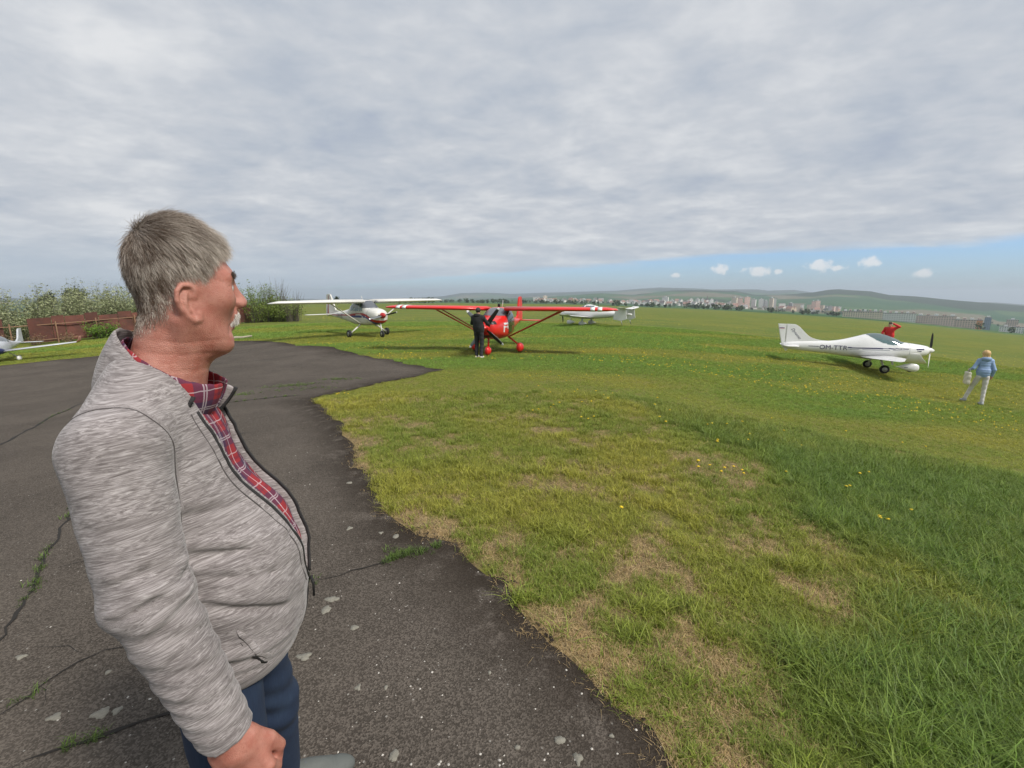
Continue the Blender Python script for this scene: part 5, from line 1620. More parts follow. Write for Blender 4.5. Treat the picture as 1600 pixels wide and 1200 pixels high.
for sg in (-1, 1):
    def pl_(u, w, sg=sg):
        x = (-3.75 + u) if sg < 0 else (-2.2 - u); z = 1.10 + w
        return (x, float(lf2.side_y(x, z, sg)) + sg * .012, z)
    lettering('registration', 'OM-JSE', .36, grey_txt, ce, pl_)
    foil('wing', [(sg * .42, .62, 1.62, 2.10, .17), (sg * 2.6, .60, 1.60, 2.10, .17), (sg * 5.1, .46, 1.18, 2.10, .17), (sg * 5.42, .40, 1.05, 2.09, .10), (sg * 5.52, .30, .80, 2.07, .03)], white_old, ce)
    strut('wing_strut', ce, (.16, sg * .56, .78), (.12, sg * 2.55, 2.18), .030, white_old)
    foil('tailplane', [(sg * .04, -4.55, .95, 1.28, .09), (sg * 1.6, -4.80, .68, 1.28, .09), (sg * 1.72, -4.86, .55, 1.28, .05)], white_old, ce)
    tube('gear_leg', [(-.05, sg * .48, .74), (-.04, sg * .85, .47), (-.02, sg * 1.18, .24)], [.05, .042, .036], white_old, ce, 10)
    wheel(ce, (-.02, sg * 1.27, .225), .225, .17, tyre_m, hub_m)
tube('nose_strut', [(1.45, 0, .92), (1.50, 0, .55), (1.56, 0, .30)], [.045, .04, .035], white_old, ce, 10)
box_obj('nose_fork', (1.57, 0, .33), (.03, .09, .08), metal_m, ce, .01)
wheel(ce, (1.58, 0, .20), .20, .15, tyre_m, hub_m)
fin_mesh('fin', [(-3.55, 1.46), (-4.2, 1.60), (-4.72, 2.45), (-4.82, 2.62), (-5.12, 2.66), (-5.30, 1.34), (-4.4, 1.30)], .09, white_old, ce)
rd = fin_mesh('rudder', [(-5.13, 2.66), (-5.42, 2.62), (-5.72, 1.36), (-5.62, 1.14), (-5.31, 1.22)], .08, white_old, ce)
fin_mesh('fin_stripe', [(-5.0, 2.58), (-5.10, 2.58), (-5.46, 1.3), (-5.30, 1.3)], .104, redst_p, ce)
fin_mesh('fin_stripe', [(-5.12, 2.20), (-5.18, 2.20), (-5.58, 1.3), (-5.50, 1.3)], .106, blue_p, ce)
cone_obj('spinner', ce, 1.74, 2.04, 1.28, .17, redst_p)
prop_blade('propeller_blade', ce, (1.86, 0, 1.28), R(10), .95, .16, R(58), black_m, white_p, .09)
prop_blade('propeller_blade', ce, (1.86, 0, 1.28), R(190), .95, .16, R(58), greyblade_m, white_p, .09)
tube('antenna', [(-.05, -.25, 2.24), (-.12, -.25, 2.44)], [.02, .012], white_old, ce, 6)
box_obj('cooling_inlet', (1.70, -.20, 1.30), (.03, .09, .05), black_m, ce, .02); box_obj('cooling_inlet', (1.70, .20, 1.30), (.03, .09, .05), black_m, ce, .02)
box_obj('exhaust_pipe', (1.25, -.18, .70), (.10, .025, .035), metal_m, ce, .01)

# ============ red high-wing microlight facing the camera
rd_ = plane_root('airplane', 'red high-wing airplane with red wheel fairings and four-blade propeller', 'airplane', -0.56, 17.9, R(-103.0), 0.98, R(-0.5), R(-0.3))
RS = [(1.72, 1.22, .86, .20, 1.05, 2.2), (1.64, 1.32, .74, .34, 1.04, 2.4), (1.35, 1.41, .66, .43, 1.02, 2.5), (.95, 1.42, .60, .49, 1.0, 2.7), (.72, 1.46, .58, .515, 1.0, 2.8), (.45, 1.64, .57, .53, 1.0, 2.9), (.15, 1.74, .57, .535, 1.0, 3.0), (-.25, 1.77, .58, .53, 1.0, 3.0), (-.8, 1.72, .62, .49, 1.02, 2.8), (-1.3, 1.52, .68, .40, 1.05, 2.5),
      (-2.0, 1.36, .78, .28, 1.08, 2.3), (-3.0, 1.24, .90, .17, 1.09, 2.2), (-3.9, 1.18, .99, .08, 1.09, 2.0), (-4.3, 1.15, 1.03, .03, 1.09, 2.0)]
lf3 = Loft(RS, 66, 44); lf3.build('fuselage', red_p, rd_)
lf3.patch('windscreen', lambda x, y, z: (x < .80) & (x > .12) & (z > 1.455) & (np.abs(y) < .475), glass_mat('clear_windscreen', (.50, .53, .58), .42), rd_, .008)
lf3.patch('door_window', lambda x, y, z: (x > -.60) & (x < .42 - np.clip(z - 1.45, 0, 1) * .75) & (z > 1.06 - .25 * (x > -.15) * (x < .38)) & (z < 1.70) & (np.abs(y) > .36), glass_mat('dark_door_glass', (.22, .23, .24), .3), rd_, .007, 200, 130)
for zz0 in (1.17, 1.04):
    lf3.patch('white_bar', lambda x, y, z, zz0=zz0: (x > .44) & (x < .93) & (np.abs(z - zz0) < .035) & (np.abs(y) > .2), white_p, rd_, .005, 200, 150)
lf3.patch('white_bar', lambda x, y, z: (x > .86) & (x < .99) & (z < 1.10) & (z > .86) & (np.abs(y) > .2), white_p, rd_, .0055, 200, 150)
lf3.patch('air_intake', lambda x, y, z: (x > 1.50) & (z > 1.18) & (z < 1.30) & (np.abs(y) > .10), black_m, rd_, .006, 220, 130)
lf3.patch('chin_intake', lambda x, y, z: (x > 1.45) & (z < .80) & (np.abs(y) < .20), black_m, rd_, .006, 220, 130)
for sg in (-1, 1):
    foil('wing', [(sg * .40, .62, 1.28, 1.70, .15), (sg * 2.4, .62, 1.28, 1.71, .15), (sg * 4.2, .60, 1.24, 1.72, .14), (sg * 4.52, .52, 1.08, 1.72, .09), (sg * 4.60, .42, .82, 1.71, .04)], red_p, rd_)
    for ya, yb in ((3.62, 3.78), (3.88, 4.04)):
        foil('wing_band', [(sg * ya, .612, 1.26, 1.7165, .145), (sg * yb, .608, 1.25, 1.7185, .144)], white_p, rd_, grow=.006)
    foil('flap', [(sg * .55, -.55, .42, 1.62, .10), (sg * 2.3, -.56, .42, 1.64, .10)], dkred_p, rd_)
    strut('wing_strut', rd_, (.12, sg * .52, .66), (.22, sg * 2.55, 1.68), .026, dkred_p)
    strut('wing_strut', rd_, (-.18, sg * .52, .66), (-.45, sg * 2.55, 1.66), .022, dkred_p)
    tube('gear_leg', [(-.02, sg * .42, .64), (-.02, sg * .80, .36)], [.040, .032], red_p, rd_, 10)
    fairing('wheel_fairing', rd_, (.0, sg * .92, .23), .62, .36, .15, red_p, 2.0)
    wheel(rd_, (.03, sg * .92, .15), .15, .12, tyre_m, hub_m)
    foil('tailplane', [(sg * .03, -3.55, .78, 1.10, .08), (sg * 1.15, -3.72, .55, 1.10, .08)], red_p, rd_)
    tube('gap_support', [(-.02, sg * 1.2, 1.66), (-.30, sg * 1.2, 1.60)], .012, black_m, rd_, 6)
tube('nose_strut', [(1.30, 0, .75), (1.36, 0, .30)], [.04, .032], red_p, rd_, 10)
fairing('wheel_fairing', rd_, (1.36, 0, .20), .55, .32, .12, red_p, 2.0)
wheel(rd_, (1.38, 0, .13), .13, .10, tyre_m, hub_m)
fin_mesh('fin', [(-3.2, 1.2), (-3.55, 1.32), (-3.85, 2.05), (-3.95, 2.18), (-4.18, 2.20), (-4.22, 1.1)], .09, red_p, rd_)
fin_mesh('rudder', [(-4.19, 2.20), (-4.42, 2.18), (-4.62, 1.5), (-4.60, 1.08), (-4.23, 1.05)], .08, red_p, rd_)
cone_obj('spinner', rd_, 1.72, 1.98, 1.05, .15, red_p)
for a_, mm in ((54, black_m), (-40, black_m), (137, greyblade_m), (231, greyblade_m)):
    prop_blade('propeller_blade', rd_, (1.83, 0, 1.05), R(a_), .90, .16, R(35), mm, white_p, .08)
tube('antenna', [(-.35, .1, 1.76), (-.45, .1, 2.04)], [.012, .006], white_p, rd_, 6)
box_obj('seat', (-.28, .0, .95), (.08, .36, .32), cabin_m, rd_, .03)
box_obj('beacon', (-.2, 0, 1.83), (.05, .05, .06), black_m, rd_, .015)

# ============ far white aircraft parked beyond the red wing, seen obliquely from its nose quarter
fa = plane_root('airplane', 'distant white low-wing airplane parked behind the red wing', 'airplane', 6.87, 42.58, R(146.6), 1.075)
WS = [(2.25, 1.05, .82, .16, .95, 2.1), (2.0, 1.18, .68, .34, .95, 2.3), (1.4, 1.28, .60, .46, .95, 2.4), (.85, 1.34, .56, .52, .95, 2.4), (.4, 1.62, .55, .54, .95, 2.2), (-.2, 1.76, .55, .54, .95, 2.1), (-.9, 1.62, .58, .48, .96, 2.1), (-1.7, 1.36, .66, .34, .98, 2.1), (-2.6, 1.20, .76, .22, 1.0, 2.1), (-3.6, 1.10, .86, .10, 1.0, 2.0), (-3.9, 1.05, .92, .04, 1.0, 2.0)]
lf4 = Loft(WS, 50, 36); lf4.build('fuselage', white_p, fa)
for x0, x1 in ((.12, .72), (-.75, .02)):
    lf4.patch('side_window', lambda x, y, z, x0=x0, x1=x1: (x > x0) & (x < x1) & (z > 1.38) & (z < 1.66) & (np.abs(y) > .12), glass_b, fa, .007, 130, 100)
for sg in (-1, 1):
    foil('wing', [(sg * .45, .75, 1.50, .70, .13), (sg * 2.5, .60, 1.25, .84, .13), (sg * 4.3, .42, 1.0, .98, .11), (sg * 4.62, .25, .72, 1.10, .07)], white_p, fa)
    foil('tailplane', [(sg * .03, -3.0, .9, 1.42, .08), (sg * 1.55, -3.25, .7, 1.52, .08), (sg * 1.72, -3.35, .5, 1.60, .06)], white_p, fa)
    fin_mesh('wheel_spat_leg', [(.1, .6), (-.1, .6), (-.08, .3), (.08, .3)], .06, white_p, fa, sg * .95)
    fairing('wheel_fairing', fa, (.0, sg * .95, .20), .75, .36, .12, white_p)
    fin_mesh('tail_boom_fin', [(-2.7, .62), (-2.9, 1.44), (-3.75, 1.56), (-3.85, .66), (-3.4, .52)], .06, white_p, fa, sg * 1.0)
    tube('tail_skid', [(-3.4, sg * 1.0, .54), (-3.5, sg * 1.0, .16)], .03, metal_m, fa, 6)
fairing('wheel_fairing', fa, (1.55, 0, .22), .85, .36, .11, white_p)
tube('nose_strut', [(1.5, 0, .68), (1.55, 0, .3)], .04, white_p, fa, 8)
cone_obj('spinner', fa, 2.25, 2.5, .95, .15, white_p)
prop_blade('propeller_blade', fa, (2.34, 0, .95), R(80), .80, .12, R(50), black_m)
prop_blade('propeller_blade', fa, (2.34, 0, .95), R(260), .80, .12, R(50), black_m)
tube('mast_antenna', [(-1.0, 0, 1.55), (-.92, 0, 2.35)], .018, black_m, fa, 6)

# ============ small silver and blue aircraft at the left edge
le = plane_root('airplane', 'small silver and blue airplane with upturned wingtip by the bushes', 'airplane', -25.06, 22.35, R(-61.6), 0.72)
silver_p = simple_mat('silver_paint', (0.52, 0.54, 0.57), 0.35, 0.1, var=0.06, coat=0.3)
LS = [(1.9, 1.15, .78, .16, .95, 2.1), (1.75, 1.26, .64, .34, .95, 2.3), (1.2, 1.36, .54, .46, .95, 2.4), (.6, 1.52, .50, .52, .95, 2.4), (.1, 1.72, .50, .54, .95, 2.2), (-.5, 1.68, .52, .5, .95, 2.1), (-1.3, 1.42, .62, .36, .97, 2.1), (-2.4, 1.20, .78, .2, 1.0, 2.1), (-3.6, 1.10, .9, .08, 1.0, 2.0)]
lf5 = Loft(LS, 50, 36); lf5.build('fuselage', silver_p, le)
lf5.patch('canopy', lambda x, y, z: (x < .75) & (x > -.7) & (z > 1.36 + .1 * x), glass_mat('pale_canopy', (.62, .68, .72), .55), le, .007)
lf5.patch('blue_panel', lambda x, y, z: (x > .2) & (z < np.interp(x, [.2, .8, 1.3, 1.9], [.70, .95, 1.02, 1.0])) & (z > .60), blue_p, le, .004, 180, 120)
lf5.patch('belly_panel', lambda x, y, z: (z < .575), navy_p, le, .004, 150, 120)
for sg in (-1, 1):
    foil('wing', [(sg * .42, .60, 1.25, .72, .13), (sg * 2.4, .55, 1.10, .95, .12), (sg * 4.2, .46, .95, 1.16, .11)], silver_p, le)
    foil('winglet', [(sg * 4.2, .46, .95, 1.16, .10), (sg * 4.26, .36, .80, 1.30, .08), (sg * 4.30, .10, .45, 1.55, .06)], simple_mat('red_tip', (.55, .25, .22), .5) if sg > 0 else silver_p, le)
    foil('tailplane', [(sg * .04, -2.95, .75, 1.02, .08), (sg * 1.3, -3.1, .55, 1.03, .08)], silver_p, le)
    tube('gear_leg', [(.0, sg * .5, .6), (0, sg * .9, .3)], .03, white_p, le, 8)
    fairing('wheel_fairing', le, (.0, sg * 1.0, .20), .62, .34, .12, white_p)
    wheel(le, (.02, sg * 1.0, .13), .13, .09, tyre_m, hub_m)
fin_mesh('fin', [(-2.8, 1.1), (-3.2, 1.35), (-3.45, 1.95), (-3.55, 2.02), (-3.95, 2.02), (-4.0, 1.0)], .10, silver_p, le)
fairing('wheel_fairing', le, (1.3, 0, .18), .6, .32, .11, white_p)
cone_obj('spinner', le, 1.9, 2.15, .97, .15, white_p)
prop_blade('propeller_blade', le, (2.0, 0, .97), R(60), .8, .12, R(50), black_m); prop_blade('propeller_blade', le, (2.0, 0, .97), R(240), .8, .12, R(50), black_m)
# ------------------------------------------------------------------ people further off
skin2 = simple_mat('skin', (0.46, 0.25, 0.17), 0.5, var=0.1, vscale=20)
def figure(name, label, loc, yaw, J, H, outfit, res=.011, B=1.0):
    """J: joints for a figure facing +x, z in metres; outfit: list of (part, kind, material)"""
    root = empty(name, loc, (0, 0, yaw)); root.scale = (H, H, H)
    tag(root, label, 'person')
    g = {k: np.array(v, float) for k, v in J.items()}
    hd = g['head']; hx = g.get('look', np.array([1.0, 0, 0])); hx = hx / np.linalg.norm(hx); hy = np.cross([0, 0, 1.0], hx); hy /= np.linalg.norm(hy); hz = np.cross(hx, hy)
    M = np.stack([hx, hy, hz], 1)
    def hl(p): return (p - A3(hd)) @ A3(M)
    def head(p):
        q = hl(p); qa = q.copy(); qa[:, 1] = np.abs(qa[:, 1])
        d = ell(q, (-.012, 0, .025), (.095, .074, .09)); d = smin(d, ell(q, (.03, 0, -.045), (.06, .055, .07)), .03)
        d = smin(d, cap(q, (.088, 0, .01), (.112, 0, -.028), .010, .014), .01)
        d = smin(d, ell(qa, (-.005, .076, -.01), (.018, .008, .032)), .008)
        d = smax(d, -ell(qa, (.098, .033, .004), (.016, .016, .010)), .01); d = smin(d, ell(q, (.088, 0, -.072), (.010, .024, .009)), .01)
        return smin(d, cap(p, hd + M @ np.array([-.02, 0, -.06]), g['neck'], .055, .058), .02)
    def limb(p, names, rad, k=.02): return chain(p, [g[n] for n in names], rad, k)
    def torso(p, grow=0.0):
        d = smin(ell(p, g['chest'], (.115 * B, .165 * B, .20)), ell(p, g['pelvis'], (.115 * B, .165 * (B + .05), .14)), .10)
        d = smin(d, cap(p, g['chest'] * .35 + g['pelvis'] * .65 + [0, -.06, 0], g['chest'] * .35 + g['pelvis'] * .65 + [0, .06, 0], .11 * B), .08)
        d = smin(d, cap(p, g['shR'], g['shL'], .062 * B), .06)
        return d - f32(grow)
    def hand(p, s):
        w, e = g['wr' + s], g['el' + s]; d_ = (w - e) / np.linalg.norm(w - e)
        sd = np.cross(d_, [0, 1.0, 0]); sd /= np.linalg.norm(sd) + 1e-9
        d = ell(p, w + d_ * .05, (.035, .035, .035)); d = smin(d, cap(p, w - d_ * .04, w + d_ * .07, .026, .024), .02)
        for k in range(4): d = smin(d, cap(p, w + d_ * .07 + sd * (.027 - .018 * k), w + d_ * (.13 - .008 * abs(k - 1)) + sd * (.03 - .02 * k) + np.array([0, .02 if s == 'R' else -.02, 0]), .010, .008), .006)
        return smin(d, cap(p, w + d_ * .02 + sd * .02, w + d_ * .07 + sd * .055, .012, .009), .012)
    def body(p):
        d = smin(head(p), torso(p), .04)
        for s in 'LR':
            d = smin(d, limb(p, ['sh' + s, 'el' + s, 'wr' + s], [.048 * B, .040 * B, .028]), .03); d = smin(d, hand(p, s), .015)
            d = smin(d, limb(p, ['hip' + s, 'kn' + s, 'an' + s], [.074 * B, .052 * B, .038 * B]), .03)
        return d
    pts = np.array(list(g.values())); lo = pts.min(0) - .25; hi = pts.max(0) + .25; lo[2] = max(lo[2], -.02)
    if 'look' in g:
        pts = np.array([v for k, v in g.items() if k != 'look']); lo = pts.min(0) - .25; hi = pts.max(0) + .25
    b, _ = sdf_obj('body', body, lo, hi, res, skin2, root)
    ax = g['neck'] - g['pelvis']; ax = ax / np.linalg.norm(ax)
    for part, kind, mat in outfit:
        if kind == 'jacket':
            def f(p):
                h = (p - A3(g['pelvis'])) @ A3(ax)
                d = torso(p, .028 if B == 1 else .016) + f32(.0022) * np.sin(h * 85) * (1 if 'puffer' in part else .5)
                d = smax(d, f32(-.10) - h, .012); d = smax(d, -cap(p, g['neck'] - ax * .03, g['neck'] + ax * .2, .060), .01)
                for s in 'LR':
                    e = limb(p, ['sh' + s, 'el' + s, 'wr' + s], [.074 * B, .060 * B, .044 * B]); aa = np.array(g['wr' + s] - g['el' + s]); L = np.linalg.norm(aa)
                    e = np.maximum(e, ((p - A3(g['wr' + s])) @ A3(aa / L)))
                    d = smin(d, e, .025)
                return d
        elif kind == 'hood':
            def f(p):
                c = g['neck'] + np.array([-.075, 0, .0])
                d = ell(p, c, (.075, .125, .085)); return smax(d, -ell(p, c + np.array([.035, 0, .05]), (.075, .10, .08)), .02)
        elif kind == 'hoodup':
            def f(p):
                q = hl(p); d = ell(q, (-.015, 0, .015), (.125, .105, .125)); return smax(d, -ell(q, (.10, 0, -.005), (.11, .072, .105)), .02)
        elif kind == 'trousers':
            def f(p):
                d = ell(p, g['pelvis'] + [0, 0, -.02], (.125 * B, .170 * B, .12))
                for s in 'LR': d = smin(d, limb(p, ['hip' + s, 'kn' + s, 'an' + s], [.098 * B, .072 * B, .058 * B]) + f32(.004) * np.sin(p[:, 2] * 45 + p[:, 0] * 30), .03)
                for s in 'LR': d = smax(d, f32(g['an' + s][2] - .035) - p[:, 2], .01) if False else d
                return smax(d, f32(min(g['anL'][2], g['anR'][2]) - .05) - p[:, 2], .01)
        elif kind == 'hair_short':
            def f(p):
                q = hl(p); d = ell(q, (-.018, 0, .034), (.108, .087, .098)); d = d + f32(.003) * np.sin(q[:, 0] * 160) * np.sin(q[:, 1] * 190)
                return smax(d, (q[:, 0] * f32(.9) - q[:, 2] * f32(.55) - f32(.012)), .01)
        elif kind == 'hair_bob':
            def f(p):
                q = hl(p); d = ell(q, (-.022, 0, .030), (.112, .094, .104)); d = smin(d, ell(q, (-.055, 0, -.095), (.055, .088, .105)), .04)
                d = d + f32(.004) * np.sin(q[:, 1] * 150 + q[:, 2] * 12); return smax(d, q[:, 0] * f32(1.0) - q[:, 2] * f32(.35) - f32(.028), .012)
        elif kind == 'shoes':
            for s in 'LR':
                a = g['an' + s]; ft = g.get('toe' + s, a + np.array([.17, 0, -.06])); dd = ft - a
                def fs(p, a=a, ft=ft):
                    d = smin(cap(p, a + [-.02, 0, -.045], ft, .042, .036), cap(p, a, a + [0, 0, -.04], .046, .044), .03)
                    return smax(d, f32(min(a[2], ft[2]) - .045) - p[:, 2], .006)
                sdf_obj(part, fs, np.minimum(a, ft) - .12, np.maximum(a, ft) + .12, .010, mat, root)
            continue
        sdf_obj(part, f, lo, hi, res, mat, root)
    return root
dark_cloth = simple_mat('black_hoodie_cloth', (0.018, 0.018, 0.020), 0.9, var=0.3, vscale=15, bumpy=0.3)
dark_trous = simple_mat('charcoal_trousers', (0.022, 0.022, 0.026), 0.85, var=0.3, vscale=15)
white_shoe = simple_mat('white_shoe', (0.6, 0.58, 0.55), 0.6)
hair_dk = simple_mat('dark_brown_hair', (0.022, 0.015, 0.011), 0.6, var=0.4, vscale=60, bumpy=0.5)
bx, by = -1.13, 15.75
figure('person', 'person in a black hooded jacket and dark trousers hand-turning the red airplane propeller', (bx, by, gz(bx, by)), R(68), dict(
    head=(-.02, .0, 1.62), look=(1, .12, -.12), neck=(-.05, 0, 1.49), chest=(-.06, 0, 1.30), pelvis=(0, 0, .98), shR=(-.05, -.175, 1.41), shL=(-.05, .175, 1.41),
    elR=(.10, -.30, 1.20), wrR=(.33, -.24, 1.12), elL=(.08, .30, 1.20), wrL=(.32, .20, 1.10), hipR=(0, -.085, .90), knR=(.04, -.09, .50), anR=(-.02, -.09, .09), hipL=(0, .085, .90), knL=(.06, .11, .50), anL=(.03, .12, .09)), .985,
    [('trousers', 'trousers', dark_trous), ('jacket', 'jacket', dark_cloth), ('hood', 'hood', dark_cloth), ('hair', 'hair_short', hair_dk), ('shoe', 'shoes', white_shoe)])
puff_m = simple_mat('blue_puffer', (0.24, 0.35, 0.55), 0.5, var=0.12, vscale=10)
cream_m = simple_mat('pale_trousers', (0.60, 0.58, 0.56), 0.85, var=0.12, vscale=12)
blonde_m = simple_mat('red_blonde_hair', (0.60, 0.39, 0.17), 0.5, var=0.4, vscale=50, bumpy=0.4)
tr_m = simple_mat('grey_running_shoe', (0.38, 0.40, 0.42), 0.7, var=0.3, vscale=30)
wx, wy = 14.89, 14.36
wom = figure('person', 'woman with blonde hair in a light blue quilted jacket and pale trousers, walking away', (wx, wy, gz(wx, wy)), R(62), dict(
    head=(.05, 0, 1.56), look=(1, .1, -.1), neck=(.02, 0, 1.43), chest=(.0, 0, 1.25), pelvis=(-.02, 0, .96), shR=(.0, -.135, 1.37), shL=(.0, .135, 1.37),
    elR=(-.06, -.22, 1.11), wrR=(.04, -.22, .90), elL=(-.06, .26, 1.13), wrL=(.13, .27, 1.06), hipR=(-.02, -.08, .88), knR=(.0, -.09, .49), anR=(-.05, -.08, .09), hipL=(-.02, .08, .88), knL=(.13, .17, .50), anL=(.14, .27, .15), toeL=(.30, .30, .07)), 1.03,
    [('trousers', 'trousers', cream_m), ('puffer_jacket', 'jacket', puff_m), ('hood', 'hood', puff_m), ('hair', 'hair_bob', blonde_m), ('shoe', 'shoes', tr_m)], B=.78)
# her tote bag: a soft sack with a handle loop over the forearm
bag = empty('tote_bag', (wx, wy, gz(wx, wy)), (0, 0, R(62))); bag.scale = (1.03,) * 3
tag(bag, 'white tote bag hanging from the arm of the woman in blue', 'bag')
bag_m = simple_mat('canvas_bag', (0.62, 0.58, 0.48), 0.9, var=0.12, vscale=14, bumpy=0.3)
def bag_f(p):
    d = rbox(p, (.05, .325, .80), (.15, .05, .19), .03); return d + f32(.006) * np.sin(p[:, 2] * 38 + p[:, 0] * 25)
sdf_obj('sack', bag_f, (-.2, .2, .55), (.3, .45, 1.05), .011, bag_m, bag)
tube('handle', cr_spline([(-.04, .315, .96), (0, .30, 1.08), (.05, .28, 1.115), (.10, .30, 1.08), (.14, .315, .96)], 5), .010, bag_m, bag, 6)
redc = simple_mat('red_jacket_cloth', (0.56, 0.016, 0.014), 0.6, var=0.2, vscale=12, bumpy=0.2)
wh_hair = simple_mat('grey_hair_far', (0.45, 0.43, 0.40), 0.7, var=0.3, vscale=60)
phone_m = simple_mat('black_camera', (0.02, 0.02, 0.02), 0.4)
lx, ly, lz = .62, .80, .60
rx = 17.42 + .968 * (lx * math.cos(R(-21)) - ly * math.sin(R(-21))); ry = 21.84 + .968 * (lx * math.sin(R(-21)) + ly * math.cos(R(-21)))
redp = figure('person', 'person in a red jacket holding a camera up behind the white OM-TTR airplane', (rx, ry, gz(17.42, 21.84) + lz * .968 + .10), R(222), dict(
    head=(.06, 0, 1.56), look=(1, 0, -.15), neck=(.02, 0, 1.44), chest=(.0, 0, 1.26), pelvis=(-.04, 0, .96), shR=(.0, -.175, 1.38), shL=(.0, .175, 1.38),
    elR=(.04, -.28, 1.16), wrR=(.22, -.20, 1.10), elL=(.10, .38, 1.50), wrL=(.22, .12, 1.66), hipR=(-.04, -.085, .88), knR=(.0, -.10, .48), anR=(-.05, -.10, .09), hipL=(-.04, .085, .88), knL=(.02, .10, .48), anL=(-.02, .11, .09)), .93,
    [('trousers', 'trousers', dark_trous), ('jacket', 'jacket', redc), ('hair', 'hair_short', wh_hair), ('shoe', 'shoes', tr_m)])
cm_ = empty('camera_in_hand', redp.location, (0, 0, R(222))); cm_.scale = (.93,) * 3
tag(cm_, 'small black camera held up by the person in the red jacket', 'camera')
box_obj('camera_body', (.30, .03, 1.68), (.02, .065, .042), phone_m, cm_, .008)
cylv = tube('camera_lens', [(.31, .03, 1.68), (.36, .03, 1.68)], .026, phone_m, cm_, 12)
# ------------------------------------------------------------------ rusty sheet fence and the scrub behind it
rust_m, t = new_mat('rusty_sheet')
P0 = t.n('ShaderNodeTexCoord').outputs['Object']
n1 = t.noise(P0, 1.6, 6.0, 0.65, 0.4); n2 = t.noise(P0, 14.0, 5.0, 0.6)
oi = t.n('ShaderNodeObjectInfo').outputs['Random']
c = t.mix(t.smooth(n1, 0.3, 0.7), (0.085, 0.034, 0.025), (0.15, 0.052, 0.037)); c = t.mix(t.math('MULTIPLY', t.smooth(n2, .5, .75), .6), c, (0.09, 0.040, 0.024))
c = t.vmath('SCALE', c, scale=t.math('ADD', .65, t.math('MULTIPLY', oi, .75)))
t.link(c, t.b.inputs['Base Color']); t.b.inputs['Roughness'].default_value = .8; bump(t, n2, .4, .02)
rail_m = simple_mat('rusty_rail', (0.26, 0.15, 0.09), 0.8, var=0.3, vscale=4)
FENCE = [(-40.5, 27.5), (-36.6, 31.4), (-34.83, 33.13), (-33.65, 35.62), (-31.4, 37.9), (-28.9, 45.0), (-27.2, 48.6)]
fp = []
for (a, b) in zip(FENCE[:-1], FENCE[1:]):
    a = np.array(a); b = np.array(b); k = max(1, int(np.hypot(*(b - a)) / .25))
    fp += [a + (b - a) * j / k for j in range(k)]
fp = np.array(fp + [np.array(FENCE[-1])]); fl_ = np.concatenate([[0], np.cumsum(np.hypot(*np.diff(fp, axis=0).T))])
def f_at(s): return np.array([np.interp(s, fl_, fp[:, 0]), np.interp(s, fl_, fp[:, 1])])
fence = empty('sheet_fence', (FENCE[0][0], FENCE[0][1], gz(*FENCE[0])))
tag(fence, 'rusty brown sheet metal fence with horizontal rails in front of the bushes', 'fence')
def fpart(name, pts, faces, mat):
    o = mesh_obj(name, [tuple(np.array(p) - np.array(fence.location)) for p in pts], faces, mat, fence, smooth=False); return o
BOXF = [(0, 1, 3, 2), (4, 6, 7, 5), (0, 4, 5, 1), (2, 3, 7, 6), (0, 2, 6, 4), (1, 5, 7, 3)]
def slab(name, s0, s1, z0, z1, off, th, mat, dz=0.0, wob=0.0):
    a, b = f_at(s0), f_at(s1); d = (b - a) / (np.hypot(*(b - a)) + 1e-9); n = np.array([d[1], -d[0]])
    V = []
    for p, q in ((a, 0), (b, dz)):
        g = gz(*p)
        for o in (off, off + th):
            for z in (z0, z1): V.append((p[0] + n[0] * o, p[1] + n[1] * o, g + z + q + (wob if z == z1 else 0)))
    return fpart(name, V, BOXF, mat)
L_ = fl_[-1]; s = 0.0; r_ = np.random.default_rng(12)
while s < L_ - .3:
    w = .62 + .75 * r_.random()
    if r_.random() > .07:
        top = 1.75 + .28 * r_.random()
        slab('sheet_panel', s, min(s + w - .02, L_), .12, top, -.03 - .03 * r_.random(), .012, rust_m, 0, r_.normal(0, .03))
    s += w + .015
for z in (.28, 1.38):
    for s in np.arange(0, L_ - 2.4, 2.4): slab('rail', s, s + 2.39, z, z + .055, .03, .05, rail_m)
for s in np.arange(0, L_, 2.4): slab('post', s, s + .07, -.1, 1.60, .085, .07, rail_m)
# ---- shrubs: upright shoots carrying small leaves
def leaf_mat(name, c1, c2, trans=.25):
    m, t = new_mat(name)
    a = t.n('ShaderNodeAttribute', attribute_name='lv').outputs['Fac']
    c = t.mix(a, c1, c2); t.link(c, t.b.inputs['Base Color']); t.b.inputs['Roughness'].default_value = .6; t.b.inputs['Specular IOR Level'].default_value = .3
    tr = t.n('ShaderNodeBsdfTranslucent'); t.link(c, tr.inputs[0])
    mx = t.n('ShaderNodeMixShader', ins={0: trans}); t.link(t.b.outputs[0], mx.inputs[1]); t.link(tr.outputs[0], mx.inputs[2]); t.link(mx.outputs[0], t.out.inputs[0])
    return m
willow = leaf_mat('pale_willow_leaf', (0.17, 0.20, 0.085), (0.44, 0.47, 0.27)); spring = leaf_mat('spring_green_leaf', (0.10, 0.15, 0.025), (0.26, 0.34, 0.07)); darkl = leaf_mat('dark_leaf', (0.018, 0.032, 0.014), (0.05, 0.075, 0.03)); brightl = leaf_mat('bright_leaf', (0.08, 0.16, 0.02), (0.20, 0.32, 0.05)); dryl = leaf_mat('dry_stalk', (0.16, 0.105, 0.055), (0.32, 0.22, 0.12), .1)
bark = simple_mat('grey_bark', (0.09, 0.075, 0.06), 0.9, var=0.3, vscale=8)
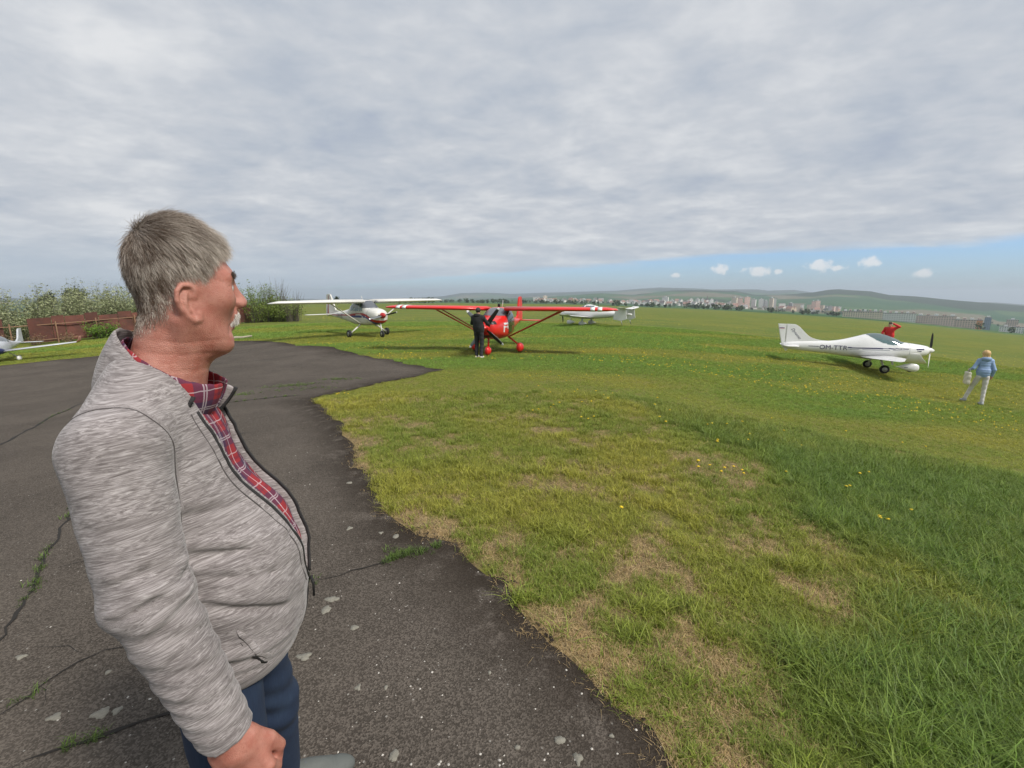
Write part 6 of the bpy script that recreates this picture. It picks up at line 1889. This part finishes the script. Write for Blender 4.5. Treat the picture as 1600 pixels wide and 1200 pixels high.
def leaves_obj(name, P, size, mat, parent, seed, asp=.38, vert=.3):
    r_ = np.random.default_rng(seed); n = len(P)
    d = r_.normal(0, 1, (n, 3)); d[:, 2] = np.abs(d[:, 2]) * vert + r_.normal(0, .4, n); d /= np.linalg.norm(d, axis=1)[:, None]
    e = np.cross(d, r_.normal(0, 1, (n, 3))); e /= np.linalg.norm(e, axis=1)[:, None] + 1e-9
    s = (size * (.55 + .9 * r_.random(n)))[:, None]
    V = np.stack([P - d * s * .5, P + e * s * asp * .5, P + d * s * .5, P - e * s * asp * .5], 1).reshape(-1, 3)
    F = np.arange(4 * n).reshape(n, 4)
    o = big_mesh(name, V, F, mat, parent, smooth=False)
    add_attr(o, 'lv', 'FLOAT', 'POINT', np.repeat(r_.random(n), 4))
    return o
def shrub(name, label, x, y, h, w, mat, nsh, per, size, seed, cat='shrub', group=None, lean=.35, stemw=.02, bare=0.0, base=0.0):
    r_ = np.random.default_rng(seed); root = empty(name, (x, y, gz(x, y) - .05)); tag(root, label, cat, group)
    LP = []; V = []; F = []
    for k in range(nsh):
        a = r_.random() * 6.283; d0 = w * .30 * math.sqrt(r_.random()); hh = h * (.45 + .55 * r_.random() ** .7); out = w * .5 * r_.random() ** .6
        p0 = np.array([d0 * math.cos(a), d0 * math.sin(a), 0]); p3 = np.array([(d0 + out * .8) * math.cos(a) + r_.normal(0, lean * .2), (d0 + out * .8) * math.sin(a) + r_.normal(0, lean * .2), hh * (1 - .35 * (out / (w * .5)) ** 2)])
        p1 = p0 + np.array([(p3 - p0)[0] * .15, (p3 - p0)[1] * .15, hh * .45])
        ts = r_.random(per) ** .75 * (1 - bare) + .0
        ts = base + (1 - base) * ts
        q = ((1 - ts) ** 2)[:, None] * p0 + (2 * ts * (1 - ts))[:, None] * p1 + (ts ** 2)[:, None] * p3
        LP.append(q + r_.normal(0, size * .9, (per, 3)) * np.array([1, 1, .7]))
        b = len(V)
        for f in (0, .35, .7, 1.0):
            c = (1 - f) ** 2 * p0 + 2 * f * (1 - f) * p1 + f * f * p3; rr = stemw * (1 - .85 * f)
            V += [(c[0] + rr, c[1], c[2]), (c[0] - rr * .5, c[1] + rr * .87, c[2]), (c[0] - rr * .5, c[1] - rr * .87, c[2])]
        F += [(b + 3 * i + j, b + 3 * i + (j + 1) % 3, b + 3 * i + 3 + (j + 1) % 3, b + 3 * i + 3 + j) for i in range(3) for j in range(3)]
    mesh_obj('stems', V, F, bark, root)
    leaves_obj('foliage', np.concatenate(LP), size, mat, root, seed + 1)
    return root
SH = [(-44.5, 33.0, 4.2, 4.2, 0), (-41.0, 31.6, 3.7, 3.8, 0), (-42.5, 37.0, 4.8, 4.6, 0), (-39.2, 36.6, 4.6, 4.4, 0), (-38.6, 39.6, 4.9, 4.4, 0), (-36.6, 41.2, 4.5, 4.2, 0), (-35.2, 43.0, 4.6, 4.6, 0), (-33.8, 46.2, 4.9, 4.8, 0), (-32.8, 49.0, 5.0, 4.6, 0),
      (-40.0, 44.5, 5.5, 5.0, 0), (-36.8, 48.5, 5.6, 5.0, 0)]
TXT = ['at the left edge of the picture', 'nearest the silver airplane', 'behind the left fence end', 'behind the second fence bay', 'behind the middle of the fence', 'beside the green hedge foliage', 'left of the man behind the fence', 'close behind the man', 'hidden partly by the man', 'at the back of the thicket', 'rear of the thicket near the man']
for i, (x, y, h, w, k) in enumerate(SH):
    shrub('willow_shrub', 'pale grey-green willow shrub ' + TXT[i], x, y, h, w, willow, 170, 40, .17, 300 + i, group='willow thicket behind the fence')
# the near corner of the thicket, in front of the fence end
shrub('willow_shrub', 'pale willow shrub growing in front of the fence end', -38.3, 30.2, 3.0, 3.6, willow, 120, 34, .16, 331, group='willow thicket behind the fence')
shrub('leafy_bush', 'bright green leafy bush growing through the fence', -31.9, 36.0, 1.6, 2.0, brightl, 60, 34, .15, 340)
shrub('leafy_bush', 'bright green bush row behind the fence beside the man', -32.6, 43.0, 3.1, 3.4, spring, 110, 36, .16, 341)
for i, (s_, hh) in enumerate([(6.2, 1.5), (7.3, 1.3), (8.6, 1.1), (10.4, 1.0), (12.3, .9), (4.6, 1.3)]):
    p = f_at(s_); d = np.array([.5, -.75])
    shrub('dry_weed', ['tall dry brown weed in front of the fence, left clump', 'second dry brown weed against the fence', 'dry weed before a bare fence panel', 'low dry weed near the fence post', 'last low dry weed by the green bush', 'dry brown weed beside the willow'][i], p[0] + d[0], p[1] + d[1], hh, .8, dryl, 26, 16, .09, 350 + i, 'weed', 'dry weeds along the fence', stemw=.012)
# right of the man's face: spring-green bushes and a bare twiggy one
shrub('leafy_bush', 'green bush beside the face of the man in the grey jacket', -26.6, 49.0, 4.4, 4.6, spring, 170, 36, .17, 360)
shrub('leafy_bush', 'low spreading green bush at the end of the thicket', -23.8, 49.0, 2.6, 3.4, spring, 130, 34, .16, 361)
shrub('twiggy_tree', 'bare twiggy young tree rising above the green bushes', -25.2, 50.0, 5.6, 2.6, spring, 46, 10, .12, 362, 'tree', stemw=.035, bare=.45, lean=.8)
shrub('twiggy_tree', 'low bare twiggy shrub at the right end of the bushes', -22.6, 48.0, 3.8, 2.4, spring, 46, 8, .10, 363, 'tree', stemw=.028, bare=.5, lean=.8)
def round_tree(name, label, x, y, h, w, mat, n, size, seed, group=None):
    r_ = np.random.default_rng(seed); root = empty(name, (x, y, gz(x, y) - .1)); tag(root, label, 'tree', group)
    pts = [(0, 0, 0), (.05 * h * .3, 0, h * .25), (0, .03 * h, h * .55), (.02 * h, 0, h * .85)]
    tube('trunk', cr_spline(pts, 4), np.linspace(.035 * h, .008 * h, 13), bark, root, 8)
    for k in range(6):
        a = k * 1.05 + r_.random(); z0 = h * (.3 + .08 * k)
        tube('limb', [(0, 0, z0), (w * .2 * math.cos(a), w * .2 * math.sin(a), z0 + h * .10), (w * .38 * math.cos(a), w * .38 * math.sin(a), z0 + h * .22)], [.016 * h, .010 * h, .004 * h], bark, root, 6)
    cl = r_.normal(0, 1, (40, 3)); cl /= np.linalg.norm(cl, axis=1)[:, None]; cl *= (r_.random(40) ** .4)[:, None]
    cl = cl * np.array([w * .42, w * .42, h * .36]) + np.array([0, 0, h * .60])
    P = cl[r_.integers(0, 40, n)] + r_.normal(0, 1, (n, 3)) * np.array([w * .085, w * .085, h * .065])
    leaves_obj('crown', P, size, mat, root, seed + 1, .6)
    return root
round_tree('dark_tree', 'dark round tree standing above the willow thicket', -140, 150, 10.0, 5.6, darkl, 3600, .5, 400)
round_tree('dark_tree', 'smaller dark tree half sunk in the thicket at far left', -149, 150, 9.2, 4.6, darkl, 2600, .5, 401)
round_tree('dark_tree', 'tiny dark tree on the horizon above the high-wing airplane', -112, 300, 5.5, 3.6, darkl, 1500, .4, 402)
# pale fallen log at the edge of the apron
logm = simple_mat('bleached_log', (0.33, 0.29, 0.22), 0.9, var=0.3, vscale=12, bumpy=0.5)
lg = tube('fallen_log', [(x, y, gz(x, y) + .10 + dz) for x, y, dz in ((-16.3, 26.45, -.04), (-16.0, 26.7, 0), (-15.7, 26.8, -.02), (-15.3, 27.15, .02))], [.06, .085, .07, .05], logm, None, 10)
tag(lg, 'bleached log lying in the grass at the apron edge near the face of the man', 'log')
# ------------------------------------------------------------------ valley, hills and town
N_AZ = np.array([-180, -90, -48, -26.82, -8.55, 0.0, 3.9, 6.23, 10.8, 14.53, 15.25, 18.79, 22.21, 25.48, 27.39, 30.67, 32.63, 33.97, 34.76, 37.33, 38.82, 40.68, 43.74, 45.74, 47.62, 60, 90, 180])
N_SL = np.array([-.004, -.006, -.010, -.0108, -.0133, -.008, -.0053, -.0027, .0026, -.0013, .0013, .0076, .008, .006, -.0012, 0, .0034, .0078, .0088, .0053, -.001, -.003, -.0097, -.0131, -.0163, -.012, -.004, -.004])
F_AZ = np.array([-180, -60, -26.8, -22.28, -15.28, -8.54, -6.22, -3.12, 0, 4.67, 7.76, 12.29, 15.22, 17.36, 22.2, 22.87, 27.65, 28.57, 30.91, 32.63, 39.33, 43.76, 45.34, 46.11, 47.6, 60, 90, 180])
F_SL = np.array([-.002, -.004, -.0072, -.0087, -.0091, -.004, .0027, .004, .0013, .004, .0053, .0078, .0116, .014, .0111, .0098, .0095, .007, .008, .0034, -.0062, -.0126, -.0113, -.0121, -.0145, -.006, 0, -.002])
def hill_z(r, az):
    a0 = e0(az); a1 = np.interp(az, N_AZ, N_SL); a2 = np.interp(az, F_AZ, F_SL)
    rk = [500, 950, 1500, 2000, 2800, 3700, 4500, 5600, 7000, 9000, 11500, 15000]
    zk = [a0 * 500 - 7, CAM_Z + 950 * a0 - 2.5, CAM_Z + 1500 * a0 - 3, CAM_Z + 2000 * (a0 + .0007), CAM_Z + 2800 * (a0 + (a1 - a0) * .30), CAM_Z + 3700 * (a0 + (a1 - a0) * .72), CAM_Z + 4500 * a1, CAM_Z + 5600 * np.minimum(a1, a2) - 30, CAM_Z + 7000 * (a2 - .006), CAM_Z + 9000 * a2, CAM_Z + 11500 * (a2 - .006), CAM_Z + 15000 * (a2 - .012)]
    rk = np.array(rk, float); out = np.zeros(np.broadcast(r, az).shape)
    r = np.broadcast_to(r, out.shape); i = np.clip(np.searchsorted(rk, r) - 1, 0, len(rk) - 2)
    Z = np.stack([np.broadcast_to(z, out.shape) for z in zk], -1)
    z0 = np.take_along_axis(Z, i[..., None], -1)[..., 0]; z1 = np.take_along_axis(Z, i[..., None] + 1, -1)[..., 0]
    f = np.clip((r - rk[i]) / (rk[i + 1] - rk[i]), 0, 1)
    return z0 + (z1 - z0) * f
azs2 = np.concatenate([np.linspace(-62, 62, 420), np.linspace(65, 295, 70)])
rs2 = np.concatenate([np.linspace(495, 2000, 14), np.linspace(2150, 4500, 22), np.linspace(4700, 9000, 22), np.linspace(9400, 15000, 8)])
A2, R2 = np.meshgrid(azs2, rs2)
AZW = np.where(A2 > 180, A2 - 360, A2)
Z2 = hill_z(R2, AZW)
X2 = R2 * np.sin(np.radians(A2)); Y2 = R2 * np.cos(np.radians(A2))
rough = np.clip((R2 - 2300) / 1500, 0, 1)
Z2 = Z2 + rough * (vnoise(X2 * .004, Y2 * .004, 5, 3) - .5) * 10 * np.where(np.abs(R2 - 4500) < 300, .5, 1)
n2, m2 = Z2.shape; ii = np.arange(n2 * m2).reshape(n2, m2); nx = np.roll(ii, -1, 1)
hm_, t = new_mat('hill_pasture_and_wood')
P0 = t.n('ShaderNodeTexCoord').outputs['Object']
nf = t.noise(t.n('ShaderNodeMapping', ins={'Vector': P0, 'Scale': (1, 1, 5)}).outputs[0], .0011, 5.0, .6, .5); nfine = t.noise(P0, .02, 4.0, .6)
fields = t.n('ShaderNodeTexVoronoi', ins={'Vector': P0, 'Scale': .0022})
fc = t.n('ShaderNodeSeparateColor', ins={0: fields.outputs['Color']})
c = t.mix(fc.outputs[0], (0.026, 0.080, 0.026), (0.070, 0.125, 0.038)); c = t.mix(t.math('MULTIPLY', t.math('GREATER_THAN', fc.outputs[1], .86), .8), c, (0.17, 0.14, 0.09))
wood = t.mix(nfine, (0.012, 0.024, 0.012), (0.035, 0.055, 0.022))
wm = t.n('ShaderNodeAttribute', attribute_name='wood').outputs['Fac']
wf = t.smooth(t.math('ADD', t.math('MULTIPLY', wm, .46), nf), .60, .65)
c = t.mix(wf, c, wood)
t.link(c, t.b.inputs['Base Color']); t.b.inputs['Roughness'].default_value = .95; t.b.inputs['Specular IOR Level'].default_value = .1
hills = big_mesh('hills', np.stack([X2, Y2, Z2], -1).reshape(-1, 3), np.stack([ii[:-1], nx[:-1], nx[1:], ii[1:]], -1).reshape(-1, 4), hm_)
tag(hills, kind='structure')
ridge = np.exp(-((R2 - 4400) / 520.0) ** 2) * np.clip((AZW - 30) / 3, 0, 1) * 1.4 + np.clip((R2 - 6500) / 1500, 0, 1) * .6 + np.exp(-((R2 - 4450) / 250.0) ** 2) * .5
add_attr(hills, 'wood', 'FLOAT', 'POINT', np.clip(ridge, 0, 1).ravel())
def hz_at(x, y): return float(hill_z(np.array(math.hypot(x, y)), np.array(math.degrees(math.atan2(x, y)))))
# ---- buildings
def facade(name, col, rows=3.0, cols=3.2):
    m, t = new_mat(name)
    uv = t.n('ShaderNodeTexCoord').outputs['Object']; s = t.n('ShaderNodeSeparateXYZ', ins={0: uv})
    h = t.math('ADD', s.outputs[0], s.outputs[1])
    wx_ = t.math('FRACT', t.math('DIVIDE', h, cols)); wz_ = t.math('FRACT', t.math('DIVIDE', s.outputs[2], rows))
    w = t.math('MULTIPLY', t.math('MULTIPLY', t.math('GREATER_THAN', wx_, .28), t.math('LESS_THAN', wx_, .74)), t.math('MULTIPLY', t.math('GREATER_THAN', wz_, .32), t.math('LESS_THAN', wz_, .80)))
    c = t.mix(t.math('MULTIPLY', w, .75), col, (0.06, 0.07, 0.08)); n = t.noise(uv, .2, 4.0)
    c = t.vmath('SCALE', c, scale=t.math('ADD', .85, t.math('MULTIPLY', n, .3)))
    t.link(c, t.b.inputs['Base Color']); t.b.inputs['Roughness'].default_value = .8
    return m
FC = {'w': facade('white_panel', (.80, .78, .74)), 'c': facade('cream_panel', (.74, .64, .50)), 'p': facade('pink_panel', (.78, .55, .46)), 'g': facade('grey_panel', (.36, .36, .36)), 'b': facade('sand_panel', (.74, .64, .50)), 'k': facade('grey_pink_panel', (.70, .55, .50)), 'u': facade('blue_grey_panel', (.22, .28, .36)), 'n': facade('brown_panel', (.64, .50, .44))}
roof_g = simple_mat('flat_roof', (.25, .24, .23), .9); roof_r = simple_mat('red_tile_roof', (.30, .17, .13), .9); roof_d = simple_mat('dark_tile_roof', (.12, .10, .09), .9); roof_w = simple_mat('white_roof_light', (.75, .75, .74), .5); orange_p = simple_mat('orange_gable', (.62, .26, .12), .8)
CN = {'w': 'white', 'c': 'cream', 'p': 'pink', 'g': 'grey', 'b': 'sand coloured', 'k': 'greyish pink', 'u': 'blue-grey', 'n': 'brown'}
def block(name, label, x, y, w, d, h, yaw, key, group, extras=0):
    root = empty(name, (x, y, hz_at(x, y) - 4), (0, 0, yaw)); tag(root, label, 'building', group)
    box_obj('wall', (0, 0, (h + 4) / 2), (w / 2, d / 2, (h + 4) / 2), FC[key], root)
    box_obj('roof', (0, 0, h + 4 + .4), (w / 2 + .3, d / 2 + .3, .4), roof_g, root)
    for k in range(extras):
        xx = -w / 2 + w * (k + .5) / extras
        box_obj('stair_head', (xx, 0, h + 4 + 2.2), (min(2.5, w / extras * .25), d * .3, 1.4), roof_w if k % 2 == 0 else FC['n'], root)
    return root
def polar(az, r): return r * math.sin(R(az)), r * math.cos(R(az))
# rows of flats just over the brow of the field on the right
ROWS = [(35.37, 38.53, -.0291, 'b', 'long low beige hall with a row of white roof lights', 8, 980), (38.46, 40.97, -.0311, 'w', 'long white block of flats next to the beige hall', 6, 1040), (41.0, 43.71, -.0339, 'k', 'long greyish pink block of flats right of the white one', 5, 1080),
        (43.55, 45.4, -.0386, 'n', 'brown block of flats with an orange gable end', 4, 1080), (45.48, 45.91, -.034, 'u', 'slim blue-grey tower block at the right end of the rows', 1, 1500), (46.8, 47.5, -.0368, 'n', 'brown tower block near the right edge of the picture', 1, 1400), (46.47, 47.86, -.047, 'w', 'low white shed in front of the brown tower block', 2, 1300)]
for a0_, a1_, sl, key, lab, ex, r_ in ROWS:
    x0, y0 = polar(a0_, r_); x1, y1 = polar(a1_, r_); cx_, cy_ = (x0 + x1) / 2, (y0 + y1) / 2
    h = CAM_Z + r_ * sl - hz_at(cx_, cy_)
    b_ = block('apartment_row' if a1_ - a0_ > 1 else 'tower_block', lab, cx_, cy_, math.hypot(x1 - x0, y1 - y0), 13, h, math.atan2(y1 - y0, x1 - x0), key, None, ex)
    if 'orange' in lab: box_obj('gable', (math.hypot(x1 - x0, y1 - y0) / 2 - 3.5, 0, (h + 4) / 2), (3.6, 6.6, (h + 4) / 2 - .2), orange_p, b_)
# tower blocks of the town
TOW = [(25.41, -.0061, 9.1, 'c'), (25.99, -.0072, 9.0, 'p'), (26.67, -.0048, 8.9, 'p'), (27.31, -.0095, 7.7, 'w'), (28.04, -.0083, 8.7, 'w'), (28.49, -.0118, 6.4, 'g'), (29.0, -.007, 6.4, 'b'), (29.31, -.0082, 5.3, 'w'), (30.0, -.0163, 10.4, 'w'), (30.82, -.0161, 6.1, 'g'), (31.34, -.0172, 13.2, 'b'), (31.86, -.0183, 4.0, 'w'),
       (32.54, -.0181, 7.9, 'c'), (32.78, -.0124, 4.9, 'p'), (33.16, -.0112, 6.8, 'p'), (33.59, -.019, 5.8, 'c'), (33.87, -.0201, 3.8, 'g'), (34.25, -.02, 4.7, 'g'), (34.57, -.021, 3.8, 'p'), (34.84, -.021, 3.7, 'p'), (35.05, -.0209, 3.7, 'w'), (2.97, -.0054, 12.5, 'w'), (4.06, -.0027, 8.3, 'c'),
       (20.93, -.0088, 6.1, 'w'), (21.61, -.0087, 6.0, 'w'), (22.15, -.0087, 6.0, 'w'), (23.09, -.0099, 5.9, 'w'), (18.14, -.0051, 11.3, 'w')]
cnt = {}
for i, (a, sl, w, k) in enumerate(TOW):
    r_ = 2150 + (i * 37) % 160
    x, y = polar(a, r_); h = max(9.0, CAM_Z + r_ * sl - hz_at(x, y)); ww = w * r_ / 1000.0
    where = 'among the distant towers' if 25 < a < 30 else ('in the distant pink and white cluster' if a > 30 else ('behind the red airplane tail fin' if a < 6 else 'on the distant hillside town'))
    size = ('tall' if h > 38 else ('low' if h < 22 else 'mid-height')) + (' wide' if ww > 18 else ' slim' if ww < 10 else '')
    lab = f'{size} {CN[k]} block of flats {where}'
    block('tower_block', lab, x, y, ww, 14, h, -R(a) + .25 * ((i % 3) - 1), k, 'tower blocks of the distant town', 1 if h > 25 else 0)
# small houses climbing the slope
rh = np.random.default_rng(88)
wall_w = simple_mat('house_wall', (.78, .75, .70), .85); wall_c = simple_mat('house_wall_ochre', (.50, .40, .28), .85)
def house_mesh(nm, roofmat, wallmat):
    me = bpy.data.meshes.new(nm)
    V = [(-6, -4.5, -3), (6, -4.5, -3), (6, 4.5, -3), (-6, 4.5, -3), (-6, -4.5, 5), (6, -4.5, 5), (6, 4.5, 5), (-6, 4.5, 5), (-6.4, 0, 9), (6.4, 0, 9), (-6.4, -5, 4.8), (6.4, -5, 4.8), (6.4, 5, 4.8), (-6.4, 5, 4.8)]
    F = [(0, 1, 5, 4), (1, 2, 6, 5), (2, 3, 7, 6), (3, 0, 4, 7), (4, 8, 7), (5, 6, 9), (10, 11, 9, 8), (12, 13, 8, 9)]
    me.from_pydata(V, [], F); me.materials.append(wallmat); me.materials.append(roofmat)
    me.polygons.foreach_set('material_index', np.array([0] * 6 + [1, 1], np.int32)); return me
HM_ = [house_mesh('house', roof_r, wall_w), house_mesh('house', roof_d, wall_w), house_mesh('house', roof_r, wall_c), house_mesh('house', roof_g, wall_w)]
HL = ['small white house with a red roof in the distant hillside town', 'small white house with a dark roof in the distant hillside town', 'small ochre house with a red roof in the distant hillside town', 'small white house with a grey roof in the distant hillside town']
for k in range(170):
    a = rh.uniform(3, 26) if rh.random() < .82 else rh.uniform(26, 35.5); r_ = rh.uniform(2000, 2650) if a > 13 else rh.uniform(2000, 2250)
    x, y = polar(a, r_); v = int(rh.integers(0, 4)); o = bpy.data.objects.new('house', HM_[v]); COL.objects.link(o)
    o.location = (x, y, hz_at(x, y)); o.rotation_euler = (0, 0, rh.random() * 3.14); s = rh.uniform(1.0, 1.9); o.scale = (s, s, s * rh.uniform(.9, 1.3))
    tag(o, HL[v], 'house', 'houses of the distant town')
x, y = polar(22.75, 2200)
ch_ = empty('church', (x, y, hz_at(x, y) - 2)); tag(ch_, 'distant church with a dark pointed spire', 'church')
box_obj('nave', (8, 0, 7), (10, 6, 7), wall_w, ch_); box_obj('tower', (-5, 0, 13), (3.2, 3.2, 13), wall_w, ch_)
mesh_obj('spire', [(-8.6, -3.6, 26), (-1.4, -3.6, 26), (-1.4, 3.6, 26), (-8.6, 3.6, 26), (-5, 0, 46)], [(0, 1, 4), (1, 2, 4), (2, 3, 4), (3, 0, 4)], roof_d, ch_, smooth=False)
# white halls along the foot of the town
for a, w, lab in ((15.6, 60, 'long low white warehouse at the foot of the distant town'), (23.9, 70, 'low white hall below the distant towers'), (33.0, 30, 'low white shed before the pink towers')):
    x, y = polar(a, 1950); block('warehouse', lab, x, y, w, 20, 9, -R(a), 'w', None, 0)
# belts of trees between the field and the town
tb, tl = [], []
rt = np.random.default_rng(91)
for k in range(1000):
    a = rt.uniform(-14, 50); r_ = rt.choice([950, 1350, 1750, 2100, 2400]) * rt.uniform(.95, 1.05)
    if vnoise(np.array(a * .9), np.array(r_ * .004), 13, 2) < .50: continue
    if 35 < a < 48 and r_ < 1200 and rt.random() < .8: continue
    x, y = polar(a, r_); z = hz_at(x, y); h = rt.uniform(5, 12); tb.append((x, y, z, h))
P = []
for (x, y, z, h) in tb:
    n = 46; q = rt.normal(0, 1, (n, 3)); q /= np.linalg.norm(q, axis=1)[:, None]; q *= (rt.random(n) ** .33)[:, None]
    P.append(q * np.array([h * .42, h * .42, h * .46]) + np.array([x, y, z + h * .5]))
woods = leaves_obj('tree_belt', np.concatenate(P), 3.0, leaf_mat('far_foliage', (0.03, 0.052, 0.02), (0.085, 0.12, 0.04), .1), None, 92, .7)
tag(woods, 'dark belts of distant trees between the field and the town', 'trees', kind='stuff')
# ------------------------------------------------------------------ the air itself
hz_m = bpy.data.materials.new('haze_air'); hz_m.use_nodes = True; nt = hz_m.node_tree; nt.nodes.clear()
ho = nt.nodes.new('ShaderNodeOutputMaterial'); pv = nt.nodes.new('ShaderNodeVolumePrincipled')
pv.inputs['Color'].default_value = (0.80, 0.90, 1.0, 1); pv.inputs['Density'].default_value = 1.3e-4; pv.inputs['Anisotropy'].default_value = 0.2
nt.links.new(pv.outputs[0], ho.inputs['Volume'])
zmin = float(min(Z2.min(), GZ.min() if 'GZ' in globals() else 0)) - 1.5; zmax = float(max(Z2.max(), 60)) + 12
hb = box_obj('haze', (0, 0, (zmin + zmax) / 2), (15400, 15400, (zmax - zmin) / 2), hz_m, None)
tag(hb, 'thin pale haze over the whole airfield and valley', 'haze', kind='stuff')
